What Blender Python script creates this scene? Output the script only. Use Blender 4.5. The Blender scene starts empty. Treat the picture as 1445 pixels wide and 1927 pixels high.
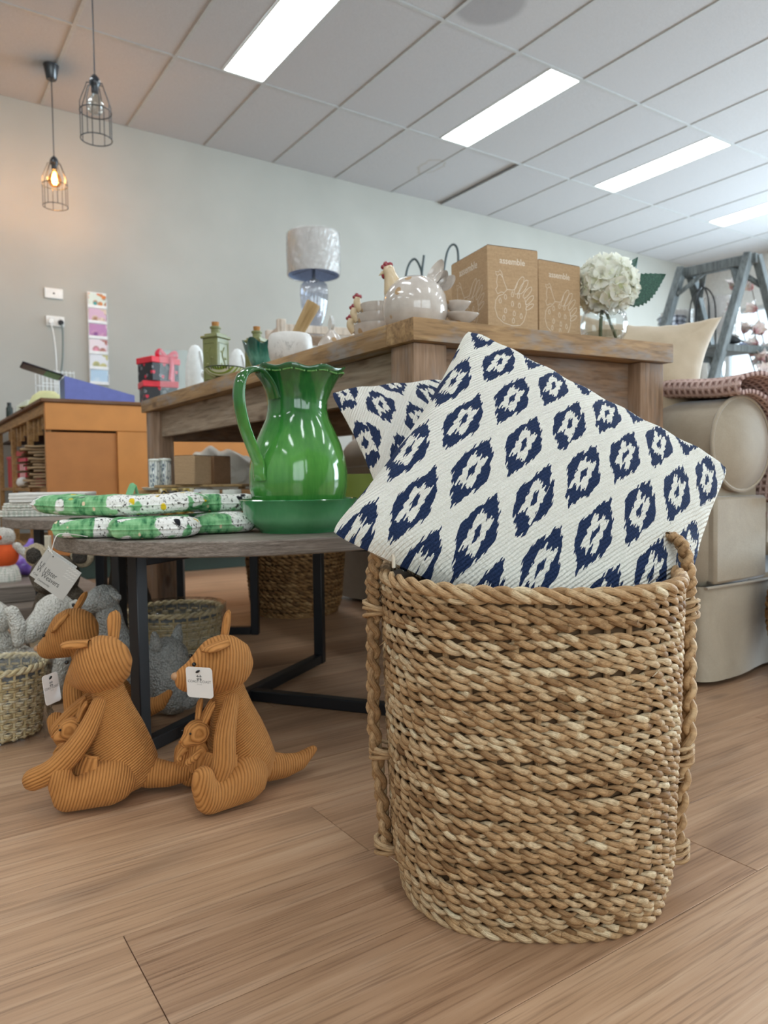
import bpy, bmesh, math, random
import numpy as np
from mathutils import Vector, Matrix

random.seed(7)
rng = np.random.default_rng(7)
SC = bpy.context.scene
COL = SC.collection
PI = math.pi

# ------------------------------------------------------------------ camera, world, light, exposure
cam = bpy.data.cameras.new('camera')
cam_o = bpy.data.objects.new('camera', cam)
COL.objects.link(cam_o)
_r = Vector((0.8292686, -0.55868615, -0.01354138))
_u = Vector((0.03576317, 0.02887168, 0.99894315))
_f = Vector((0.55770474, 0.82887647, -0.04392276))
_m = Matrix((_r, _u, -_f)).transposed().to_4x4()
_m.translation = (0, 0, 0.48)
cam_o.matrix_world = _m
cam.sensor_fit = 'AUTO'
cam.sensor_width = 36
cam.lens = 36 * 1390.6 / 1927
cam.clip_start = 0.02
cam.clip_end = 100
cam.dof.use_dof = True
cam.dof.focus_distance = 0.86
cam.dof.aperture_fstop = 8.5
SC.camera = cam_o

world = bpy.data.worlds.new('daylight')
SC.world = world
world.use_nodes = True
bg = world.node_tree.nodes['Background']
bg.inputs[0].default_value = (0.86, 0.93, 1.0, 1)
bg.inputs[1].default_value = 2.2


def day_light(name, loc, rot, sx, sy, power, color=(0.86, 0.93, 1.0)):
    l = bpy.data.lights.new(name, 'AREA')
    l.shape = 'RECTANGLE'
    l.size, l.size_y = sx, sy
    l.energy = power
    l.color = color
    o = bpy.data.objects.new(name, l)
    o.location = loc
    o.rotation_euler = rot
    COL.objects.link(o)
    return o


# daylight at the shopfront glazing: right wall and the front wall behind the photographer
day_light('daylight_right', (9.25, 0.8, 1.45), (0, PI / 2, 0), 2.3, 7.0, 1050, (0.82, 0.91, 1.0))
day_light('daylight_front', (-0.6, -3.85, 1.45), (PI / 2, 0, 0), 6.0, 2.3, 110, (1.0, 0.97, 0.93))

SC.view_settings.view_transform = 'Standard'
SC.view_settings.look = 'None'
SC.view_settings.exposure = 0.06
SC.view_settings.gamma = 1.0
SC.view_settings.use_curve_mapping = False
SC.cycles.use_denoising = True
SC.cycles.max_bounces = 8
SC.cycles.diffuse_bounces = 4
SC.cycles.transparent_max_bounces = 16
SC.cycles.caustics_reflective = False
SC.cycles.caustics_refractive = False
SC.cycles.sample_clamp_indirect = 6


# ------------------------------------------------------------------ colour and material helpers
def lin(c):
    c /= 255
    return c / 12.92 if c <= 0.04045 else ((c + 0.055) / 1.055) ** 2.4


def C(h):
    if isinstance(h, (tuple, list)):
        return tuple(h[:3]) + (1,)
    h = h.lstrip('#')
    return tuple(lin(int(h[i:i + 2], 16)) for i in (0, 2, 4)) + (1,)


class E:
    """a float socket with arithmetic: builds Math nodes"""
    def __init__(s, nt, sock): s.nt, s.s = nt, sock
    def _op(s, op, *o):
        n = s.nt.nodes.new('ShaderNodeMath'); n.operation = op
        for i, a in enumerate((s,) + o):
            if isinstance(a, E): s.nt.links.new(a.s, n.inputs[i])
            else: n.inputs[i].default_value = a
        return E(s.nt, n.outputs[0])
    def __add__(s, o): return s._op('ADD', o)
    __radd__ = __add__
    def __sub__(s, o): return s._op('SUBTRACT', o)
    def __rsub__(s, o): return (s * -1) + o
    def __mul__(s, o): return s._op('MULTIPLY', o)
    __rmul__ = __mul__
    def __truediv__(s, o): return s._op('DIVIDE', o)
    def __pow__(s, o): return s._op('POWER', o)
    def __lt__(s, o): return s._op('LESS_THAN', o)
    def __gt__(s, o): return s._op('GREATER_THAN', o)
    def abs(s): return s._op('ABSOLUTE')
    def sin(s): return s._op('SINE')
    def sqrt(s): return s._op('SQRT')
    def frac(s): return s._op('FRACT')
    def floor(s): return s._op('FLOOR')
    def min(s, o): return s._op('MINIMUM', o)
    def max(s, o): return s._op('MAXIMUM', o)
    def clamp(s): return s.max(0.0).min(1.0)
    def step(s, a, b):                      # smooth 0..1 between a and b
        return ((s - a) / (b - a)).clamp()


class Mat:
    def __init__(s, name, col='#888888', rough=0.6, metal=0.0, spec=0.5, coat=0.0):
        s.m = bpy.data.materials.new(name); s.m.use_nodes = True
        s.nt = s.m.node_tree; s.b = s.nt.nodes['Principled BSDF']
        s.b.inputs['Base Color'].default_value = C(col)
        s.b.inputs['Roughness'].default_value = rough
        s.b.inputs['Metallic'].default_value = metal
        s.b.inputs['Specular IOR Level'].default_value = spec
        s.b.inputs['Coat Weight'].default_value = coat
        s.b.inputs['Coat Roughness'].default_value = 0.08
        s._tc = None
    def n(s, t, **kw):
        n = s.nt.nodes.new('ShaderNode' + t)
        for k, v in kw.items(): setattr(n, k, v)
        return n
    def link(s, a, b):
        s.nt.links.new(a.s if isinstance(a, E) else a, b)
    def coord(s, kind='Object'):
        if s._tc is None: s._tc = s.n('TexCoord')
        if kind == 'World':
            return s.n('NewGeometry').outputs['Position']
        return s._tc.outputs[kind]
    def attr(s, name):
        n = s.n('Attribute'); n.attribute_name = name
        return E(s.nt, n.outputs['Fac'])
    def xyz(s, vec):
        n = s.n('SeparateXYZ'); s.link(vec, n.inputs[0])
        return [E(s.nt, n.outputs[i]) for i in range(3)]
    def vec(s, *c):
        n = s.n('CombineXYZ')
        for i, a in enumerate(c):
            if isinstance(a, E): s.link(a, n.inputs[i])
            else: n.inputs[i].default_value = a
        return n.outputs[0]
    def vscale(s, vec, sc):
        n = s.n('VectorMath', operation='MULTIPLY'); s.link(vec, n.inputs[0]); n.inputs[1].default_value = sc
        return n.outputs[0]
    def noise(s, vec, scale=5, detail=3, rough=0.5, out='Fac', dist=0.0):
        n = s.n('TexNoise'); s.link(vec, n.inputs['Vector']); n.inputs['Scale'].default_value = scale
        n.inputs['Detail'].default_value = detail; n.inputs['Roughness'].default_value = rough
        n.inputs['Distortion'].default_value = dist
        return E(s.nt, n.outputs[out]) if out == 'Fac' else n.outputs[out]
    def vor(s, vec, scale=5, feature='F1', out='Distance', rnd=1.0):
        n = s.n('TexVoronoi', feature=feature); s.link(vec, n.inputs['Vector']); n.inputs['Scale'].default_value = scale
        n.inputs['Randomness'].default_value = rnd
        return E(s.nt, n.outputs[out]) if out == 'Distance' else n.outputs[out]
    def white(s, w):
        n = s.n('TexWhiteNoise', noise_dimensions='1D'); s.link(w, n.inputs['W'])
        return E(s.nt, n.outputs['Value'])
    def ramp(s, f, stops, interp='LINEAR'):
        n = s.n('ValToRGB'); s.link(f, n.inputs[0]); r = n.color_ramp; r.interpolation = interp
        while len(r.elements) < len(stops): r.elements.new(0.5)
        for e, (p, c) in zip(r.elements, stops): e.position = p; e.color = C(c)
        return n.outputs[0]
    def mix(s, f, a, b, mode='MIX'):
        n = s.n('Mix', data_type='RGBA', blend_type=mode)
        if isinstance(f, E): s.link(f, n.inputs[0])
        else: n.inputs[0].default_value = f
        for i, c in ((6, a), (7, b)):
            if isinstance(c, (str, tuple)): n.inputs[i].default_value = C(c)
            else: s.link(c, n.inputs[i])
        return n.outputs[2]
    def color(s, sock): s.link(sock, s.b.inputs['Base Color']); return s
    def rough(s, f): s.link(f, s.b.inputs['Roughness']); return s
    def bump(s, f, strength=0.3, dist=0.002):
        n = s.n('Bump'); s.link(f, n.inputs['Height']); n.inputs['Strength'].default_value = strength
        n.inputs['Distance'].default_value = dist
        s.link(n.outputs[0], s.b.inputs['Normal']); return s
    def rand(s):                            # per island and per object
        g = s.n('NewGeometry'); o = s.n('ObjectInfo')
        return (E(s.nt, g.outputs['Random Per Island']) + E(s.nt, o.outputs['Random'])).frac()


def plain(name, col, rough=0.6, var=0.06, scale=30, bump=0.0, metal=0.0, coat=0.0, spec=0.5, bscale=None):
    M = Mat(name, col, rough, metal, spec, coat)
    c = M.coord()
    nz = M.noise(c, scale, 3)
    a = C(col)
    lo = tuple(v * (1 - var) for v in a[:3]); hi = tuple(min(1, v * (1 + var)) for v in a[:3])
    M.color(M.ramp(nz, [(0.3, lo), (0.7, hi)]))
    if bump: M.bump(M.noise(c, bscale or scale * 6, 2), bump)
    return M.m


def emis(name, col, strength):
    M = Mat(name, col)
    M.b.inputs['Emission Color'].default_value = C(col)
    M.b.inputs['Emission Strength'].default_value = strength
    return M.m


def clear(name, tint='#ffffff', gloss=0.12, rough=0.03, density=0.0, wrinkle=0.0):
    """thin clear sheet: see-through with a mirror film"""
    M = Mat(name); nt = M.nt
    t = M.n('BsdfTransparent'); t.inputs[0].default_value = C(tint)
    g = M.n('BsdfGlossy'); g.inputs['Roughness'].default_value = rough
    f = M.n('LayerWeight'); f.inputs[0].default_value = 0.5
    fac = (E(nt, f.outputs['Facing']) ** 3.0 * 0.8 + gloss).clamp()
    if wrinkle:
        nz = M.noise(M.coord(), wrinkle, 4, 0.6)
        b = M.n('Bump'); M.link(nz, b.inputs['Height']); b.inputs['Strength'].default_value = 1.0; b.inputs['Distance'].default_value = 0.02
        M.link(b.outputs[0], g.inputs['Normal']); M.link(b.outputs[0], f.inputs['Normal'])
    mx = M.n('MixShader'); M.link(fac, mx.inputs[0]); M.link(t.outputs[0], mx.inputs[1]); M.link(g.outputs[0], mx.inputs[2])
    M.link(mx.outputs[0], nt.nodes['Material Output'].inputs[0])
    return M.m


# ------------------------------------------------------------------ geometry helpers
_CH = []
for sx in (-1, 1):
    for sy in (-1, 1):
        for sz in (-1, 1):
            _CH.append((sx, sy, sz))


def _chamfer_faces():
    # corner i has verts 3i (pulled on y,z -> on x face), 3i+1 (on y face), 3i+2 (on z face)
    idx = {c: i for i, c in enumerate(_CH)}
    F = []
    for ax in range(3):
        for s in (-1, 1):
            o = [a for a in range(3) if a != ax]
            q = []
            for (p, r) in ((-1, -1), (1, -1), (1, 1), (-1, 1)):
                c = [0, 0, 0]; c[ax] = s; c[o[0]] = p; c[o[1]] = r
                q.append(3 * idx[tuple(c)] + ax)
            flip = (s > 0) == (ax == 1)
            F.append(tuple(reversed(q)) if flip else tuple(q))
    for ax in range(3):
        o = [a for a in range(3) if a != ax]
        for p in (-1, 1):
            for r in (-1, 1):
                c0 = [0, 0, 0]; c0[o[0]] = p; c0[o[1]] = r; c0[ax] = -1
                c1 = list(c0); c1[ax] = 1
                i0, i1 = idx[tuple(c0)], idx[tuple(c1)]
                F.append((3 * i0 + o[0], 3 * i1 + o[0], 3 * i1 + o[1], 3 * i0 + o[1]))
    for i in range(8):
        F.append((3 * i, 3 * i + 1, 3 * i + 2))
    return F


_CF = _chamfer_faces()


def rotz(a):
    return Matrix.Rotation(a, 3, 'Z')


class G:
    def __init__(s): s.v = []; s.f = []; s.mi = []; s.uv = None
    def add(s, v, f, mi=0):
        o = len(s.v)
        s.v += [tuple(p) for p in v]
        s.f += [tuple(i + o for i in q) for q in f]
        s.mi += [mi] * len(f)
        return s
    def box(s, c, d, rot=None, bev=0.002, mi=0):
        h = [x / 2 for x in d]; b = min(bev, min(h) * 0.45)
        v = []
        for cc in _CH:
            for ax in range(3):
                p = [cc[i] * (h[i] if i == ax else h[i] - b) for i in range(3)]
                v.append(p)
        c = Vector(c)
        if rot is not None:
            R = rotz(rot) if isinstance(rot, (int, float)) else rot
            v = [tuple(R @ Vector(p) + c) for p in v]
        else:
            v = [(p[0] + c[0], p[1] + c[1], p[2] + c[2]) for p in v]
        return s.add(v, _CF, mi)
    def beam(s, a, b, w, h=None, up=(0, 0, 1), bev=0.002, mi=0):
        a, b = Vector(a), Vector(b); d = b - a; L = d.length; z = d.normalized()
        x = Vector(up).cross(z)
        if x.length < 1e-4: x = Vector((1, 0, 0)).cross(z)
        x.normalize(); y = z.cross(x)
        R = Matrix((x, y, z)).transposed()
        return s.box((a + b) / 2, (w, h or w, L), R, bev, mi)
    def lathe(s, prof, n=32, c=(0, 0, 0), mi=0, fn=None):
        v = []; f = []; k = len(prof)
        for i in range(n):
            a = 2 * PI * i / n
            for (r, z) in prof:
                p = (r * math.cos(a), r * math.sin(a), z)
                if fn: p = fn(p, a)
                v.append((p[0] + c[0], p[1] + c[1], p[2] + c[2]))
        for i in range(n):
            j = (i + 1) % n
            for q in range(k - 1):
                if prof[q][0] < 1e-6 and prof[q + 1][0] < 1e-6: continue
                f.append((i * k + q, j * k + q, j * k + q + 1, i * k + q + 1))
        return s.add(v, f, mi)
    def tube(s, pts, r, n=8, closed=False, flat=1.0, mi=0, up=(0, 0, 1)):
        P = [Vector(p) for p in pts]; m = len(P)
        rs = r if isinstance(r, (list, tuple)) else [r] * m
        v = []; f = []
        T = []
        for i in range(m):
            a = P[(i - 1) % m] if closed or i > 0 else P[i]
            b = P[(i + 1) % m] if closed or i < m - 1 else P[i]
            t = (b - a)
            T.append(t.normalized() if t.length > 1e-9 else Vector((0, 0, 1)))
        x = Vector(up).cross(T[0])
        if x.length < 1e-3: x = Vector((1, 0, 0)).cross(T[0])
        x.normalize()
        for i in range(m):
            x = (x - T[i] * x.dot(T[i])); x.normalize(); y = T[i].cross(x)
            for k in range(n):
                a = 2 * PI * k / n
                v.append(P[i] + x * (rs[i] * math.cos(a)) + y * (rs[i] * flat * math.sin(a)))
        for i in range(m if closed else m - 1):
            j = (i + 1) % m
            for k in range(n):
                l = (k + 1) % n
                f.append((i * n + k, i * n + l, j * n + l, j * n + k))
        if not closed:
            f.append(tuple(reversed(range(n)))); f.append(tuple(range((m - 1) * n, m * n)))
        return s.add(v, f, mi)
    def disc(s, c, r, n=16, nrm=(0, 0, 1), t=0.001, mi=0, ry=None):
        z = Vector(nrm).normalized(); x = Vector((0, 0, 1)).cross(z)
        if x.length < 1e-4: x = Vector((1, 0, 0))
        x.normalize(); y = z.cross(x); c = Vector(c); ry = ry or r
        v = []
        for zz in (-t / 2, t / 2):
            v += [c + x * (r * math.cos(2 * PI * i / n)) + y * (ry * math.sin(2 * PI * i / n)) + z * zz for i in range(n)]
        f = [tuple(reversed(range(n))), tuple(range(n, 2 * n))]
        f += [(i, (i + 1) % n, n + (i + 1) % n, n + i) for i in range(n)]
        return s.add(v, f, mi)
    def prism(s, poly, z0, z1, mi=0):
        n = len(poly)
        v = [(p[0], p[1], z0) for p in poly] + [(p[0], p[1], z1) for p in poly]
        f = [tuple(reversed(range(n))), tuple(range(n, 2 * n))]
        f += [(i, (i + 1) % n, n + (i + 1) % n, n + i) for i in range(n)]
        return s.add(v, f, mi)
    def ball(s, c, r, n=12, m=8, mi=0):
        rx, ry, rz = r if isinstance(r, (tuple, list)) else (r, r, r)
        prof = [(math.sin(PI * i / m), -math.cos(PI * i / m)) for i in range(m + 1)]
        prof[0] = (1e-4, -1); prof[-1] = (1e-4, 1)
        g = G().lathe(prof, n)
        return s.add([(p[0] * rx + c[0], p[1] * ry + c[1], p[2] * rz + c[2]) for p in g.v], g.f, mi)
    def xf(s, M):
        s.v = [tuple(M @ Vector(p)) for p in s.v]; return s
    def mesh(s, name, mats, sharp=40, attrs=None):
        me = bpy.data.meshes.new(name)
        me.from_pydata([tuple(p) for p in s.v], [], s.f)
        mats = mats if isinstance(mats, (list, tuple)) else [mats]
        for m in mats: me.materials.append(m)
        if len(mats) > 1: me.polygons.foreach_set('material_index', s.mi)
        for k, a in (attrs or {}).items():
            at = me.attributes.new(k, 'FLOAT', 'POINT'); at.data.foreach_set('value', np.asarray(a, dtype=np.float32))
        finish(me, sharp)
        return me
    def obj(s, name, mats, parent=None, loc=None, rot=None, sharp=40, attrs=None):
        return link(name, s.mesh(name, mats, sharp, attrs), parent, loc, rot)


def finish(me, sharp=40):
    bm = bmesh.new(); bm.from_mesh(me)
    bmesh.ops.recalc_face_normals(bm, faces=bm.faces)
    bm.to_mesh(me); bm.free()
    if sharp is not None:
        me.polygons.foreach_set('use_smooth', [True] * len(me.polygons))
        me.set_sharp_from_angle(angle=math.radians(sharp))


def link(name, data, parent=None, loc=None, rot=None):
    o = bpy.data.objects.new(name, data)
    COL.objects.link(o)
    if parent: o.parent = parent
    if loc is not None: o.location = loc
    if rot is not None: o.rotation_euler = rot if isinstance(rot, (tuple, list)) else (0, 0, rot)
    return o


def tag(o, label, cat, group=None):
    o['label'] = label; o['category'] = cat
    if group: o['group'] = group
    return o


def thing(name, label, cat, loc=(0, 0, 0), rot=0, group=None):
    return tag(link(name, None, None, loc, rot), label, cat, group)


def dup(root, loc=None, rot=None, label=None, group=None):
    def cp(o, par):
        c = o.copy(); COL.objects.link(c)
        if par: c.parent = par
        for ch in o.children: cp(ch, c)
        return c
    r = cp(root, None)
    if loc is not None: r.location = loc
    if rot is not None: r.rotation_euler = (0, 0, rot)
    if label: r['label'] = label
    if group: r['group'] = group
    return r


def text(name, body, size, mat, parent, M, bold=0.0, depth=0.0003, align='CENTER', shear=0.0, spacing=1.0, stretch=1.0):
    """flat lettering as a mesh; M places it (its own x to the right, y up, z out)"""
    cu = bpy.data.curves.new('lettering', 'FONT')
    cu.body = body; cu.size = size; cu.align_x = align; cu.align_y = 'CENTER'
    cu.offset = bold; cu.extrude = depth; cu.shear = shear; cu.space_character = spacing
    cu.resolution_u = 3
    t = bpy.data.objects.new('lettering', cu); COL.objects.link(t)
    dg = bpy.context.evaluated_depsgraph_get()
    me = bpy.data.meshes.new_from_object(t.evaluated_get(dg))
    bpy.data.objects.remove(t); bpy.data.curves.remove(cu)
    if stretch != 1.0: me.transform(Matrix.Diagonal((stretch, 1, 1, 1)))
    me.transform(M); me.materials.clear(); me.materials.append(mat)
    return link(name, me, parent)


def frame_m(o, x, y):
    """4x4 with origin o, x axis x, y axis y (made square), z out"""
    x = Vector(x).normalized(); y = Vector(y); y = (y - x * x.dot(y)).normalized(); z = x.cross(y)
    M = Matrix((x, y, z)).transposed().to_4x4(); M.translation = o
    return M


def ico_mesh(balls, sub=2):
    bm = bmesh.new()
    for (c, r) in balls:
        R = r if isinstance(r, (tuple, list)) else (r, r, r)
        M = Matrix.Translation(c) @ Matrix.Diagonal((R[0], R[1], R[2], 1))
        bmesh.ops.create_icosphere(bm, subdivisions=sub, radius=1, matrix=M)
    me = bpy.data.meshes.new('raw'); bm.to_mesh(me); bm.free()
    return me


def chain(pts, k=5):
    """balls along a tapering chain of (point, radius)"""
    out = []
    for (a, ra), (b, rb) in zip(pts[:-1], pts[1:]):
        a, b = Vector(a), Vector(b)
        for i in range(k):
            t = i / k
            out.append((a.lerp(b, t), ra + (rb - ra) * t))
    out.append((Vector(pts[-1][0]), pts[-1][1]))
    return out


def blob(balls, voxel=0.004, smooth=6):
    """one continuous soft surface around a set of balls"""
    me = ico_mesh(balls)
    o = bpy.data.objects.new('raw', me); COL.objects.link(o)
    m = o.modifiers.new('r', 'REMESH'); m.mode = 'VOXEL'; m.voxel_size = voxel
    s = o.modifiers.new('s', 'SMOOTH'); s.iterations = smooth; s.factor = 0.5
    dg = bpy.context.evaluated_depsgraph_get()
    out = bpy.data.meshes.new_from_object(o.evaluated_get(dg))
    bpy.data.objects.remove(o); bpy.data.meshes.remove(me)
    out.polygons.foreach_set('use_smooth', [True] * len(out.polygons))
    return out


def vcoords(me):
    a = np.empty(len(me.vertices) * 3, dtype=np.float32); me.vertices.foreach_get('co', a)
    return a.reshape(-1, 3)


def set_attr(me, name, vals):
    at = me.attributes.new(name, 'FLOAT', 'POINT'); at.data.foreach_set('value', np.asarray(vals, dtype=np.float32))


def grid_mesh(name, P, mats, uv=None, closed_u=False, attrs=None, sharp=None):
    """P: (nu, nv, 3) array of points"""
    nu, nv, _ = P.shape
    me = bpy.data.meshes.new(name)
    f = []
    for i in range(nu if closed_u else nu - 1):
        j = (i + 1) % nu
        for k in range(nv - 1):
            f.append((i * nv + k, j * nv + k, j * nv + k + 1, i * nv + k + 1))
    me.from_pydata(P.reshape(-1, 3).tolist(), [], f)
    for k, a in (attrs or {}).items(): set_attr(me, k, np.asarray(a).ravel())
    for m in (mats if isinstance(mats, (list, tuple)) else [mats]): me.materials.append(m)
    me.polygons.foreach_set('use_smooth', [True] * len(me.polygons))
    if sharp: me.set_sharp_from_angle(angle=math.radians(sharp))
    return me


def interp(keys, t):
    """piecewise-linear on (t, value...)"""
    for a, b in zip(keys[:-1], keys[1:]):
        if t <= b[0]:
            u = (t - a[0]) / (b[0] - a[0])
            return tuple(x + (y - x) * u for x, y in zip(a[1:], b[1:]))
    return keys[-1][1:]


def spline(pts, n=8):
    """Catmull-Rom through points"""
    P = [Vector(p) for p in pts]; out = []
    for i in range(len(P) - 1):
        p0 = P[max(i - 1, 0)]; p1 = P[i]; p2 = P[i + 1]; p3 = P[min(i + 2, len(P) - 1)]
        for k in range(n):
            t = k / n
            out.append(0.5 * ((2 * p1) + (p2 - p0) * t + (2 * p0 - 5 * p1 + 4 * p2 - p3) * t * t + (3 * p1 - p0 - 3 * p2 + p3) * t ** 3))
    out.append(P[-1])
    return out

# ------------------------------------------------------------------ the setting
XL, XR, YF, YB, ZC = -4.2, 8.95, -3.6, 5.77, 3.16


def struct(o): o['kind'] = 'structure'; return o


def M_wall():
    M = Mat('painted_wall', '#b9bfba', 0.75)
    nz = M.noise(M.coord('World'), 3, 4)
    M.color(M.ramp(nz, [(0.3, '#aaaaa3'), (0.7, '#b0b0a9')]))
    M.bump(M.noise(M.coord('World'), 260, 2), 0.06, 0.001)
    return M.m


wall_m = M_wall()
white_m = plain('white_paint', '#dfe2e2', 0.5)
alu_m = plain('window_aluminium', '#c7ccd0', 0.4, metal=0.3)
glass_pane_m = clear('window_glass', '#f2f8fa', 0.03)


def M_floor():
    M = Mat('vinyl_oak', '#8d6a4c', 0.42, spec=0.45)
    p = M.coord('World')
    r = M.rand()
    x, y, z = M.xyz(p)
    off = r * 41.0
    v1 = M.vec(x * 1.5 + off, y * 44.0, r * 9.0)
    v2 = M.vec(x * 7.0 + off, y * 270.0, r * 5.0)
    v3 = M.vec(x * 2.2 + off * 3.0, y * 7.0, r * 3.0)
    g1 = M.noise(v1, 1.0, 6, 0.68, dist=0.35)
    g2 = M.noise(v2, 1.0, 3, 0.6)
    k = M.noise(v3, 1.0, 2, 0.5)
    base = M.ramp(g1, [(0.25, '#a58469'), (0.5, '#c09f82'), (0.72, '#d3b69b')])
    tint = M.mix((r * 7.3).frac(), '#bda998', '#fff8ee')
    c = M.mix(0.75, base, tint, 'MULTIPLY')
    fine = M.ramp(g2, [(0.32, '#6b4c37'), (0.5, '#ffffff')])
    c = M.mix(0.42, c, fine, 'MULTIPLY')
    knots = k.step(0.62, 0.76)
    c = M.mix(knots * 0.55, c, '#5b4030')
    kn = M.vor(M.vec(x * 2.4 + off + g1 * 0.2, y * 7.5 + g2 * 0.12, r * 2.0), 1.0).step(0.13, 0.02)
    c = M.mix(kn * 0.75, c, '#4d372a')
    M.color(c)
    M.rough(g2 * 0.12 + 0.32)
    M.bump(g2 * 0.7 + g1 * 0.3, 0.22, 0.0012)
    return M.m


floor_m = M_floor()
seam_m = plain('floor_seam', '#6d5340', 0.8)
floor = struct(G().box(((XL + XR) / 2, (YF + YB) / 2, -0.03), (XR - XL, YB - YF, 0.05)).obj('floor', seam_m))
# planks run along the back wall; each near one its own piece
PW = 0.1575
rows = {}
planks = []
k0 = int((YF - 0.6345) / PW) - 1
k = k0
while 0.6345 + PW * k < YB:
    y0 = max(0.6345 + PW * k, YF); y1 = min(0.6345 + PW * (k + 1), YB)
    if y1 - y0 > 0.01:
        L = 1.22
        start = {1: 0.5025, 0: 0.192, -1: 0.86, 2: 0.02}.get(k, random.random() * L)
        x = XL - ((XL - start) % L)
        x = start - math.ceil((start - XL) / L) * L
        while x < XR:
            a, b = max(x, XL), min(x + L, XR)
            if b - a > 0.03: planks.append((a, b, y0, y1))
            x += L
    k += 1


def plank_geo(a, b, y0, y1):
    cx, cy = (a + b) / 2, (y0 + y1) / 2
    hx, hy = (b - a) / 2 - 0.0005, (y1 - y0) / 2 - 0.0003
    t = 0.0007
    v = [(-hx, -hy, -0.005), (hx, -hy, -0.005), (hx, hy, -0.005), (-hx, hy, -0.005),
         (-hx, -hy, -0.0003), (hx, -hy, -0.0003), (hx, hy, -0.0003), (-hx, hy, -0.0003),
         (-hx + t, -hy + t, 0), (hx - t, -hy + t, 0), (hx - t, hy - t, 0), (-hx + t, hy - t, 0)]
    f = []
    for s in (0, 4):
        f += [(s + i, s + (i + 1) % 4, s + 4 + (i + 1) % 4, s + 4 + i) for i in range(4)]
    f.append((8, 9, 10, 11))
    return (cx, cy), v, f


def in_view(a, b, y0, y1):
    best = 1e9
    for i in range(9):
        for yy in (y0, y1):
            p = Vector((a + (b - a) * i / 8, yy, 0)) - Vector((0, 0, 0.48))
            d = p.dot(_f)
            if d < 0.35: continue
            px = p.dot(_r) / d; py = -p.dot(_u) / d
            if abs(px) < 0.56 and py < 0.74: best = min(best, d)
    return best


scored = sorted(((in_view(*q), q) for q in planks), key=lambda t: t[0])
cache = {}
far = G()
for i, (sc, q) in enumerate(scored):
    (cx, cy), v, f = plank_geo(*q)
    if sc < 1e8 and i < 190:
        key = (round(q[1] - q[0], 4), round(q[3] - q[2], 4))
        if key not in cache: cache[key] = G().add(v, f).mesh('plank', floor_m, None)
        link('plank', cache[key], floor, (cx, cy, 0))
    else:
        far.add([(p[0] + cx, p[1] + cy, p[2]) for p in v], f)
fo = far.obj('distant_planks', floor_m, floor, sharp=None); fo['kind'] = 'stuff'

struct(G().box(((XL + XR) / 2, YB + 0.05, 1.6), (XR - XL + 0.2, 0.1, 3.3)).obj('wall_back', wall_m))
struct(G().box((XL - 0.05, (YF + YB) / 2, 1.6), (0.1, YB - YF, 3.3)).obj('wall_left', wall_m))
struct(G().box(((XL + XR) / 2, YB - 0.008, 0.05), (XR - XL, 0.016, 0.1), bev=0.004).obj('baseboard_back', white_m))


def glazed_wall(name, axis, pos, a0, a1, bays, z0, z1, first):
    """a wall with full-height shop windows"""
    g = G()
    def bx(u0, u1, w0, w1, t=0.1):
        c = ((u0 + u1) / 2, (w0 + w1) / 2)
        if axis == 'x': g.box((pos, c[0], c[1]), (t, u1 - u0, w1 - w0))
        else: g.box((c[0], pos, c[1]), (u1 - u0, t, w1 - w0))
    bx(a0, a1, 0, z0); bx(a0, a1, z1, 3.25)
    prev = a0
    for (b0, b1) in bays:
        bx(prev, b0, z0, z1); prev = b1
    bx(prev, a1, z0, z1)
    struct(g.obj(name, wall_m if axis == 'y' else white_m))
    for i, (b0, b1) in enumerate(bays):
        w = thing('window_%d' % (first + i), 'shop window', 'window'); del w['label'], w['category']; struct(w)
        fr = G(); pn = G(); t = 0.05
        def bar(h, u0, u1, w0, w1, tt):
            c = ((u0 + u1) / 2, (w0 + w1) / 2)
            if axis == 'x': h.box((pos, c[0], c[1]), (tt, u1 - u0, w1 - w0))
            else: h.box((c[0], pos, c[1]), (u1 - u0, tt, w1 - w0))
        bar(fr, b0, b0 + t, z0, z1, 0.08); bar(fr, b1 - t, b1, z0, z1, 0.08)
        bar(fr, b0 + t, b1 - t, z0, z0 + t, 0.08); bar(fr, b0 + t, b1 - t, z1 - t, z1, 0.08)
        m = (b0 + b1) / 2
        bar(fr, m - t / 2, m + t / 2, z0 + t, z1 - t, 0.07)
        fr.obj('window_frame', alu_m, w)
        bar(pn, b0 + t, m - t / 2, z0 + t, z1 - t, 0.006); bar(pn, m + t / 2, b1 - t, z0 + t, z1 - t, 0.006)
        pn.obj('window_pane', glass_pane_m, w)


glazed_wall('wall_right', 'x', XR + 0.05, YF, YB, [(-2.9, -0.6), (-0.4, 2.2), (2.6, 5.45)], 0.25, 2.55, 1)
glazed_wall('wall_front', 'y', YF - 0.05, XL, XR, [(-3.4, -0.6), (-0.3, 2.5)], 0.15, 2.55, 4)


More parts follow.
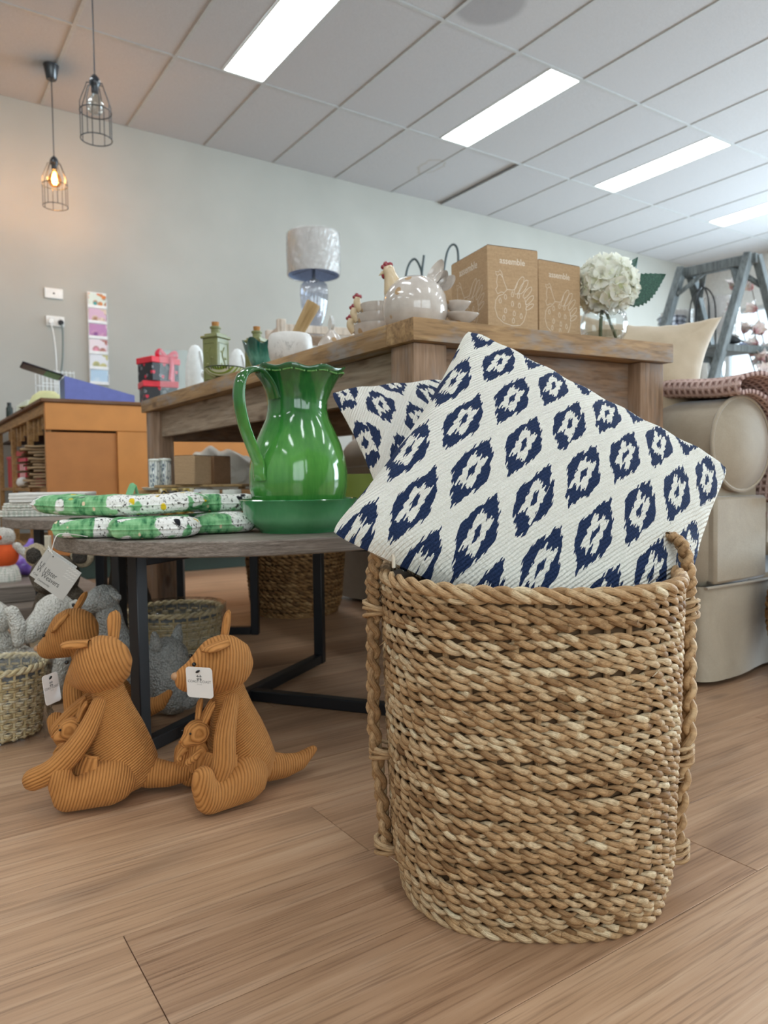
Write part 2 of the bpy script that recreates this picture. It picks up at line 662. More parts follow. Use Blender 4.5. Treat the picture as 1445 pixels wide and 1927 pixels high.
# --- suspended ceiling: tiles, grid bars, panel lights
def M_tile():
    M = Mat('ceiling_tile', '#c6c8c8', 0.85, spec=0.2)
    w = M.coord('World'); r = M.rand()
    x, y, z = M.xyz(w)
    sp = M.noise(w, 240, 2, 0.6)
    pit = M.vor(w, 130)
    c = M.ramp(sp, [(0.3, '#abadb0'), (0.6, '#c1c3c6')])
    c = M.mix(((M.noise(w, 70, 1) - 0.5) * 4.0).clamp() * pit.step(0.3, 0.1) * 0.4, c, '#8d8f92')
    c = M.mix((r * 3.1).frac() * 0.16, c, '#a9abb2')
    # tea-coloured water ring and a round grey patch
    wob = M.noise(w, 9, 3) * 0.16 - 0.08
    d = (((x - 3.985) ** 2.0) * 2.6 + (y - 5.12) ** 2.0).sqrt() + wob
    ring = (1.0 - ((d - 0.15) * 45.0).abs()).clamp()
    c = M.mix(ring * 0.45, c, '#9a8a72')
    d2 = ((x - 2.93) ** 2.0 + (y - 3.21) ** 2.0).sqrt()
    c = M.mix(d2.step(0.22, 0.18) * 0.42, c, '#6f6d72')
    M.color(c)
    M.bump(sp, 0.35, 0.002)
    return M.m


tile_m = M_tile()
bar_m = plain('grid_bar_paint', '#b2b6b7', 0.5)
ceiling = struct(G().box(((XL + XR) / 2, (YF + YB) / 2, ZC + 0.14), (XR - XL + 0.2, YB - YF + 0.2, 0.06)).obj('ceiling', white_m))
X0 = 1.60816
xs = []
kk = int(math.floor((XL - X0) / 0.6))
while X0 + 0.6 * kk < XR:
    xs.append(kk); kk += 1
ya = 4.67176
yrows = [(ya, YB)]
y = ya
while y > YF:
    yrows.append((max(y - 1.2, YF), y)); y -= 1.2
tcache = {}
LIGHT = []
for ri, (y0, y1) in enumerate(yrows):
    G().box(((XL + XR) / 2, y0, ZC - 0.006 + 0.004), (XR - XL, 0.024, 0.008), bev=0.001).obj('runner_bar', bar_m, ceiling)
    tee = None
    for kx in xs:
        a = max(X0 + 0.6 * kx, XL); b = min(X0 + 0.6 * (kx + 1), XR)
        lit = (ri in (1, 3, 5)) and kx % 3 == 0 and b - a > 0.59
        if b - a > 0.59:
            if tee is None or abs(tee[1] - (y1 - y0)) > 1e-4:
                tee = (G().box((0, 0, 0), (0.024, y1 - y0 - 0.024, 0.008), bev=0.001).mesh('cross_bar', bar_m), y1 - y0)
            link('cross_bar', tee[0], ceiling, (a, (y0 + y1) / 2, ZC - 0.002))
        if lit:
            LIGHT.append((a + 0.45, (y0 + y1) / 2, ri))
            b = a + 0.3
        w, d = b - a - 0.003, y1 - y0 - 0.003
        if w < 0.05: continue
        key = (round(w, 3), round(d, 3))
        if key not in tcache: tcache[key] = G().box((0, 0, 0), (w, d, 0.016), bev=0.001).mesh('ceiling_tile', tile_m)
        dz, rx, ry = 0.0, random.uniform(-1, 1) * 0.001, random.uniform(-1, 1) * 0.001
        if ri == 0 and kx == 4: dz, ry = 0.012, -0.02     # a tile that has slipped out of true
        if ri == 0 and kx == 3: ry = 0.006
        link('ceiling_tile', tcache[key], ceiling, ((a + b) / 2, (y0 + y1) / 2, ZC + 0.0072 + dz), (rx, ry, 0))

panel_m = emis('lit_diffuser', '#f4fbff', 12.0)
lframe_m = plain('light_frame', '#d5dcda', 0.4)
fr = G()
for s in (-1, 1):
    fr.box((s * 0.141, 0, 0), (0.014, 1.18, 0.014), bev=0.002); fr.box((0, s * 0.583, 0), (0.27, 0.014, 0.014), bev=0.002)
fr_me = fr.mesh('light_frame', lframe_m)
df_me = G().box((0, 0, 0), (0.268, 1.152, 0.008), bev=0.004).mesh('diffuser', panel_m)
names = {0: 'first', 3: 'second', 6: 'third', 9: 'fourth'}
for (lx, ly, ri) in LIGHT:
    kx = round((lx - 0.45 - X0) / 0.6)
    if ri == 1 and kx in names:
        lab = 'bright slim ceiling light panel, %s from the pendant lamps along the row' % names[kx]
        grp = 'ceiling light panels'
    else:                                      # panels beyond the picture belong to the ceiling
        link('light_frame', fr_me, ceiling, (lx, ly, ZC + 0.002)); link('diffuser', df_me, ceiling, (lx, ly, ZC + 0.002))
        continue
    t = thing('ceiling_light', lab, 'ceiling light', (lx, ly, ZC + 0.002), 0, grp)
    link('light_frame', fr_me, t); link('diffuser', df_me, t)

# ------------------------------------------------------------------ seagrass basket in front
def M_grass(name, lo, mid, hi):
    M = Mat(name, mid, 0.62, spec=0.3)
    a = M.attr('tone')
    c = M.coord()
    s = M.attr('along'); ac = M.attr('across')
    fib = M.noise(M.vec(s * 2.0, ac * 9.0, a * 11.0), 1.0, 3, 0.6)
    base = M.ramp(a, [(0.0, lo), (0.45, mid), (1.0, hi)])
    col = M.mix(0.65, base, M.ramp(fib, [(0.3, '#8d7458'), (0.62, '#ffffff')]), 'MULTIPLY')
    M.color(col)
    M.bump(fib, 0.8, 0.0015)
    return M.m


grass_m = M_grass('seagrass', '#876440', '#c5a176', '#eedcb8')


class Strands:
    """many twisted strands gathered into one mesh, with tone / along / across attributes"""
    def __init__(s): s.V = []; s.F = []; s.T = []; s.S = []; s.A = []; s.n = 0
    def add(s, P, ra, rb, side, tone, n=6, closed=False):
        """P (m,3); ra, rb half-axes (m,); side (m,3) direction of ra"""
        m = len(P)
        nx = np.roll(P, -1, 0); pv = np.roll(P, 1, 0)
        if not closed: nx[-1] = P[-1]; pv[0] = P[0]
        T = nx - pv; T /= np.linalg.norm(T, axis=1)[:, None] + 1e-12
        X = side - T * (side * T).sum(1)[:, None]; X /= np.linalg.norm(X, axis=1)[:, None] + 1e-12
        Y = np.cross(T, X)
        ang = np.arange(n) * 2 * PI / n
        V = P[:, None, :] + X[:, None, :] * (ra[:, None] * np.cos(ang))[..., None] + Y[:, None, :] * (rb[:, None] * np.sin(ang))[..., None]
        i = np.arange(m if closed else m - 1); j = (i + 1) % m
        k = np.arange(n); l = (k + 1) % n
        F = np.stack([i[:, None] * n + k, i[:, None] * n + l, j[:, None] * n + l, j[:, None] * n + k], -1).reshape(-1, 4) + s.n
        s.V.append(V.reshape(-1, 3)); s.F.append(F)
        s.T.append(np.repeat(tone, n)); s.S.append(np.repeat(np.arange(m) * 0.35, n)); s.A.append(np.tile(np.abs(ang / PI - 1), m))
        s.n += m * n
    def mesh(s, name, mat):
        V = np.concatenate(s.V); F = np.concatenate(s.F)
        me = bpy.data.meshes.new(name)
        me.vertices.add(len(V)); me.vertices.foreach_set('co', V.astype(np.float32).ravel())
        me.loops.add(F.size); me.loops.foreach_set('vertex_index', F.astype(np.int32).ravel())
        me.polygons.add(len(F)); me.polygons.foreach_set('loop_start', np.arange(0, F.size, 4, dtype=np.int32))
        me.update(calc_edges=True)
        me.polygons.foreach_set('use_smooth', [True] * len(F))
        for k, a in (('tone', s.T), ('along', s.S), ('across', s.A)): set_attr(me, k, np.concatenate(a))
        me.materials.append(mat)
        return me


def plan(th, r, p=2.6):
    """rounded-square plan radius"""
    c, s = np.abs(np.cos(th)), np.abs(np.sin(th))
    return r / (c ** p + s ** p) ** (1 / p)


def weave_row(R, z, turns, a_r, a_z, ta, tb, tone0, rg, wob=0.0015, p=2.6, rot0=0.0, per=6):
    st = Strands()
    m = turns * per
    t = np.arange(m) / m * 2 * PI
    ph0 = rg.uniform(0, 2 * PI)
    wz = wob * np.sin(t * 3 + rg.uniform(0, 6)) + wob * 0.7 * np.sin(t * 7 + rg.uniform(0, 6))
    for k in range(2):
        ph = -t * turns / 2 + ph0 + k * PI + 0.25 * np.sin(t * 11 + rg.uniform(0, 6))
        jr = np.interp(np.arange(m), np.arange(0, m, per), rg.uniform(0.8, 1.25, m // per))
        rad = plan(t + rot0, R, p) + a_r * np.cos(ph)
        P = np.stack([rad * np.cos(t), rad * np.sin(t), z + wz + a_z * np.sin(ph)], 1)
        side = np.stack([np.cos(t), np.sin(t), np.zeros(m)], 1)
        pinch = 0.8 + 0.32 * np.cos(ph)
        tn = np.repeat(np.clip(tone0 + rg.normal(0, 0.19, turns), 0, 1), per)
        st.add(P, ta * jr * (0.85 + 0.15 * np.cos(ph)), tb * jr * pinch, side, tn, 6, True)
    return st


def basket(name, label, loc, rot, r_top, r_bot, h, nrow, turns, group=None, per=6, p=2.6, fringe=True, mat=grass_m, handles=True, seed=3, bulge=0.0):
    rg = np.random.default_rng(seed)
    B = thing(name, label, 'basket', loc, rot, group)
    def Rz(z):
        t = z / h
        base = r_bot + (r_top - r_bot) * t ** 0.8
        low = max(0.0, 1 - z / 0.05)
        return base * (1 - 0.10 * low ** 2) + bulge * math.sin(PI * max(0.0, min(1.0, t)))
    dz = (h - 0.022) / nrow
    for i in range(nrow):
        z = 0.008 + dz * (i + 0.5)
        st = weave_row(Rz(z), z, turns + rg.integers(-2, 3) * 2, dz * 0.36, dz * 0.30, dz * 0.27, dz * 0.37, rg.uniform(0.3, 0.62), rg, p=p, per=per)
        link('weave_row', st.mesh('weave_row', mat), B)
    # rim: three-strand twisted cord leaning over the edge
    for (zz, dr, sc) in ((h - 0.010, 0.0, 1.0), (0.006, 0.004, 0.85)):
        st = Strands(); m = turns * 5
        t = np.arange(m) / m * 2 * PI
        for k in range(3):
            ph = -t * turns * 0.30 + k * 2 * PI / 3 + 0.3 * np.sin(5 * t)
            rad = plan(t, Rz(zz), p) + dr + 0.0050 * sc * np.cos(ph)
            zo = 0.0035 * np.sin(2 * t + 1) * (1 if zz > 0.05 else 0)
            P = np.stack([rad * np.cos(t), rad * np.sin(t), zz + zo + 0.0050 * sc * np.sin(ph)], 1)
            side = np.stack([np.cos(t), np.sin(t), 0 * t], 1)
            tn = np.repeat(np.clip(0.5 + rg.normal(0, 0.16, turns), 0, 1), 5)
            st.add(P, np.full(m, 0.0034 * sc), np.full(m, 0.0042 * sc), side, tn, 6, True)
        link('rim_cord' if zz > 0.05 else 'base_cord', st.mesh('cord', mat), B)
    # upright stakes behind the weave
    ns = 46
    for i in range(ns):
        a = 2 * PI * i / ns
        zz = np.linspace(0.006, h - 0.012, 8)
        rad = np.array([plan(np.array([a]), Rz(z) - dz * 0.25, p)[0] for z in zz])
        P = np.stack([rad * math.cos(a), rad * math.sin(a), zz], 1)
        st = Strands()
        side = np.tile(np.array([[-math.sin(a), math.cos(a), 0]]), (8, 1))
        st.add(P, np.full(8, 0.0042), np.full(8, 0.0016), side, np.full(8, rg.uniform(0.1, 0.5)), 6)
        link('stake', st.mesh('stake', mat), B)
    # woven floor
    bz = G().prism([(float(plan(np.array([a]), Rz(0.01) - 0.006, p)[0]) * math.cos(a), float(plan(np.array([a]), Rz(0.01) - 0.006, p)[0]) * math.sin(a)) for a in np.linspace(0, 2 * PI, 40, endpoint=False)], 0.003, 0.008)
    bz.obj('woven_base', plain('basket_base', '#8a6a44', 0.8), B)
    # added inner sheet, its dark colour painting the shade between the rows
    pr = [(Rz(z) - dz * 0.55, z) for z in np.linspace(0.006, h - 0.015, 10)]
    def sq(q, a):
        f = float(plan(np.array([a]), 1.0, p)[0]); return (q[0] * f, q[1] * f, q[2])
    G().lathe(pr, 64, fn=sq).obj('gap_shade_liner', plain('basket_gap_shade', '#5c4329', 0.85), B)
    if handles:
        for sgn, ang in ((1, math.radians(handles[0])), (-1, math.radians(handles[1]))):
            d = np.array([math.cos(ang), math.sin(ang), 0]); tdir = np.array([-d[1], d[0], 0])
            zs = [h * 0.10, h * 0.18, h * 0.33, h * 0.5, h * 0.66, h * 0.8, h * 0.90, h * 0.97, h * 1.06, h * 1.09]
            off = [0.012, 0.013, 0.016, 0.020, 0.018, 0.016, 0.014, 0.014, 0.008, -0.004]
            key = [d * (float(plan(np.array([ang]), Rz(min(z, h * 0.97)), p)[0]) + o) + np.array([0, 0, z]) for z, o in zip(zs, off)]
            if len(key) > 9: key[-1] = key[-1] + tdir * 0.02; key[-2] = key[-2] + tdir * 0.008
            path = np.array([tuple(v) for v in spline([Vector(k) for k in key], 14)])
            m = len(path); u = np.linspace(0, 1, m)
            st = Strands()
            for k in range(3):
                ph = u * 2 * PI * 7.0 + k * 2 * PI / 3
                P = path + d[None] * (0.0052 * np.sin(2 * ph))[:, None] * 0.8 + tdir[None] * (0.0075 * np.cos(ph))[:, None]
                tn = np.clip(0.35 + 0.2 * np.sin(u * 40 + k * 2) + rg.normal(0, 0.05, m), 0, 1)
                st.add(P, np.full(m, 0.0052), np.full(m, 0.0044), np.tile(tdir, (m, 1)), tn, 7)
            hd = link('handle', st.mesh('handle', mat), B)
            for zz in (h * 0.115, h * 0.42, h * 0.87):
                r0 = float(plan(np.array([ang]), Rz(zz), p)[0])
                st = Strands()
                for q in range(3):
                    t = np.linspace(0, 2 * PI, 18, endpoint=False)
                    cx = r0 + 0.010
                    P = d[None] * (cx + 0.0150 * np.cos(t))[:, None] + tdir[None] * ((0.0145) * np.sin(t))[:, None] + np.array([0, 0, 1])[None] * (zz + (q - 1) * 0.006 + 0.004 * np.sin(t + q))[:, None]
                    st.add(P, np.full(18, 0.0026), np.full(18, 0.0032), np.tile([[0, 0, 1.0]], (18, 1)), np.full(18, 0.42 + 0.08 * q), 6, True)
                link('knot', st.mesh('knot', mat), hd)
    if fringe:
        # stray fibre ends
        for q in range(60):
            a = rg.uniform(0, 2 * PI); z = rg.uniform(0.01, h * 0.98)
            r0 = float(plan(np.array([a]), Rz(z), p)[0]) + 0.002
            d = np.array([math.cos(a), math.sin(a), 0]); td = np.array([-d[1], d[0], 0])
            u = np.linspace(0, 1, 5); l = rg.uniform(0.008, 0.024)
            P = d[None] * (r0 + 0.007 * u)[:, None] + td[None] * (l * u * rg.choice([-1, 1]))[:, None] + np.array([0, 0, 1])[None] * (z + rg.normal(0, 0.004) * u)[:, None]
            st = Strands() if q == 0 else st
            st.add(P, 0.0011 * (1.1 - u), 0.0006 * (1.1 - u), np.tile([[0, 0, 1.0]], (5, 1)), np.full(5, rg.uniform(0.2, 1)), 5)
        f = link('loose_fibres', st.mesh('loose_fibres', mat), B); f['kind'] = 'stuff'
    return B


BX, BY = 0.639, 0.647
basket('seagrass_basket', 'large woven seagrass basket in front, holding two navy patterned cushions', (BX, BY, 0), math.radians(-36), 0.170, 0.157, 0.376, 40, 60, handles=(-13, 192))


# ------------------------------------------------------------------ ikat cushions
def M_ikat():
    M = Mat('ikat_cotton', '#e6e2d6', 0.85, spec=0.2)
    u = M.attr('pu'); v = M.attr('pv')
    th = (u * 270.0)
    jit = M.white(th.floor()) + M.white((u * 120.0).floor() + 500.0)
    vj = v + (jit - 1.0) * 0.022
    pu = u / 0.187; pv = vj / 0.3285
    def motif(du, dv):
        x = ((pu + du).frac() - 0.5) * (1 / 0.27)
        y = ((pv + dv).frac() - 0.5) * (1 / 0.40)
        ax, ay = x.abs(), y.abs()
        lens = ax + ay ** 1.4
        outer = lens < 1.0
        # white star inside, with a dark slit at its heart
        X = (ax * (1 / 0.60)); Y = (ay * (1 / 0.60))
        mx = X.max(Y); mn = X.min(Y)
        star = ((mx < 0.74) * ((mx - mn) < 0.40)).max(X + Y < 0.80)
        slit = (ax * (1 / 0.19) + ay * (1 / 0.24)) < 1.0
        return (outer - star + star * slit).clamp()
    p = motif(0.618, 0.967).max(motif(0.118, 0.467))
    # plain-ish hem keeps its pattern, colours of cloth and dye
    w = M.coord()
    n = M.noise(w, 900, 2, 0.6)
    cloth = M.ramp(n, [(0.3, '#dcd8ca'), (0.65, '#f0ede4')])
    dye = M.ramp(n, [(0.3, '#16233f'), (0.7, '#2a3b60')])
    M.color(M.mix(p, cloth, dye))
    rib = ((u * 560.0 + v * 300.0 + M.noise(w, 60, 2) * 5.0).sin() * 0.5 + 0.5)
    ribs2 = ((u * -160.0 + v * 620.0).sin() * 0.5 + 0.5)
    M.bump(rib * 0.75 + ribs2 * 0.15 + n * 0.3, 0.9, 0.0026)
    return M.m


ikat_m = M_ikat()


def cushion_grid(T, R, L, puff, concave, nrm, side, N=70, seed=0, sag=0.0):
    T, R, L = map(np.array, (T, R, L))
    a = np.linspace(0, 1, N); A, Bq = np.meshgrid(a, a, indexing='ij')
    sa, sb = np.sin(PI * A), np.sin(PI * Bq)
    a2 = 0.5 + (A - 0.5) * (1 - concave * sb ** 0.8)
    b2 = 0.5 + (Bq - 0.5) * (1 - concave * sa ** 0.8)
    x, y = (a2 - 0.5) * 2.01, (b2 - 0.5) * 2.01
    mx = np.maximum(np.abs(x), np.abs(y)) + 1e-9
    k = mx / (np.abs(x) ** 22 + np.abs(y) ** 22) ** (1 / 22)
    a2, b2 = 0.5 + x * k * 0.5, 0.5 + y * k * 0.5
    rg = np.random.default_rng(seed)
    h = puff * (np.clip(sa * sb, 0, 1)) ** 0.42
    wr = np.zeros_like(h)
    for q in range(9):
        fx, fy = rg.uniform(-9, 9, 2)
        wr += np.sin(A * fx + Bq * fy + rg.uniform(0, 6)) / 9
    edge = np.minimum(np.minimum(A, 1 - A), np.minimum(Bq, 1 - Bq))
    # little gathers along the seams
    gath = 0.0022 * np.exp(-edge * 14) * (np.sin(A * 46 + rg.uniform(0, 6)) + np.sin(Bq * 43)) * np.clip(edge * 30, 0, 1)
    h = h + wr * 0.004 * np.clip(edge * 12, 0, 1) + gath + 0.0015 * np.clip(edge * 40, 0, 1)
    nrm = np.array(nrm)
    P = T + a2[..., None] * (R - T) + b2[..., None] * (L - T) + nrm * (side * h)[..., None]
    return P, a2, b2


def cushion(name, label, T, R, L, puff=0.062, concave=0.075, mats=ikat_m, seed=0, flip=0.0, N=70, cat='cushion', group=None):
    T, R, L = Vector(T), Vector(R), Vector(L)
    nrm = (R - T).cross(L - T).normalized()
    if nrm.dot(Vector((0, 0, 0.48)) - T) < 0: nrm = -nrm
    c = (R + L) / 2
    t = thing(name, label, cat, c, 0, group)
    for nm, sd in (('front_panel', 1), ('back_panel', -1)):
        P, A, Bq = cushion_grid(T - c, R - c, L - c, puff, concave, nrm, sd, N, seed + (sd < 0))
        me = grid_mesh(nm, P, mats, attrs={'pu': A + flip, 'pv': Bq + flip * 0.7})
        link(nm, me, t)
    return t


cu1 = cushion('ikat_cushion', 'cream cushion with navy ikat diamonds, standing on its corner at the front of the basket',
              (.706, .828, .698), (.977, .586, .491), (.409, .723, .421), seed=4, group='ikat cushions')
cushion('ikat_cushion', 'second cream and navy ikat cushion, tucked behind the tilted one beside the green jug',
        (.601, 1.049, .624), (1.011, .932, .668), (.530, .753, .360), puff=0.055, seed=9, flip=0.4, group='ikat cushions')
zip_m = plain('zip_tape', '#d9cdb9', 0.6)
c = Vector(cu1.location)
zp = Vector((.4665, .6755, .3905)) - c
G().box(zp, (0.004, 0.003, 0.019), bev=0.001).box(zp + Vector((0, 0, 0.011)), (0.006, 0.004, 0.005), bev=0.001).obj('zipper_pull', zip_m, cu1)

# ------------------------------------------------------------------ reclaimed pine dining table
def M_pine(name, lo, mid, hi, wash='#8d8f92', amt=0.5, axis='x', sc=1.0, edge='#c48f4c'):
    M = Mat(name, mid, 0.62, spec=0.3)
    p = M.coord('Object'); r = M.rand()
    x, y, z = M.xyz(p)
    L, A, B = (x, y, z) if axis == 'x' else (y, x, z) if axis == 'y' else (z, x, y)
    v = M.vec(L * 3.0 + r * 20.0, A * 38.0, B * 38.0)
    v2 = M.vec(L * 9.0 + r * 9.0, A * 130.0, B * 130.0)
    g = M.noise(v, sc, 5, 0.6, dist=0.9)
    f = M.noise(v2, sc, 2, 0.6)
    c = M.ramp(g, [(0.28, lo), (0.52, mid), (0.74, hi)])
    c = M.mix(0.35, c, M.ramp(f, [(0.32, '#5a4430'), (0.52, '#ffffff')]), 'MULTIPLY')
    patch = M.noise(M.vec(L * 5.0, A * 14.0, B * 14.0), 1.0, 4, 0.7).step(0.5, 0.64)
    c = M.mix(patch * amt, c, wash)
    kn = M.vor(M.vec(L * 4.0, A * 11.0, B * 11.0), 1.0).step(0.14, 0.06)
    c = M.mix(kn * 0.7, c, '#4a2f1c')
    M.color(c); M.bump(f * 0.6 + g * 0.6, 0.3, 0.002)
    return M.m


pine_x = M_pine('reclaimed_pine_top', '#7f6447', '#a3825c', '#c0a075', axis='x', amt=0.6)
pine_y = M_pine('reclaimed_pine_edge', '#7f6447', '#a3825c', '#c0a075', axis='y', amt=0.6)
pine_z = M_pine('reclaimed_pine_leg', '#765d48', '#957860', '#b39780', axis='z', amt=0.3)
apron_y = M_pine('reclaimed_pine_apron', '#85725e', '#a3907c', '#bcaa95', axis='y', wash='#a39a8c', amt=0.4)
apron_x = M_pine('reclaimed_pine_end_apron', '#6d5340', '#846851', '#9c8068', axis='x', wash='#8b8a8a', amt=0.35)

TZ = 0.788
c0 = Vector((0.839, 1.139)); c1 = Vector((1.541, 1.066)); c2 = Vector((0.811, 2.84)); c3 = c1 + (c2 - c0)
DT = thing('dining_table', 'big reclaimed pine table with thick top, carrying ceramics and cardboard boxes', 'table', (1.19, 1.95, 0))
tloc = Vector((1.19, 1.95, 0))
ex = (c1 - c0).normalized(); ey = (c2 - c0).normalized()


def tp(a, b):
    """point on the table: a metres along the short edge, b along the long edge, from the near corner"""
    q = c0 + ex * a + ey * b
    return Vector((q.x - tloc.x, q.y - tloc.y))


W_, L_ = (c1 - c0).length, (c2 - c0).length
th = 0.044


def board(poly, z0, z1, name, mat, bev=0.003):
    bm = bmesh.new()
    n = len(poly)
    lo = [bm.verts.new((p.x, p.y, z0)) for p in poly]; hi = [bm.verts.new((p.x, p.y, z1)) for p in poly]
    bm.faces.new(lo[::-1]); bm.faces.new(hi)
    for i in range(n): bm.faces.new((lo[i], lo[(i + 1) % n], hi[(i + 1) % n], hi[i]))
    bmesh.ops.bevel(bm, geom=bm.edges[:], offset=bev, segments=2, affect='EDGES', profile=0.6)
    me = bpy.data.meshes.new(name); bm.to_mesh(me); bm.free(); me.materials.append(mat)
    finish(me, 35)
    return link(name, me, DT)


nb = 5
e0 = 0.09
board([tp(0, 0), tp(W_, 0), tp(W_, e0), tp(0, e0)], TZ - th, TZ, 'end_board', pine_x)
for i in range(nb):
    a0, a1 = W_ * i / nb + (0.0006 if i else 0), W_ * (i + 1) / nb - 0.0006
    board([tp(a0, e0 + 0.0006), tp(a1, e0 + 0.0006), tp(a1, L_), tp(a0, L_)], TZ - th, TZ, 'top_board', pine_y, 0.002)
# apron boards
for (a, nm, mm, b0, b1) in ((0.055, 'side_apron', apron_y, 0.075, L_ - 0.075), (W_ - 0.055, 'side_apron', apron_y, 0.075, L_ - 0.075)):
    board([tp(a - 0.011, b0), tp(a + 0.011, b0), tp(a + 0.011, b1), tp(a - 0.011, b1)], TZ - th - 0.095, TZ - th - 0.0005, nm, mm)
for b in (0.062, L_ - 0.062):
    board([tp(0.08, b - 0.011), tp(W_ - 0.08, b - 0.011), tp(W_ - 0.08, b + 0.011), tp(0.08, b + 0.011)], TZ - th - 0.11, TZ - th - 0.0005, 'end_apron', apron_x)
lw = 0.076
for (a, b) in ((0.05, 0.055), (W_ - 0.05, 0.055), (0.05, L_ - 0.055), (W_ - 0.05, L_ - 0.055)):
    q = [tp(a - lw / 2, b - lw / 2), tp(a + lw / 2, b - lw / 2), tp(a + lw / 2, b + lw / 2), tp(a - lw / 2, b + lw / 2)]
    leg = board(q, 0.0, TZ - th - 0.0005, 'leg', pine_z, 0.004)
# nail holes / bolt on the apron
bolt_m = plain('dark_bolt', '#6b665e', 0.45, metal=0.6)
q = tp(0.044, 0.42)
G().disc((q.x - 0.002, q.y, TZ - th - 0.052), 0.008, 14, (1, 0, 0), 0.004).obj('bolt', bolt_m, DT)


# ------------------------------------------------------------------ round tables of the nest
def M_ash():
    M = Mat('grey_ash_laminate', '#7d7065', 0.5, spec=0.35)
    x, y, z = M.xyz(M.coord())
    g = M.noise(M.vec(x * 4.0, y * 60.0, z * 260.0), 1.0, 5, 0.65, dist=0.5)
    f = M.noise(M.vec(x * 14.0, y * 300.0, z * 900.0), 1.0, 2, 0.6)
    c = M.ramp(g, [(0.3, '#5f544b'), (0.5, '#857a70'), (0.72, '#a59a90')])
    M.color(M.mix(0.4, c, M.ramp(f, [(0.3, '#66584d'), (0.55, '#ffffff')]), 'MULTIPLY'))
    M.bump(f, 0.15, 0.001)
    return M.m


ash_m = M_ash()
steel_m = plain('black_steel', '#14161b', 0.45, var=0.1)
RZ = 0.385
ROUND = []


def round_table(label, c, R, leg_off, group):
    t = thing('round_table', label, 'table', (c[0], c[1], 0), 0, group)
    G().lathe([(0.0001, RZ - 0.026), (R - 0.002, RZ - 0.026), (R, RZ - 0.024), (R, RZ - 0.002), (R - 0.002, RZ), (0.0001, RZ)], 96).obj('tabletop', ash_m, t, sharp=30)
    s = 0.024
    pts = leg_off
    for i, p in enumerate(pts):
        ang = math.atan2(p[1], p[0])
        G().box((p[0], p[1], (RZ - 0.026) / 2), (s, s, RZ - 0.0262), ang, 0.0015).obj('leg', steel_m, t)
    for a, b in ((0, 1), (2, 3)):
        A, Bv = Vector(pts[a]).to_3d(), Vector(pts[b]).to_3d()
        d = (Bv - A).normalized() * (s / 2 + 0.0005)
        for nm, z in (('base_rail', 0.0125), ('top_rail', RZ - 0.0385)):
            if (a, nm) == (2, 'base_rail') or (a, nm) == (2, 'top_rail'):
                m = (A + Bv) / 2; e = (Bv - A).normalized() * (s / 2 + 0.0005)
                G().beam(A + d + Vector((0, 0, z)), m - e + Vector((0, 0, z)), s, s).obj(nm, steel_m, t)
                G().beam(m + e + Vector((0, 0, z)), Bv - d + Vector((0, 0, z)), s, s).obj(nm, steel_m, t)
            else:
                G().beam(A + d + Vector((0, 0, z)), Bv - d + Vector((0, 0, z)), s, s).obj(nm, steel_m, t)
    ROUND.append(t)
    return t


T1 = (0.633, 1.448)
round_table('low round table with grey wood top on black steel legs, under the green jug', T1, 0.379,
            [(-0.274, -0.139), (0.30, 0.25), (-0.185, 0.34), (0.21, -0.225)], 'round tables')
T2 = (0.672, 2.345)
round_table('low round grey table on black legs behind, under mugs and folded white linen', T2, 0.40,
            [(0.275, -0.205), (-0.277, 0.195), (0.2, 0.272), (-0.2, -0.28)], 'round tables')


# ------------------------------------------------------------------ green jug and bowl
def M_glaze(name, lo, mid, hi, streak=0.5, zscale=(0.0, 0.3)):
    M = Mat(name, mid, 0.09, coat=0.7)
    x, y, z = M.xyz(M.coord())
    n = M.noise(M.vec(x * 9.0, y * 9.0, z * 6.0), 1.0, 4, 0.6)
    v = M.noise(M.vec(x * 120.0, y * 120.0, z * 8.0), 1.0, 3, 0.6)
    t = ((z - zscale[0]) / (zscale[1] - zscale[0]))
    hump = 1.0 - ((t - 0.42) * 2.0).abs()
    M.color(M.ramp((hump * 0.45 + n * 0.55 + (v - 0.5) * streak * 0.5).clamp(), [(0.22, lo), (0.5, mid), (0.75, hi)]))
    M.bump(M.noise(M.coord(), 38, 2), 0.25, 0.0015)
    M.b.inputs['Roughness'].default_value = 0.1
    return M.m


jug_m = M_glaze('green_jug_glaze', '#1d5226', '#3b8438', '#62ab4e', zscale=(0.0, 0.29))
bowl_m = M_glaze('green_bowl_glaze', '#3a8350', '#529d66', '#70b581', 0.2, (0.0, 0.06))
JX, JY = 0.645, 1.245
bw = thing('wide_bowl', 'shallow green ceramic bowl under the green jug', 'bowl', (JX, JY, RZ))
G().lathe([(0.0001, 0.003), (0.066, 0.003), (0.067, 0), (0.074, 0), (0.0755, 0.004), (0.088, 0.012), (0.101, 0.028), (0.1065, 0.046), (0.111, 0.056), (0.1125, 0.060), (0.1105, 0.0615), (0.107, 0.058),
           (0.103, 0.046), (0.097, 0.030), (0.084, 0.016), (0.066, 0.0095), (0.0001, 0.009)], 72).obj('bowl_body', bowl_m, bw, sharp=60)
jug = thing('jug', 'tall glossy green ceramic jug with fluted beaded rim, standing in the green bowl', 'jug', (JX, JY, RZ + 0.0092), math.radians(-34))
prof = [(0.0001, 0.0), (0.066, 0.0), (0.072, 0.004), (0.078, 0.018), (0.0865, 0.045), (0.0915, 0.075), (0.092, 0.1), (0.088, 0.128), (0.080, 0.155), (0.069, 0.18), (0.0595, 0.2),
        (0.0555, 0.217), (0.0555, 0.232), (0.0590, 0.250), (0.066, 0.270), (0.0735, 0.286), (0.0765, 0.292), (0.0755, 0.294), (0.072, 0.289), (0.062, 0.266), (0.0545, 0.245), (0.052, 0.225), (0.056, 0.2), (0.0001, 0.15)]


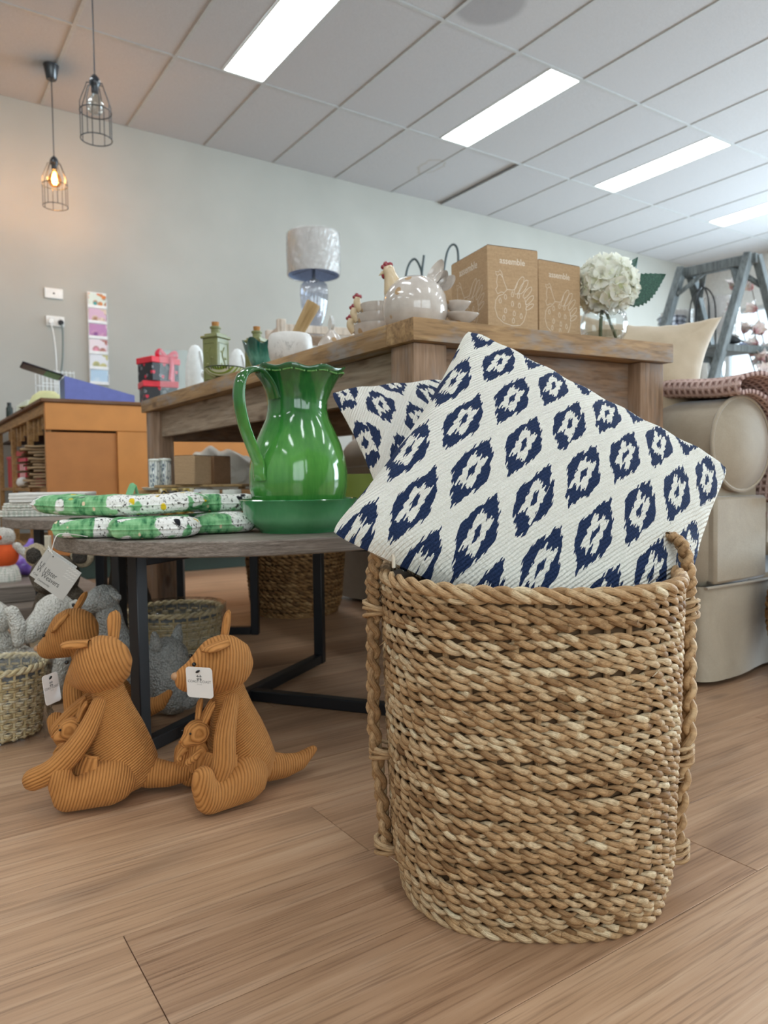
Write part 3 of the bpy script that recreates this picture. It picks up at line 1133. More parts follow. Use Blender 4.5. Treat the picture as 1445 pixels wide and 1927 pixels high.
def spout(p, a):
    x, y, z = p
    t = max(0.0, (z - 0.225) / 0.07)
    f = 1 + 0.20 * t * max(0, math.cos(a)) ** 5
    wave = (0.0028 * math.cos(a * 8) * t ** 2) + 0.004 * t ** 2 * max(0, math.cos(a)) ** 3 + 0.006 * t * t * math.cos(a + PI) * 0.6
    w2 = 1 + 0.012 * t * math.cos(8 * a)
    return (x * f * w2, y * w2 * (1 - 0.03 * t), z + wave)


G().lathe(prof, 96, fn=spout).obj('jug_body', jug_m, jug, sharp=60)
bd = G()
for i in range(64):
    a = 2 * PI * i / 64
    r = 0.0735
    p = spout((r * math.cos(a), r * math.sin(a), 0.2835), a)
    d = Vector((math.cos(a), math.sin(a), 0))
    if i % 3 == 0: bd.ball(Vector(p) + d * 0.001, 0.0021, 8, 5)
    else:
        a2 = a + 2 * PI * 0.7 / 64
        p2 = spout((r * math.cos(a2), r * math.sin(a2), 0.2835), a2)
        a1 = a - 2 * PI * 0.25 / 64
        p1 = spout((r * math.cos(a1), r * math.sin(a1), 0.2835), a1)
        bd.tube([Vector(p1) + d * 0.0008, Vector(p2) + d * 0.0008], 0.0015, 6)
bd.obj('beaded_rim', plain('bead_glaze', '#5f8f4a', 0.15, coat=0.5), jug)
ha = math.radians(229)
hd = Vector((math.cos(ha), math.sin(ha), 0))
hp = spline([hd * 0.056 + Vector((0, 0, 0.236)), hd * 0.068 + Vector((0, 0, 0.262)), hd * 0.094 + Vector((0, 0, 0.283)), hd * 0.126 + Vector((0, 0, 0.272)), hd * 0.136 + Vector((0, 0, 0.235)),
             hd * 0.128 + Vector((0, 0, 0.19)), hd * 0.110 + Vector((0, 0, 0.148)), hd * 0.0955 + Vector((0, 0, 0.118)), hd * 0.094 + Vector((0, 0, 0.098)), hd * 0.0915 + Vector((0, 0, 0.088))], 8)
n = len(hp)
side = Vector((0, 0, 1)).cross(hd)
G().tube(hp, [0.0165 - 0.001 * math.sin(i / n * PI) for i in range(n)], 14, flat=0.4, up=hd).obj('handle', jug_m, jug, sharp=70)


# ------------------------------------------------------------------ quilted oven mitts with a sheep print
def M_sheep():
    M = Mat('sheep_print_cotton', '#7fb585', 0.85, spec=0.2)
    p = M.coord()
    x, y, z = M.xyz(p)
    q = M.vec(x, y, z * 0.6)
    big = M.noise(M.vscale(q, (1.0, 1.3, 1.0)), 15, 2, 0.5)
    grass = M.noise(M.vec(x * 70.0, y * 16.0, z * 40.0), 1.0, 3, 0.6)
    g = M.ramp(grass, [(0.34, '#2c6a45'), (0.46, '#74ad79'), (0.7, '#9fcf9c')])
    wool = M.noise(q, 210, 2, 0.6)
    w = M.ramp(wool, [(0.36, '#4e4a46'), (0.43, '#e8e6e0'), (0.7, '#f6f5f1')])
    c = M.mix((big - 0.50) * 60.0, g, w)
    blk = M.noise(M.vscale(q, (1.0, 0.8, 1.0)), 31, 1, 0.4)
    c = M.mix(((blk - 0.69) * 80.0).clamp(), c, '#1c1d22')
    fl = M.vor(q, 34)
    pick = M.noise(q, 23, 0)
    c = M.mix(fl.step(0.2, 0.15) * pick.step(0.52, 0.56), c, '#e5c22c')
    c = M.mix(M.vor(M.vscale(q, (1.0, 1.0, 1.0)), 47).step(0.15, 0.1) * pick.step(0.48, 0.44), c, '#e9cfae')
    M.color(c)
    M.bump(M.noise(p, 55, 3), 0.5, 0.003)
    return M.m


sheep_m = M_sheep()
pipe_m = plain('green_binding', '#74ad7d', 0.8, bump=0.2)


def pad(outline, h, n_ring=9, wob=0.0, seed=0, base=0.0):
    """puffy pad over an outline; flat-ish underside"""
    O = spline([Vector((p[0], p[1], 0)) for p in outline + [outline[0]]], 6)[:-1]
    c = sum(O, Vector()) / len(O)
    rg = random.Random(seed)
    ph = [rg.uniform(0, 6) for _ in range(4)]
    g = G(); n = len(O)
    rings = [(math.sin(PI / 2 * i / n_ring), 1) for i in range(n_ring, 0, -1)]
    v = []; f = []
    def zf(s, p, up):
        q = max(0, 1 - s ** 8.0) ** 0.4
        w = wob * q * (math.sin(p.x * 55 + ph[0]) + math.sin(p.y * 70 + ph[1]) + math.sin((p.x + p.y) * 90 + ph[2])) / 3
        return h * (0.5 + 0.5 * q) + w if up else h * (0.5 - 0.5 * q * 0.96)
    lay = []
    for up in (0, 1):
        for (s, _) in (rings if up else rings[::-1]):
            if up and s == 1: continue
            lay.append((s, up))
    for (s, up) in lay:
        for p in O:
            q = c + (p - c) * s
            v.append((q.x, q.y, base + zf(s, q, up)))
    for i in range(len(lay) - 1):
        for k in range(n):
            l = (k + 1) % n
            f.append((i * n + k, i * n + l, (i + 1) * n + l, (i + 1) * n + k))
    v.append((c.x, c.y, base)); b0 = len(v) - 1
    v.append((c.x, c.y, base + zf(0, c, 1))); b1 = len(v) - 1
    m = (len(lay) - 1) * n
    for k in range(n):
        l = (k + 1) % n
        f.append((b0, l, k)); f.append((b1, m + k, m + l))
    g.add(v, f)
    return g, [Vector((p.x, p.y, base + h * 0.5)) for p in O]


def mitt(label, loc, rot, outline, h, tilt=0.0, seed=0, loop=None, bend=0.0):
    t = thing('oven_mitt', label, 'oven mitt', loc, 0, 'sheep print oven mitts')
    t.rotation_euler = (0, tilt, rot)
    g, ed = pad(outline, h, wob=0.003, seed=seed)
    if bend:
        g.v = [(x, y, z + bend * x * x) for x, y, z in g.v]; ed = [Vector((p.x, p.y, p.z + bend * p.x ** 2)) for p in ed]
    g.obj('quilted_pad', sheep_m, t, sharp=None)
    G().tube(ed, 0.0022, 6, True).obj('binding', sheep_m, t)
    if loop:
        a, b, c = [Vector(q) for q in loop]
        G().tube(spline([a, b, c], 6), 0.0065, 8, flat=0.25, up=(0, 1, 0)).obj('hanging_loop', pipe_m, t)
    return t


# local x runs to picture right; rot turns it along the camera's right-hand direction
RT = math.radians(-34)
long_o = [(-0.155, -0.02), (-0.13, -0.062), (-0.06, -0.075), (0.04, -0.07), (0.12, -0.062), (0.158, -0.025), (0.155, 0.03), (0.11, 0.06), (0.02, 0.062), (-0.07, 0.075), (-0.13, 0.05)]
sq_o = [(-0.085, -0.07), (-0.02, -0.082), (0.055, -0.075), (0.09, -0.03), (0.088, 0.035), (0.05, 0.075), (-0.03, 0.08), (-0.085, 0.06), (-0.098, 0.0)]
fold_o = [(-0.07, -0.05), (0.0, -0.055), (0.06, -0.045), (0.07, 0.01), (0.05, 0.05), (-0.03, 0.055), (-0.075, 0.03)]


def cp(px, py, z):
    """point from picture angles, kept as the measured table positions"""
    d = _f + _r * ((px - 722.5) / 1390.6) - _u * ((py - 963.5) / 1390.6)
    return Vector((0, 0, 0.48)) + d * ((z - 0.48) / d.z)


mitt('folded sheep print oven mitt at the left table edge, under the long one', (0.318, 1.374, RZ), RT + 0.1, fold_o, 0.034, seed=1)
mitt('sheep print oven mitt at the front of the pile, rounded corner towards the table edge', (0.386, 1.282, RZ), RT + 0.25, [(p[0] * 0.8, p[1] * 0.75) for p in sq_o], 0.036, tilt=0.0, seed=2)
mitt('sheep print oven mitt low in the pile, next to the green bowl', (0.520, 1.335, RZ), RT + 0.5, [(p[0] * 0.72, p[1] * 0.9) for p in sq_o], 0.036, seed=3)
mitt('long sheep print oven mitt on top of the pile, with a green hanging loop', (0.356, 1.394, RZ + 0.0365), RT - 0.05, long_o, 0.036, seed=4,
     loop=((0.000, 0.035, 0.030), (0.008, 0.045, 0.056), (0.012, 0.055, 0.028)), bend=0.25)
mitt('sheep print oven mitt on top of the pile, round end beside the jug', (0.545, 1.40, RZ + 0.0365), RT + 0.3, [(p[0] * 0.8, p[1] * 0.7) for p in sq_o], 0.034, seed=5)

V = Vector

# ------------------------------------------------------------------ corduroy kangaroos
def M_cord(name='corduroy', lo='#99622f', hi='#bd8147'):
    M = Mat(name, hi, 0.8, spec=0.25)
    r = M.attr('rib')
    w = (r * 2 * PI).sin() * 0.5 + 0.5
    nz = M.noise(M.coord(), 60, 3)
    c = M.ramp(w, [(0.0, lo), (0.5, hi)])
    c = M.mix(nz.step(0.35, 0.75) * 0.22, c, '#d99a58')
    M.color(c)
    M.bump(w ** 0.6 + nz * 0.12, 0.7, 0.0022)
    M.b.inputs['Sheen Weight'].default_value = 0.25
    M.b.inputs['Sheen Roughness'].default_value = 0.5
    M.b.inputs['Sheen Tint'].default_value = C('#e8b27a')
    return M.m


cord_m = M_cord()
cord_dark_m = M_cord('brown_corduroy', '#6b3b17', '#9c5f2b')
bead_m = plain('black_bead', '#111012', 0.25)
card_m = plain('white_card', '#e9e4df', 0.6, var=0.02)
ink_m = plain('grey_ink', '#5c5a58', 0.6)
pale_ink_m = plain('pale_ink', '#bdb8b3', 0.6)
SP = 0.0047


def soft(name, parent, balls, direction, mat=None, voxel=0.0035, smooth=8, curve=0.0):
    me = blob(balls, voxel, smooth)
    co = vcoords(me); d = np.array(direction, dtype=float); d /= np.linalg.norm(d)
    rib = co @ d
    if curve: rib = rib + curve * (co ** 2).sum(1)
    set_attr(me, 'rib', rib / SP)
    me.materials.append(mat or cord_m)
    return link(name, me, parent)


def flat_ear(name, parent, M, L, W, T, fold=0.0, mat=None):
    """leaf-shaped ear: root at origin, along +z, width along y"""
    nu, nv = 13, 18
    P = np.zeros((nv, nu, 3)); rib = np.zeros((nv, nu))
    for i in range(nu):
        u = i / (nu - 1)
        w = W * (0.62 + 0.55 * u) * math.sqrt(max(0, 1 - max(0, (u - 0.35) / 0.65) ** 2.4)) + 0.0004
        t = T * math.sqrt(max(0.0, 1 - u ** 4)) + 0.0003
        for k in range(nv):
            a = 2 * PI * k / nv
            y = w * math.cos(a); x = t * math.sin(a) - fold * (1 - (y / W) ** 2) * (0.3 + 0.7 * u) * 0.5
            P[k, i] = (x, y, L * u); rib[k, i] = y / SP
    me = grid_mesh(name, P, mat or cord_m, closed_u=True, attrs={'rib': rib})
    me.transform(M)
    return link(name, me, parent)


def limb(name, parent, pts, radii, n=22, count=20):
    """stuffed limb with ribs running along it"""
    path = spline(pts, 8); m = len(path)
    L = [0.0]
    for a, b in zip(path[:-1], path[1:]): L.append(L[-1] + (b - a).length)
    T = L[-1]; rows = []
    k = len(radii) - 1
    def rad(t):
        u = t / T * k; i = min(int(u), k - 1); return radii[i] + (radii[i + 1] - radii[i]) * (u - i)
    st = []
    r0, r1 = radii[0], radii[-1]
    for q in range(5): st.append((-r0 * math.cos(q / 5 * PI / 2) , r0 * max(0.02, math.sin(q / 5 * PI / 2))))
    for i in range(m): st.append((L[i], rad(L[i])))
    for q in range(1, 6): st.append((T + r1 * math.sin(q / 5 * PI / 2), r1 * max(0.02, math.cos(q / 5 * PI / 2))))
    P = np.zeros((n + 1, len(st), 3)); rib = np.zeros((n + 1, len(st)))
    x = None
    for j, (t, r) in enumerate(st):
        i = min(max(sum(1 for l in L if l <= t) - 1, 0), m - 2)
        d = (path[i + 1] - path[i]).normalized()
        c = path[i] + d * (t - L[i])
        if x is None: x = V((0, 1, 0))
        x = (x - d * x.dot(d)).normalized(); y = d.cross(x)
        for a in range(n + 1):
            th_ = 2 * PI * a / n
            p = c + x * (r * math.cos(th_)) + y * (r * math.sin(th_))
            P[a, j] = p; rib[a, j] = count * a / n
    return link(name, grid_mesh(name, P, cord_m, attrs={'rib': rib}), parent)


def hang_tag(parent, origin, xdir, ydir, w, h, lettering=True, on=None):
    """white swing card with printed lettering, held by a black barb"""
    M = frame_m(origin, xdir, ydir)
    r = 0.005; o = []
    for (sx, sy, a0) in ((1, 1, 0), (-1, 1, 90), (-1, -1, 180), (1, -1, 270)):
        for k in range(5):
            a = math.radians(a0 + k * 22.5)
            o.append((sx * (w / 2 - r) + r * math.cos(a), sy * (h / 2 - r) + r * math.sin(a)))
    cd = G().prism(o, -0.0004, 0.0004).xf(M).obj('swing_tag', card_m, parent, sharp=30)
    G().ball((0, 0, 0), (0.0042, 0.0018, 0.0016), 10, 6).xf(M @ Matrix.Translation((-0.001, h * 0.37, 0.0015)) @ Matrix.Rotation(0.5, 4, 'Z')).obj('black_barb', bead_m, cd)
    if lettering:
        z = 0.00045
        text('lettering', 'COAST', 0.0052, ink_m, cd, M @ Matrix.Translation((-w * 0.235, h * 0.03, z)), depth=0.00006, spacing=1.05)
        text('lettering', 'TO', 0.0046, pale_ink_m, cd, M @ Matrix.Translation((0, h * 0.03, z)), depth=0.00006)
        text('lettering', 'COAST', 0.0052, ink_m, cd, M @ Matrix.Translation((w * 0.235, h * 0.03, z)), depth=0.00006, spacing=1.05)
        text('lettering', 'home', 0.0036, pale_ink_m, cd, M @ Matrix.Translation((0, -h * 0.055, z)), depth=0.00006)
        e = G()
        for k in range(4):                      # small compass emblem
            a = k * PI / 2 + PI / 4
            pts = []
            for q in range(7):
                b = a - 0.55 + 1.1 * q / 6
                pts.append((0.0042 * math.cos(b), 0.0042 * math.sin(b), 0))
            e.tube(pts, 0.00035, 4)
            e.box((0.0024 * math.cos(a), 0.0024 * math.sin(a), 0), (0.0022, 0.0022, 0.0003), a, 0.0001)
        e.xf(M @ Matrix.Translation((0, h * 0.16, z))).obj('emblem', ink_m, cd)
    return cd


def kangaroo(label, loc, rot, head_yaw=0.0, head_pitch=0.0, arms=None, ears=None, tag_at=None, joey=True, s=1.0, tail=None, tag_text=True, lean=0.0, head_dir=(1, 0.1, 0.12)):
    """sits facing local +x; local +y is its left"""
    K = thing('plush_kangaroo', label, 'soft toy', loc, rot, 'corduroy kangaroos')
    K.scale = (s, s, s); K.rotation_euler = (0, lean, rot)
    V = Vector
    body = chain([(V((-0.012, 0, 0.058)), 0.058), (V((-0.004, 0, 0.095)), 0.051), (V((0.002, 0, 0.13)), 0.040), (V((0.006, 0, 0.165)), 0.030), (V((0.012, 0, 0.19)), 0.027)], 6)
    body += [(V((0.012, 0, 0.052)), 0.050)]
    soft('body', K, body, (0.75, 0, 0.8), curve=2.0)
    # head
    H = thing('tmp', '', ''); del H['label'], H['category']
    H.name = 'head'; H.parent = K; H.scale = (1.12, 1.12, 1.12); H.location = (0.018, 0, 0.226); H.rotation_euler = (0, head_pitch, head_yaw)
    hb = [(V((0, 0, 0)), (0.047, 0.043, 0.045)), (V((0.012, 0, -0.008)), (0.044, 0.038, 0.038))] + chain([(V((0.02, 0, -0.012)), 0.034), (V((0.052, 0, -0.018)), 0.021)], 4)
    soft('head_panel', H, hb, head_dir, curve=2.0)
    G().ball((0.0705, 0, -0.013), (0.006, 0.009, 0.006), 12, 8).obj('nose', plain('nose_felt', '#b98f6a', 0.8), H)
    G().ball((0.045, 0.0275, 0.009), 0.0032).obj('eye', bead_m, H); G().ball((0.045, -0.0275, 0.009), 0.0032).obj('eye', bead_m, H)
    ears = ears or {}
    for nm, sy in (('left', 1), ('right', -1)):
        eu = ears.get(nm, ('up', 0))
        base = V((-0.004, sy * 0.022, 0.034))
        if eu[0] == 'up':
            R = Matrix.Rotation(eu[1], 4, 'Y') @ Matrix.Rotation(-sy * 0.22, 4, 'X')
        else:                                   # flopped forward over the face
            R = Matrix.Rotation(eu[1], 4, 'Y') @ Matrix.Rotation(-sy * 0.5, 4, 'X')
        flat_ear('ear', H, Matrix.Translation(base) @ R, 0.044, 0.0135, 0.006, 0.008)
    if tag_at:
        hang_tag(H, *tag_at, lettering=tag_text)
    # arms
    arms = arms or {}
    for nm, sy in (('left', 1), ('right', -1)):
        pts = arms.get(nm) or [(0.012, 0.024, 0.168), (0.030, 0.046, 0.12), (0.036, 0.054, 0.075), (0.05, 0.05, 0.036)]
        rr = [0.0130, 0.0170, 0.0190, 0.0180]
        limb('arm', K, [V((p[0], sy * p[1], p[2])) for p in pts], rr)
    # legs: thigh blends to a long foot with its sole up in front
    for sy in (1, -1):
        th = [(V((-0.004, sy * 0.040, 0.042)), 0.040)] + chain([(V((0.0, sy * 0.045, 0.040)), 0.039), (V((0.034, sy * 0.056, 0.030)), 0.029), (V((0.058, sy * 0.061, 0.026)), 0.0255)], 5)
        th += chain([(V((0.062, sy * 0.062, 0.025)), (0.0248)), (V((0.070, sy * 0.064, 0.047)), 0.022), (V((0.072, sy * 0.065, 0.064)), 0.0185)], 4)
        soft('leg', K, th, (0.9, 0.3 * sy, 0.25), smooth=6)
    # tail
    tl = tail or [(-0.055, 0.0, 0.034), (-0.085, 0.0, 0.029), (-0.115, 0.0, 0.031), (-0.143, 0.0, 0.048)]
    soft('tail', K, chain([(V(p), r) for p, r in zip(tl, (0.027, 0.022, 0.0165, 0.008))], 6), (1, 0.1, 0.12), voxel=0.003, smooth=5)
    if joey:
        # pouch pocket and the joey in it
        nu, nv = 12, 19
        P = np.zeros((nv, nu, 3)); rib = np.zeros((nv, nu))
        for k in range(nv):
            a = math.radians(-72 + 144 * k / (nv - 1))
            for i in range(nu):
                u = i / (nu - 1)
                r = 0.0605 + 0.010 * math.sin(PI * min(1, u * 0.8 + 0.2)) * math.cos(a * 1.1)
                P[k, i] = (-0.006 + r * math.cos(a) * 1.06, r * math.sin(a), 0.028 + 0.056 * u); rib[k, i] = P[k, i, 1] / SP
        me = grid_mesh('pouch', P, cord_m, attrs={'rib': rib})
        po = link('pouch', me, K); sm = po.modifiers.new('thick', 'SOLIDIFY'); sm.thickness = 0.004; sm.offset = 1
        rim = [V(P[k, -1]) for k in range(nv)]
        g = G().tube(rim, 0.0032, 7); g.obj('pouch_hem', cord_m, po, attrs={'rib': [0.25] * len(g.v)})
        J = link('joey', None, K, (0.064, 0.008, 0.088), (0, 0, 0.35))
        soft('joey_body', J, chain([(V((0, 0, -0.022)), 0.021), (V((0.002, 0, 0.005)), 0.015)], 4), (0, 1, 0), voxel=0.0025, smooth=4)
        soft('joey_head', J, [(V((0.004, 0, 0.030)), (0.0235, 0.022, 0.0225))] + chain([(V((0.012, 0, 0.026)), 0.016), (V((0.026, 0, 0.021)), 0.010)], 3), (0.3, 1, 0.2), voxel=0.0025, smooth=5)
        for sy in (1, -1):
            flat_ear('joey_ear', J, Matrix.Translation((-0.004, sy * 0.010, 0.047)) @ Matrix.Rotation(-sy * 0.25, 4, 'X') @ Matrix.Rotation(-0.35, 4, 'Y'), 0.038, 0.0085, 0.004, 0.006)
            soft('joey_arm', J, chain([(V((0.008, sy * 0.016, 0.004)), 0.006), (V((0.022, sy * 0.02, -0.002)), 0.0065), (V((0.030, sy * 0.012, -0.010)), 0.006)], 4), (0, 1, 0.3), voxel=0.0022, smooth=3)
        for sy in (1, -1): G().ball((0.0235, sy * 0.0115, 0.036), 0.002, 8, 6).obj('joey_eye', bead_m, J)
        G().ball((0.035, 0, 0.023), (0.003, 0.004, 0.0025), 8, 6).obj('joey_nose', cord_dark_m, J)
    return K


FACE = math.radians(146.07)                     # towards picture left
kangaroo('tan corduroy kangaroo with joey in pouch and white tag over its face, nearest the basket', (0.433, 1.063, 0), FACE + math.radians(28), head_yaw=-0.15, s=0.9,
         ears={'left': ('flop', 1.75), 'right': ('up', -0.15)},
         tag_at=((0.040, 0.052, -0.012), (-0.80, 0.58, 0.0), (0.1, 0.02, 1.0), 0.042, 0.045))
kangaroo('tan corduroy kangaroo at the left, arms stretched forward, head turned away', (0.280, 1.166, 0), FACE + math.radians(6), head_yaw=-0.6, head_pitch=0.12, s=0.9, head_dir=(0.75, 0.62, -0.25),
         arms={'left': [(0.018, 0.026, 0.165), (0.038, 0.05, 0.118), (0.078, 0.060, 0.074), (0.114, 0.060, 0.056)], 'right': [(0.018, 0.026, 0.17), (0.05, 0.045, 0.15), (0.08, 0.05, 0.125), (0.105, 0.05, 0.10)]},
         ears={'left': ('flop', 1.55), 'right': ('up', 0.05)},
         tag_at=((0.083, 0.030, -0.030), (0.35, -0.94, 0.0), (0.05, -0.02, 1.0), 0.040, 0.045))
kangaroo('tan corduroy kangaroo half hidden behind the left one, only head and tail showing', (0.332, 1.415, 0.018), FACE - math.radians(2), head_yaw=0.2, s=0.88, joey=False, lean=0.25,
         ears={'left': ('flop', 2.3), 'right': ('up', -0.7)})


# ------------------------------------------------------------------ grey and white boucle toys under the tables
def M_boucle(name, lo, hi, sc=260):
    M = Mat(name, hi, 0.95, spec=0.1)
    v = M.vor(M.coord(), sc)
    n = M.noise(M.coord(), 90, 3)
    M.color(M.ramp((1.0 - v) * 0.6 + n * 0.4, [(0.3, lo), (0.75, hi)]))
    M.bump((1.0 - v) + n * 0.8, 1.0, 0.004)
    return M.m


boucle_w = M_boucle('white_boucle', '#c9c4b9', '#f3f0e8')
boucle_g = M_boucle('grey_boucle', '#a6a8a5', '#d8dad7')
fur_br = M_boucle('brown_fur', '#4e4439', '#8d8173', 420)
fur_gr = M_boucle('grey_fur', '#3a3632', '#6d665e', 420)
fur_cream = M_boucle('cream_fur', '#b9a88c', '#ead9bb', 420)


def plush(name, label, loc, rot, parts, mats, cat='soft toy', group=None):
    t = thing(name, label, cat, loc, rot, group)
    for (nm, balls, m) in parts:
        me = blob(balls, 0.005, 5); me.materials.append(mats[m]); link(nm, me, t)
    return t


V = Vector
mm = {'w': boucle_w, 'g': boucle_g, 'b': fur_br, 'd': fur_gr, 'c': fur_cream, 'k': bead_m}
for (lab, loc, rot) in (('white boucle dog with drooping ear and black nose, leftmost of the pair', (0.190, 1.80, 0.0), 3.75),
                        ('white boucle dog beside its twin, its nose pointing at the hanging card', (0.325, 1.80, 0.0), 3.6)):
    plush('plush_dog', lab, loc, rot, [
        ('body', chain([(V((-0.05, 0, 0.06)), 0.058), (V((0.0, 0, 0.11)), 0.045), (V((0.015, 0, 0.15)), 0.035)], 5), 'w'),
        ('head', [(V((0.02, 0, 0.19)), (0.048, 0.045, 0.045))] + chain([(V((0.04, 0, 0.18)), 0.036), (V((0.085, 0, 0.155)), 0.024)], 4), 'w'),
        ('ear', chain([(V((0.0, 0.045, 0.205)), 0.016), (V((-0.005, 0.058, 0.17)), 0.019), (V((-0.002, 0.06, 0.14)), 0.014)], 4), 'w'),
        ('ear', chain([(V((0.0, -0.045, 0.205)), 0.016), (V((-0.005, -0.058, 0.17)), 0.019), (V((-0.002, -0.06, 0.14)), 0.014)], 4), 'w'),
        ('nose', [(V((0.104, 0, 0.160)), (0.012, 0.014, 0.011))], 'k'),
        ('leg', chain([(V((0.03, 0.04, 0.10)), 0.02), (V((0.06, 0.045, 0.022)), 0.021)], 4), 'w'),
        ('leg', chain([(V((0.03, -0.04, 0.10)), 0.02), (V((0.06, -0.045, 0.022)), 0.021)], 4), 'w')], mm, group='boucle dogs')
plush('plush_dog', 'grey boucle long-necked toy sitting just behind the left kangaroo', (0.395, 1.56, 0), 3.0, [
    ('body', chain([(V((0, 0, 0.062)), 0.060), (V((0.006, 0, 0.12)), 0.043), (V((0.02, 0, 0.175)), 0.030), (V((0.026, 0, 0.215)), 0.027)], 6), 'g'),
    ('head', [(V((0.035, 0, 0.245)), (0.034, 0.03, 0.03))] + chain([(V((0.05, 0, 0.24)), 0.024), (V((0.075, 0, 0.232)), 0.016)], 3), 'g'),
    ('ear', chain([(V((0.02, 0.022, 0.262)), 0.009), (V((0.012, 0.036, 0.25)), 0.010)], 3), 'g'),
    ('ear', chain([(V((0.02, -0.022, 0.262)), 0.009), (V((0.012, -0.036, 0.25)), 0.010)], 3), 'g'),
    ('nose', [(V((0.092, 0, 0.236)), 0.007)], 'k')], mm)
plush('plush_cat', 'pale grey boucle toy with two pricked ears, behind the front table leg', (0.475, 1.50, 0), 2.2, [
    ('body', chain([(V((0, 0, 0.045)), 0.046), (V((0.01, 0, 0.09)), 0.050), (V((0.012, 0, 0.115)), 0.048)], 5), 'g'),
    ('ear', chain([(V((0.01, 0.034, 0.15)), 0.015), (V((0.008, 0.042, 0.178)), 0.007)], 4), 'g'),
    ('ear', chain([(V((0.01, -0.034, 0.15)), 0.015), (V((0.008, -0.042, 0.178)), 0.007)], 4), 'g'),
    ('tail', chain([(V((-0.045, 0.01, 0.03)), 0.014), (V((-0.075, 0.012, 0.05)), 0.011), (V((-0.07, 0.015, 0.09)), 0.010)], 4), 'g'),
    ('nose', [(V((0.058, 0, 0.118)), 0.006)], 'k')], mm)
plush('plush_possum', 'cream and brown furry toy with round grey ears, behind the hanging cards', (0.36, 2.02, 0), 4.0, [
    ('body', chain([(V((0, 0, 0.09)), 0.088), (V((0.0, 0, 0.17)), 0.066)], 5), 'b'),
    ('belly', [(V((0.055, 0, 0.10)), (0.045, 0.05, 0.07))], 'c'),
    ('head', [(V((0.02, 0, 0.25)), (0.06, 0.062, 0.055))] + chain([(V((0.05, 0, 0.24)), 0.035), (V((0.085, 0, 0.232)), 0.018)], 3), 'b'),
    ('ear', [(V((0.0, 0.062, 0.298)), (0.016, 0.034, 0.034))], 'c'), ('ear', [(V((0.0, -0.062, 0.298)), (0.016, 0.034, 0.034))], 'c'),
    ('inner_ear', [(V((0.012, 0.062, 0.298)), (0.010, 0.024, 0.024))], 'd'), ('inner_ear', [(V((0.012, -0.062, 0.298)), (0.010, 0.024, 0.024))], 'd')], mm)
plush('plush_wallaby', 'tall slim dark grey furry toy standing between the black table legs', (0.625, 2.40, 0), 3.6, [
    ('body', chain([(V((0, 0, 0.085)), 0.080), (V((0.0, 0, 0.15)), 0.060), (V((0.02, 0, 0.21)), 0.034), (V((0.03, 0, 0.25)), 0.026)], 6), 'd'),
    ('head', [(V((0.04, 0, 0.285)), (0.04, 0.032, 0.032))] + chain([(V((0.06, 0, 0.28)), 0.022), (V((0.085, 0, 0.275)), 0.014)], 3), 'd'),
    ('ear', chain([(V((0.03, 0.022, 0.31)), 0.011), (V((0.02, 0.034, 0.342)), 0.008)], 4), 'd'), ('ear', chain([(V((0.03, -0.022, 0.31)), 0.011), (V((0.02, -0.034, 0.342)), 0.008)], 4), 'd')], mm)

# ------------------------------------------------------------------ swing cards hanging from the mitts
def gift_card(label, c, x, y, w, h, big=True):
    t = thing('swing_card', label, 'tag', c, 0, 'grey swing cards')
    M = frame_m(Vector((0, 0, 0)), x, y)
    cm = plain('grey_card', '#b7b4ae', 0.6, var=0.02)
    G().box((0, 0, 0), (w, h, 0.0016), bev=0.0006).xf(M).obj('card', cm, t)
    dk = plain('dark_ink', '#3a3937', 0.6)
    z = 0.0009
    text('lettering', 'Ulster', 0.0125, dk, t, M @ Matrix.Translation((-0.0125, -0.0015, z)), depth=0.00008, stretch=0.75)
    text('lettering', 'Weavers', 0.0125, dk, t, M @ Matrix.Translation((-0.007, -0.0105, z)), depth=0.00008, stretch=0.75)
    text('lettering', 'Community', 0.0048, dk, t, M @ Matrix.Translation((-0.0135, -0.0205, z)), depth=0.00008)
    lf = G()
    for i in range(16):
        px, py = 0.008 + 0.0048 * (i % 4), 0.023 - 0.0052 * (i // 4)
        lf.tube([(px - 0.002, py - 0.0008, z), (px, py + 0.0004, z), (px + 0.0022, py + 0.0012, z)], 0.0004, 5)
    lf.xf(M).obj('pressed_leaf_print', plain('pearl_ink', '#d6d2cd', 0.35), t)
    G().disc((-w * 0.43, h * 0.43, 0.0009), 0.0012, 10, (0, 0, 1), 0.0006).xf(M).obj('eyelet', dk, t)
    return t


pR, pU = Vector(_r), Vector((0, 0, 1))
ca = cp(105, 1086, 0.337)


def tilt_axes(deg, yaw=0.0):
    a = math.radians(deg)
    rr = (pR * math.cos(yaw) + Vector((_f.x, _f.y, 0)).normalized() * math.sin(yaw))
    return rr * math.cos(a) + pU * math.sin(a), -rr * math.sin(a) + pU * math.cos(a)


xa, ya_ = tilt_axes(-35)
fc = Vector((0.2245, 1.278, 0.330))
gift_card('square grey swing card with printed lettering, hanging at the table edge in front', fc, xa, ya_, 0.056, 0.055)
bc = fc - pR * 0.0085 + pU * 0.0095 + Vector((_f.x, _f.y, 0)) * 0.004
gift_card('square grey swing card tucked behind its twin, left edge showing', bc, xa, ya_, 0.056, 0.055)
top = bc + xa * -0.027 + ya_ * 0.026
st = G().tube(spline([top, Vector((0.217, 1.284, 0.372)), Vector((0.225, 1.278, 0.397)), Vector((0.245, 1.29, 0.398)), Vector((0.28, 1.315, 0.390))], 6), 0.0007, 5)
st.tube([fc + xa * -0.026 + ya_ * 0.0255, top + Vector((0, 0, 0.004))], 0.0006, 5)
tag(st.obj('hanging_thread', plain('white_thread', '#e6e3dd', 0.5)), 'thin white thread holding the grey swing cards at the table edge', 'thread')

# ------------------------------------------------------------------ things on the dining table
carton_m = None


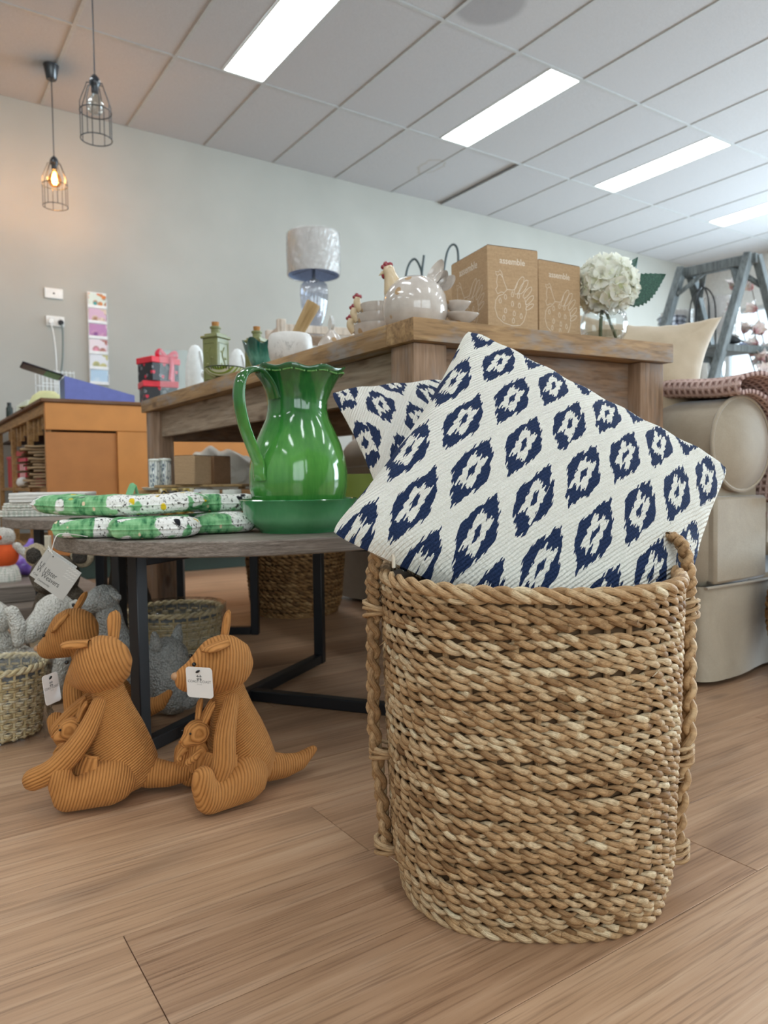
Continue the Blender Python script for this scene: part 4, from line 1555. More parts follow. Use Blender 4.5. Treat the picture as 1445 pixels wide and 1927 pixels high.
def M_kraft(name, a='#a98c6b', b='#b99c7a'):
    M = Mat(name, a, 0.75, spec=0.25)
    x, y, z = M.xyz(M.coord())
    n = M.noise(M.vec(x * 30, y * 30, z * 320), 1.0, 3, 0.6)
    n2 = M.noise(M.coord(), 260, 2)
    M.color(M.ramp(n * 0.5 + n2 * 0.5, [(0.35, a), (0.65, b)])); M.bump(n, 0.12, 0.001)
    return M.m


kraft_m = M_kraft('kraft_card')
kraft_dark = M_kraft('kraft_card_brown', '#8f7150', '#a08060')
print_m = plain('white_print', '#d9cbb8', 0.6)
edge_shade_m = plain('card_edge_shade', '#5d4a37', 0.8)  # dark brown paints the shadow along the carton tops


def hen_lines():
    """the printed hen drawing, unit box about 1 x 1, centred"""
    L = []
    body = [(0.0, 0.12), (-0.14, 0.12), (-0.24, 0.02), (-0.34, -0.02), (-0.40, -0.10), (-0.42, -0.25), (-0.36, -0.42), (-0.22, -0.52), (-0.02, -0.56), (0.16, -0.54), (0.24, -0.46), (0.30, -0.30), (0.30, -0.14), (0.26, 0.0)]
    L.append(body)
    L.append([(-0.14, 0.12), (-0.20, 0.24), (-0.24, 0.34), (-0.30, 0.40), (-0.36, 0.36), (-0.38, 0.24), (-0.36, 0.16), (-0.40, 0.10), (-0.36, 0.02), (-0.28, 0.06), (-0.22, 0.06)])
    L.append([(-0.38, 0.36), (-0.40, 0.44), (-0.33, 0.43), (-0.31, 0.48), (-0.26, 0.43), (-0.24, 0.34)])
    for (x, y, a, l) in ((0.14, 0.22, 1.05, 0.20), (0.24, 0.20, 0.95, 0.17), (0.33, 0.10, 0.85, 0.15), (0.38, -0.04, 0.75, 0.13), (0.38, -0.17, 0.55, 0.11)):
        pts = []
        for k in range(13):
            t = 2 * PI * k / 12
            u, w = l * math.cos(t), l * 0.33 * math.sin(t)
            pts.append((x + u * math.cos(a) - w * math.sin(a), y + u * math.sin(a) + w * math.cos(a)))
        L.append(pts)
    L.append([(0.0, 0.12), (0.06, 0.16), (0.10, 0.26)])
    for (x, y) in ((-0.18, -0.02), (-0.02, 0.04), (0.12, 0.02), (-0.30, -0.10), (-0.02, -0.14), (0.14, -0.16), (-0.18, -0.28), (0.02, -0.32), (0.18, -0.36), (-0.22, -0.42), (0.0, -0.46)):
        pts = []
        for k in range(9):
            t = 2 * PI * k / 8
            pts.append((x + 0.026 * math.sin(t) * (1 - 0.4 * math.cos(t)), y + 0.05 * math.cos(t)))
        L.append(pts)
    return L


HEN = hen_lines()


def carton(label, loc, rot, w, d, h, flip=False):
    """printed cardboard box; front faces local -y, side faces local -x"""
    t = thing('carton', label, 'box', loc, rot, 'printed cardboard boxes')
    G().box((0, 0, h / 2), (w, d, h), bev=0.0012).obj('carton_body', kraft_m, t)
    G().box((0, 0, h + 0.0007), (w - 0.003, d - 0.002, 0.0012), bev=0.0003).obj('top_flap', edge_shade_m, t)
    for (M, fw) in ((frame_m(Vector((0, -d / 2, h / 2)), (1, 0, 0), (0, 0, 1)), w), (frame_m(Vector((-w / 2, 0, h / 2)), (0, -1, 0), (0, 0, 1)), d)):
        text('lettering', 'assemble', 0.0215 * fw / 0.157 + 0.0015, print_m, t, M @ Matrix.Translation((-0.002, h * 0.335, 0.0002)), depth=0.0001, bold=0.0003, stretch=0.93)
        g = G()
        sx, sy = fw * 0.86, h * 0.62
        for ln in HEN:
            g.tube([(p[0] * sx, p[1] * sy - h * 0.07, 0) for p in ln], 0.00055, 4)
        g.v = [(x, y, z * 0.3) for x, y, z in g.v]
        g.xf(M @ Matrix.Translation((0, 0, 0.0001))).obj('hen_drawing', print_m, t)
    return t


RB = math.radians(-5.97)


def on_axis(corner, w, d, rot):
    return Vector(corner) + Vector((w / 2 * math.cos(rot) - d / 2 * math.sin(rot), w / 2 * math.sin(rot) + d / 2 * math.cos(rot)))


for (lab, cor, w, d, rd) in (('kraft box with white hen drawings on two faces, beside the ceramic hen', (1.057, 1.172), 0.126, 0.157, -10.6),
                         ('kraft box with a white hen drawing, between the corner box and the flowers', (1.225, 1.189), 0.127, 0.157, -3.6),
                         ('kraft box behind the others, just a strip showing past the corner box', (1.175, 1.47), 0.157, 0.126, -6)):
    q = on_axis(cor, w, d, math.radians(rd))
    carton(lab, (q.x, q.y, TZ), math.radians(rd), w, d, 0.178)

# --- speckled ceramic hen with spoon tail
def M_hen():
    M = Mat('hen_glaze', '#c2b7ad', 0.12, coat=0.6)
    p = M.coord()
    n = M.noise(p, 40, 3)
    sp = M.vor(M.vscale(p, (1.0, 1.0, 0.75)), 30, rnd=0.55)
    c = M.ramp(n, [(0.3, '#b9aea5'), (0.7, '#cdc4bb')])
    M.color(M.mix(sp.step(0.235, 0.20), c, '#b39470'))
    return M.m


hen_m = M_hen()
cream_m = plain('bisque_glaze', '#cdb794', 0.25, coat=0.4)
comb_m = plain('red_comb_glaze', '#8c1f2b', 0.2, coat=0.5)


def spoon(parent, M, L=0.058, W=0.021, D=0.016, name='measuring_spoon'):
    """oval bowl of a spoon, hollow side up, root at origin along +x"""
    nu, nv = 9, 20
    g = G(); v = []; f = []
    for sgn in (1, -1):
        for i in range(nu):
            s = i / (nu - 1)
            for k in range(nv):
                a = 2 * PI * k / nv
                x = L * 0.5 + s * L * 0.5 * math.cos(a); y = s * W * math.sin(a) * (1 - 0.25 * math.cos(a))
                z = -D * (1 - s * s) if sgn == 1 else -D * (1 - s * s) * 0.86 + 0.0016 * (1 - s)
                v.append((x, y, z if sgn == 1 else z + 0.0004))
    for sgn in (0, 1):
        o = sgn * nu * nv
        for i in range(nu - 1):
            for k in range(nv):
                l = (k + 1) % nv
                f.append((o + i * nv + k, o + i * nv + l, o + (i + 1) * nv + l, o + (i + 1) * nv + k))
    for k in range(nv):
        l = (k + 1) % nv
        f.append(((nu - 1) * nv + k, (nu - 1) * nv + l, (2 * nu - 1) * nv + l, (2 * nu - 1) * nv + k))
    g.add(v, f)
    g.tube([(-0.006, 0, -0.002), (0.004, 0, -0.001)], [0.004, 0.003], 8)
    return g.xf(M).obj(name, hen_m, parent, sharp=80)


def hen(label, loc, rot):
    t = thing('ceramic_hen', label, 'ornament', loc, rot)
    pr = [(0.0001, 0.0), (0.052, 0.0), (0.060, 0.008), (0.0665, 0.028), (0.0675, 0.045), (0.064, 0.064), (0.055, 0.082), (0.042, 0.0955), (0.026, 0.103), (0.0001, 0.106)]
    G().lathe(pr, 48).obj('round_body', hen_m, t, sharp=80)
    Mh = Matrix.Translation((0.040, 0, 0.074)) @ Matrix.Rotation(0.28, 4, 'Y')
    G().lathe([(0.026, -0.012), (0.0225, 0.008), (0.0165, 0.026), (0.0125, 0.040), (0.0125, 0.049), (0.009, 0.056), (0.0001, 0.058)], 24).xf(Mh).obj('neck', cream_m, t, sharp=80)
    cb = G()
    for (x, z, r) in ((-0.006, 0.058, 0.006), (0.002, 0.0615, 0.0062), (0.009, 0.058, 0.0052)): cb.ball((x, 0, z), (r, 0.0042, r), 10, 6)
    cb.ball((0.0145, 0, 0.040), (0.0035, 0.004, 0.006), 8, 6)
    cb.xf(Mh).obj('comb', comb_m, t)
    G().lathe([(0.005, 0), (0.0001, 0.012)], 10).xf(Mh @ Matrix.Translation((0.012, 0, 0.047)) @ Matrix.Rotation(PI / 2 + 0.3, 4, 'Y')).obj('beak', cream_m, t)
    # slotted tail holding five spoons
    for (z, el, L, W, x, dy) in ((0.030, -0.02, 0.072, 0.030, -0.060, 0.0), (0.052, 0.02, 0.058, 0.025, -0.058, 0.0), (0.078, 0.75, 0.042, 0.018, -0.050, 0.006), (0.086, 0.95, 0.040, 0.017, -0.042, 0.0), (0.092, 1.12, 0.056, 0.018, -0.032, -0.004)):
        M = Matrix.Translation((x, dy, z)) @ Matrix.Rotation(PI, 4, 'Z') @ Matrix.Rotation(-el, 4, 'Y')
        if el > 0.5: M = M @ Matrix.Rotation(0.9, 4, 'X')
        spoon(t, M, L, W, 0.022 if el < 0.5 else 0.012)
    return t


hen('large speckled ceramic hen with red comb and a fan of spoons for a tail', (0.915, 1.235, TZ), math.radians(146))


def cup_set(label, loc, rot):
    t = thing('hen_cup', label, 'measuring cup', loc, rot, 'nested hen measuring cups')
    return t


cupm = {}
z = TZ
for i, (r, lab) in enumerate(((0.060, 'widest speckled measuring cup with a hen head, lowest of the nested stack'), (0.052, 'middle speckled measuring cup with a hen head in the nested stack'), (0.044, 'smallest speckled measuring cup with a hen head, topmost of the nested stack'))):
    t = thing('hen_cup', lab, 'measuring cup', (0.948, 1.418, z), math.radians(150), 'nested hen measuring cups')
    h = 0.042
    G().lathe([(0.0001, 0.0), (r * 0.62, 0.0), (r * 0.85, 0.010), (r * 0.97, 0.026), (r, h), (r - 0.003, h), (r * 0.93, 0.026), (r * 0.8, 0.012), (0.0001, 0.005)], 36).obj('cup_bowl', hen_m, t, sharp=70)
    hh = 0.030
    G().tube(spline([(r - 0.004, 0, h - 0.012), (r + 0.006, 0, h + 0.002), (r + 0.004, 0, h + hh * 0.55)], 5), [0.011 - 0.004 * k / 10 for k in range(11)], 10).obj('head', cream_m, t, sharp=70)
    cb = G()
    for (dx, dz, rr) in ((-0.004, 0.0, 0.005), (0.003, 0.003, 0.0055), (0.009, -0.001, 0.0045)): cb.ball((r + 0.003 + dx, 0, h + hh * 0.62 + dz), (rr, 0.0042, rr), 8, 6)
    cb.obj('comb', comb_m, t)
    z += 0.024

# --- clear glazed dome with knob (a ceramic bird cover)
shiny_w = plain('white_glaze', '#d4d6d5', 0.08, coat=0.8)
dm = thing('glazed_bell', 'small shiny white ceramic bell with flat knob, between the mortar and the hens', 'ornament', (0.985, 1.70, TZ), 0.4)
G().lathe([(0.0001, 0.002), (0.040, 0.0), (0.043, 0.012), (0.041, 0.030), (0.034, 0.052), (0.022, 0.070), (0.010, 0.080), (0.008, 0.086), (0.0001, 0.086)], 36).obj('bell', hen_m, dm, sharp=70)
kb = G()
kb.disc((0, 0, 0.102), 0.0165, 18, (0.83, -0.56, 0), 0.008)
kb.disc((0, 0, 0.118), 0.006, 12, (0.83, -0.56, 0), 0.006)
kb.xf(Matrix.Identity(4)).obj('knob', shiny_w, dm)

# --- marble mortar and wooden pestle
def M_marble():
    M = Mat('white_marble', '#dcdad6', 0.45)
    n = M.noise(M.coord(), 22, 6, 0.65, dist=1.2)
    M.color(M.ramp(n, [(0.34, '#a3a09c'), (0.42, '#d3d0cc'), (0.7, '#e2e0dc')]))
    return M.m


mo = thing('mortar', 'white marble mortar with a wooden pestle leaning in it', 'mortar', (0.915, 1.80, TZ))
G().lathe([(0.0001, 0.0), (0.040, 0.0), (0.050, 0.006), (0.057, 0.025), (0.060, 0.05), (0.0575, 0.076), (0.053, 0.083), (0.047, 0.082), (0.043, 0.070), (0.036, 0.040), (0.02, 0.024), (0.0001, 0.02)], 48).obj('mortar_bowl', M_marble(), mo, sharp=60)
wood_lt = M_pine('pestle_wood', '#8c7048', '#a98c60', '#bfa27a', axis='z', amt=0.0)
pe = thing('pestle', 'thick pale wooden pestle leaning in the marble mortar', 'pestle', (0.915 - 0.012, 1.80, TZ + 0.030))
pe.rotation_mode = 'QUATERNION'
pd = (pR * 0.50 + pU * 0.86 - Vector((_f.x, _f.y, 0)) * 0.10).normalized()
pe.rotation_quaternion = pd.to_track_quat('Z', 'Y')
G().lathe([(0.0001, 0.0), (0.012, 0.002), (0.0165, 0.012), (0.0165, 0.035), (0.0145, 0.055), (0.0165, 0.09), (0.0185, 0.13), (0.0195, 0.150), (0.018, 0.154), (0.0001, 0.1555)], 28).obj('pestle_shaft', wood_lt, pe, sharp=50)

# --- teal scalloped bowl
teal_m = M_glaze('teal_glaze', '#0f4a41', '#23705f', '#5fa08d', 1.2, (0.0, 0.08))
tb = thing('scalloped_bowl', 'teal green flower-shaped glazed bowl left of the marble mortar', 'bowl', (0.885, 1.925, TZ))


def petal(p, a):
    x, y, z = p
    t = z / 0.08
    k = 1 + 0.10 * t * math.cos(5 * a)
    return (x * k, y * k, z + 0.008 * t * t * math.cos(5 * a))


G().lathe([(0.0001, 0.0), (0.018, 0.0), (0.022, 0.006), (0.030, 0.028), (0.042, 0.058), (0.047, 0.08), (0.0445, 0.08), (0.039, 0.058), (0.027, 0.03), (0.0001, 0.01)], 60, fn=petal).obj('bowl_body', teal_m, tb, sharp=70)

# --- olive square oil bottles
olive_m = plain('olive_glaze', '#777a49', 0.38, 0.12, 30, coat=0.1)
cork_m = plain('cork', '#a7743f', 0.85, var=0.2, scale=200)


def bottle(label, loc, rot):
    t = thing('oil_bottle', label, 'bottle', loc, rot, 'olive oil bottles')
    g = G().box((0, 0, 0.078), (0.062, 0.062, 0.156), bev=0.004)
    g.box((0, 0, 0.158), (0.070, 0.070, 0.008), bev=0.003).box((0, 0, 0.166), (0.052, 0.052, 0.008), bev=0.004)
    g.obj('bottle_body', olive_m, t)
    pn = G()
    for a in range(4):
        R = Matrix.Rotation(a * PI / 2, 4, 'Z')
        q = G()
        for (cx, cz, w, h) in ((0, 0.022, 0.044, 0.003), (0, 0.138, 0.044, 0.003), (-0.0215, 0.08, 0.003, 0.118), (0.0215, 0.08, 0.003, 0.118)): q.box((cx, -0.0313, cz), (w, 0.003, h), bev=0.001)
        q.tube(spline([(-0.006, -0.0312, 0.04), (0.006, -0.0312, 0.07), (-0.006, -0.0312, 0.10), (0.004, -0.0312, 0.125)], 6), 0.0022, 6)
        for k in range(4): q.ball((0.009 * (-1) ** k, -0.0312, 0.05 + 0.02 * k), (0.006, 0.002, 0.004), 8, 5)
        q.xf(R); pn.add(q.v, q.f)
    pn.obj('raised_panel', olive_m, t)
    G().lathe([(0.0001, 0.166), (0.016, 0.166), (0.0145, 0.172), (0.0145, 0.186), (0.018, 0.188), (0.018, 0.193), (0.014, 0.195), (0.0001, 0.195)], 20).obj('bottle_neck', olive_m, t)
    G().lathe([(0.0001, 0.194), (0.0105, 0.195), (0.012, 0.209), (0.0001, 0.2095)], 16).obj('cork', cork_m, t)
    return t


bottle('square olive green oil bottle with cork, nearer the white dome at the table edge', (0.905, 2.31, TZ), math.radians(-62))
bottle('square olive green oil bottle with cork, behind the teal bowl', (1.05, 2.31, TZ), math.radians(-58))

# --- white bisque house-like domes with a round knob
chalk_m = plain('white_bisque', '#dedfdd', 0.6, bump=0.1, scale=60)


def dome(label, loc, rot):
    t = thing('bisque_dome', label, 'ornament', loc, rot, 'white bisque domes')
    g = G()
    pr = [(0.0001, 0.0), (0.040, 0.0), (0.042, 0.03), (0.040, 0.08), (0.033, 0.125), (0.024, 0.15), (0.013, 0.163), (0.0001, 0.167)]
    g.lathe(pr, 32, fn=lambda p, a: (p[0] * 0.7, p[1], p[2]))
    g.obj('dome_body', chalk_m, t, sharp=70)
    k = G().ball((0.030, 0.012, 0.062), (0.006, 0.013, 0.013), 16, 10)
    k.obj('round_knob', chalk_m, t)
    G().tube(spline([(0.021, 0.0, 0.142), (0.028, 0.002, 0.11), (0.031, 0.008, 0.08)], 6), 0.0025, 6).obj('seam_ridge', chalk_m, t)
    return t


dome('smooth white bisque dome with a round knob, left of the first olive bottle', (0.905, 2.50, TZ), math.radians(-66))
dome('smooth white bisque dome half hidden between the two olive bottles', (1.06, 2.50, TZ), math.radians(-66))
acr = tag(G().box((0.872, 2.63, TZ + 0.083), (0.10, 0.005, 0.166), math.radians(-20), 0.001).obj('acrylic_sign', clear('acrylic', '#eef3f3', 0.03)), 'clear acrylic upright panel beside the white bisque dome', 'sign')

# --- striped dish with a napkin
def M_stripe(name, a, b, k, axis=0, duty=0.5):
    M = Mat(name, a, 0.7)
    c = M.xyz(M.coord())[axis]
    M.color(M.mix(((c * k).frac() < duty), a, b))
    return M.m


dish = thing('striped_dish', 'low dish with lime and black stripes lying by the olive bottles', 'dish', (0.862, 2.13, TZ), math.radians(50))
G().lathe([(0.0001, 0.0), (0.030, 0.0), (0.052, 0.016), (0.062, 0.030), (0.060, 0.031), (0.049, 0.018), (0.0001, 0.005)], 40).obj('dish_body', M_stripe('lime_stripe', '#8ba238', '#dfe0c8', 90, 0), dish, sharp=70)
G().lathe([(0.0001, 0.030), (0.055, 0.031), (0.061, 0.034), (0.055, 0.036), (0.0001, 0.034)], 32).obj('dark_lid', plain('dark_green_lid', '#2b3a26', 0.4), dish)
stp = G()
for k in range(9):
    a = 2.6 + k * 0.13
    stp.beam((0.033 * math.cos(a), 0.033 * math.sin(a), 0.002), (0.063 * math.cos(a), 0.063 * math.sin(a), 0.030), 0.003, 0.0015, bev=0.0004)
stp.obj('black_rib', plain('black_rib', '#20231d', 0.5), dish)

# --- hydrangea in a glass globe
va = thing('flower_vase', 'clear glass globe vase holding a white hydrangea', 'vase', (1.418, 1.168, TZ))
glass_m = Mat('clear_glass', '#ffffff', 0.02)
glass_m.b.inputs['Transmission Weight'].default_value = 1.0; glass_m.b.inputs['IOR'].default_value = 1.3
glass_m = clear('vase_glass', '#fbfcfc', 0.05, 0.02)
G().lathe([(0.0001, 0.0), (0.026, 0.0), (0.040, 0.008), (0.051, 0.028), (0.054, 0.05), (0.050, 0.072), (0.040, 0.089), (0.034, 0.096), (0.0325, 0.0955), (0.038, 0.088), (0.048, 0.071), (0.052, 0.05), (0.049, 0.029), (0.038, 0.0105), (0.0001, 0.006)], 48).obj('glass_globe', glass_m, va, sharp=80)
water_m = clear('vase_water', '#f7f9f7', 0.03, 0.0)
G().lathe([(0.0001, 0.007), (0.037, 0.0115), (0.0455, 0.0255), (0.0465, 0.030), (0.0001, 0.030)], 36).obj('water', water_m, va, sharp=50)
hy = thing('hydrangea', 'white hydrangea head with green leaves in the glass globe', 'flower', (1.418, 1.168, TZ))
stem_m = plain('green_stem', '#4c5a3c', 0.7)
G().tube(spline([(-0.012, 0.0, 0.016), (-0.008, 0.002, 0.06), (0.0, 0.0, 0.11)], 6), 0.0042, 8).obj('stem', stem_m, hy)
G().tube(spline([(0.030, -0.012, 0.018), (0.012, -0.006, 0.06), (-0.002, 0.0, 0.10)], 6), 0.0035, 8).obj('stem', stem_m, hy)
M = Mat('hydrangea_petal', '#ecece0', 0.6)
pn = M.attr('rad'); M.color(M.ramp(pn, [(0.0, '#d3dc98'), (0.28, '#f0f1dc'), (0.6, '#f8f8f3')]))
_tr = M.n('BsdfTranslucent'); _tr.inputs[0].default_value = C('#f6f7e8')
_mx = M.n('MixShader'); _mx.inputs[0].default_value = 0.42
M.link(M.b.outputs[0], _mx.inputs[1]); M.link(_tr.outputs[0], _mx.inputs[2]); M.link(_mx.outputs[0], M.nt.nodes['Material Output'].inputs[0])
petal_m = M.m


def floret_mesh(seed):
    rg = random.Random(seed)
    V_, F_, R_ = [], [], []
    for k in range(4):
        a = k * PI / 2 + rg.uniform(-0.15, 0.15); nu, nv = 6, 5
        L = 0.027 * rg.uniform(0.9, 1.15); o = len(V_)
        cup = rg.uniform(0.1, 0.5)
        for i in range(nu):
            u = i / (nu - 1)
            w = 0.0165 * math.sin(PI * min(1, 0.12 + 0.8 * u)) ** 0.7 * (1 if u < 0.95 else 0.55)
            for j in range(nv):
                s = (j / (nv - 1) - 0.5) * 2
                x = L * u; y = w * s; zz = cup * 0.012 * u * u + 0.004 * s * s * u - 0.0035 * math.sin(s * 3 + k) * u
                V_.append((x * math.cos(a) - y * math.sin(a), x * math.sin(a) + y * math.cos(a), zz)); R_.append(u)
        for i in range(nu - 1):
            for j in range(nv - 1): F_.append((o + i * nv + j, o + (i + 1) * nv + j, o + (i + 1) * nv + j + 1, o + i * nv + j + 1))
    me = bpy.data.meshes.new('floret'); me.from_pydata(V_, [], F_); set_attr(me, 'rad', R_); me.materials.append(petal_m)
    me.polygons.foreach_set('use_smooth', [True] * len(F_))
    return me


fm = [floret_mesh(i) for i in range(5)]
hc = Vector((0.008, 0.0, 0.142))
for i in range(84):
    zz = 1 - 1.75 * (i + 0.5) / 84; a = i * 2.39996
    rr = math.sqrt(max(0, 1 - zz * zz))
    d = Vector((rr * math.cos(a), rr * math.sin(a), zz))
    o = link('floret', fm[i % 5], hy, hc + Vector((d.x * 0.062, d.y * 0.062, d.z * 0.060)) * random.uniform(0.88, 1.06))
    o.rotation_mode = 'QUATERNION'; o.rotation_quaternion = d.to_track_quat('Z', 'Y') @ Matrix.Rotation(random.uniform(0, 6), 3, 'Z').to_quaternion()


def leaf(parent, base, tip, width, nrm, mat, name='leaf', jag=0.10, curl=0.0):
    base, tip = Vector(base), Vector(tip); ax = tip - base; L = ax.length; x = ax.normalized()
    z = Vector(nrm); z = (z - x * x.dot(z)).normalized(); y = z.cross(x)
    nu = 28; P = np.zeros((nu, 5, 3))
    for i in range(nu):
        u = i / (nu - 1)
        w = width * (math.sin(PI * u ** 0.75) ** 0.9) * (1 + jag * (1 if i % 2 else -0.4)) * (1 - 0.25 * u)
        for k, s in enumerate((-1, -0.5, 0, 0.5, 1)):
            p = base + x * (L * u) + y * (w * s) + z * (0.10 * width * abs(s) - curl * u * u)
            P[i, k] = p
    me = grid_mesh(name, P, mat)
    o = link(name, me, parent); m = o.modifiers.new('t', 'SOLIDIFY'); m.thickness = 0.0007
    return o


def M_leaf(name='hydrangea_leaf', a='#20473a', b='#3c6a55'):
    M = Mat(name, a, 0.5)
    v = M.vor(M.coord(), 190, 'DISTANCE_TO_EDGE')
    M.color(M.mix(v.step(0.10, 0.02) * 0.7, a, b)); M.bump(v, 0.4, 0.001)
    return M.m


leaf_m = M_leaf()
Fh = Vector((_f.x, _f.y, 0)).normalized()
lb = Vector((0.0, 0.0, 0.105)) + pR * 0.03
leaf(hy, lb, lb + pR * 0.122 + pU * 0.066 + Fh * 0.02, 0.042, -Fh + pU * 0.25, leaf_m)
leaf(hy, Vector((0, 0, 0.17)) + pR * 0.058, Vector((0, 0, 0.207)) + pR * 0.079, 0.016, -Fh * 0.6 + pR * 0.5, leaf_m)
leaf(hy, Vector((0, 0, 0.105)) + pR * 0.020, Vector((0, 0, 0.075)) + pR * 0.038, 0.012, -Fh, leaf_m)

# ------------------------------------------------------------------ mugs, cups and cartons on the round table behind
def M_blueprint():
    M = Mat('blue_stripe_glaze', '#dfe3e0', 0.2, coat=0.5)
    x, y, z = M.xyz(M.coord())
    a = M.n('Math', operation='ARCTAN2'); M.link(y, a.inputs[0]); M.link(x, a.inputs[1]); an = E(M.nt, a.outputs[0])
    band = (an * 2.2).frac()
    grey = (band > 0.72)
    pat = M.vor(M.vec(an * 2.2, z * 40.0, 0.0), 1.6).step(0.42, 0.36) * (band < 0.6)
    c = M.mix(grey, '#e6e9e6', '#8fa29c')
    M.color(M.mix(pat, c, '#2f4468'))
    return M.m


blue_m = M_blueprint()
cupw_m = plain('cream_glaze', '#d9ddd2', 0.25, coat=0.4)


def mug_mesh(mat, r=0.037, h=0.085):
    return G().lathe([(0.0001, 0.0), (r * 0.86, 0.0), (r * 0.97, 0.006), (r, 0.014), (r, h - 0.003), (r - 0.0012, h), (r - 0.004, h - 0.003), (r - 0.004, 0.01), (0.0001, 0.007)], 32).mesh('cup_body', mat, 50)


def mug(label, loc, mat, r=0.037, h=0.085, handle=None, cat='mug', group=None, lid=False):
    t = thing('mug', label, cat, loc, 0, group)
    link('cup_body', mug_mesh(mat, r, h), t)
    if handle is not None:
        d = Vector((math.cos(handle), math.sin(handle), 0))
        G().tube(spline([d * r * 0.97 + Vector((0, 0, h * 0.8)), d * (r + 0.016) + Vector((0, 0, h * 0.78)), d * (r + 0.024) + Vector((0, 0, h * 0.5)), d * (r + 0.012) + Vector((0, 0, h * 0.22)), d * r * 0.97 + Vector((0, 0, h * 0.2))], 5), 0.0045, 8).obj('handle', mat, t)
    if lid:
        G().lathe([(0.0001, h), (r + 0.001, h), (r + 0.0015, h + 0.004), (r * 0.9, h + 0.008), (0.0001, h + 0.009)], 28).obj('lid', cupw_m, t)
    return t


def P2(px, z, d):
    """point at picture column px, forward distance d, height z"""
    x = (px - 722.5) / 1390.6
    v = Vector((_f.x, _f.y, 0)).normalized() * d + Vector((_r.x, _r.y, 0)).normalized() * (x * d)
    return Vector((v.x, v.y, z))


# small kraft boxes the cups stand on
b1 = P2(300, RZ, 2.28)
kb = thing('small_carton', 'low plain kraft box under the two tall patterned cups', 'box', b1, RT)
G().box((0, 0, 0.035), (0.17, 0.09, 0.07), bev=0.002).obj('carton_body', M_kraft('kraft_plain', '#a8865c', '#b8966b'), kb)
G().box((0, 0, 0.0715), (0.16, 0.085, 0.003), bev=0.001).obj('lid_flap', M_kraft('kraft_flap', '#b39269', '#c4a47b'), kb)
tr = P2(301, RZ + 0.0732, 2.25)
tag(G().lathe([(0.0001, 0.0), (0.045, 0.0), (0.053, 0.007), (0.051, 0.008), (0.0001, 0.003)], 32).obj('small_plate', cupw_m, None, tr), 'small white plate under the two tall patterned cups', 'plate')
mug('tall white cup with blue floral stripes, left one of the pair on the plate', P2(293, RZ + 0.077, 2.245), blue_m, 0.0175, 0.082, group='blue striped cups', lid=True)
mug('tall white cup with blue floral stripes, right one of the pair, nearer the big cartons', P2(312, RZ + 0.077, 2.27), blue_m, 0.0185, 0.084, group='blue striped cups', lid=True)
mug('short blue striped cup standing low, left of the kraft box', P2(256, RZ, 2.14), blue_m, 0.034, 0.046, group='blue striped cups', lid=True)


def M_gold():
    M = Mat('gold_print_glaze', '#b99a3f', 0.25, coat=0.4)
    n = M.noise(M.coord(), 42, 3, 0.6)
    M.color(M.ramp(n, [(0.36, '#2b2419'), (0.47, '#8d7030'), (0.58, '#c9ae5a'), (0.7, '#efe9d8')]))
    return M.m


gold_m = M_gold()
rib_m = plain('dark_ribbon', '#2c2a26', 0.5)
for (lab, px, hh) in (('gold and black patterned mug tied with dark ribbon, left one', 323, 2.7), ('gold and black patterned mug, right of its ribboned twin', 344, 5.6)):
    q = P2(px, RZ, 2.02)
    m_ = mug(lab, q, gold_m, 0.034, 0.079, hh, group='gold patterned mugs')
    g = G()
    for s in (-1, 1):
        g.tube(spline([(-0.02, -0.034, 0.06), (-0.02 + s * 0.015, -0.045, 0.072), (-0.02 + s * 0.022, -0.045, 0.058), (-0.02, -0.036, 0.059)], 5), 0.0022, 6)
    g.obj('ribbon_bow', rib_m, m_)
mug('white mug with a dark blue patch on its left side', P2(369, RZ, 2.04), M_stripe('blue_patch_glaze', '#dfe3e4', '#2d4470', 9.0, 1, 0.22), 0.030, 0.075)
for (lab, px) in (('plain cream cup, left one of two beside the green jug', 396), ('plain cream cup, right one of two, nearest the green jug', 437)):
    mug(lab, P2(px, RZ, 2.03), cupw_m, 0.026, 0.073, group='plain cream cups')
for (lab, px, w) in (('narrow kraft box between the two cream cups', 417, 0.036), ('kraft box behind the green jug handle', 460, 0.05)):
    q = P2(px, RZ, 2.09)
    t = thing('small_carton', lab, 'box', q, RT); G().box((0, 0, 0.036), (w, 0.06, 0.072), bev=0.002).obj('carton_body', M_kraft('kraft_s', '#8f6a44', '#a07a52'), t)
    G().box((0, 0, 0.073), (w - 0.002, 0.056, 0.002), bev=0.0005).obj('lid_flap', edge_shade_m, t)
shelf_b = thing('riser_board', 'thin board bridging the small kraft boxes, carrying two big cartons', 'board', P2(385, RZ + 0.0795, 2.25), RT)
G().box((0, 0, 0.004), (0.26, 0.15, 0.008), bev=0.002).obj('board_plank', wood_lt, shelf_b)
for k in (-1, 1): G().box((k * 0.105, 0.05, -0.0398), (0.018, 0.03, 0.0792), bev=0.002).obj('board_foot', wood_lt, shelf_b)
dkcard = M_kraft('kraft_dark_side', '#6e5138', '#7d5e43')
for (lab, px, d, w, dd) in (('plain kraft carton with a pale front, left one on the riser board', 366, 2.20, 0.075, 0.085), ('brown carton with a dark side, right one on the riser board', 409, 2.26, 0.045, 0.085)):
    q = P2(px, RZ + 0.0878, d)
    t = thing('kraft_carton', lab, 'box', q, RT - 0.42, 'cartons on the riser board')
    G().box((0, 0, 0.042), (w, dd, 0.084), bev=0.002).obj('carton_body', kraft_m if 'pale' in lab else dkcard, t)
    G().box((0, 0, 0.085), (w * 0.96, dd * 0.96, 0.002), bev=0.0005).obj('top_flap', edge_shade_m, t)
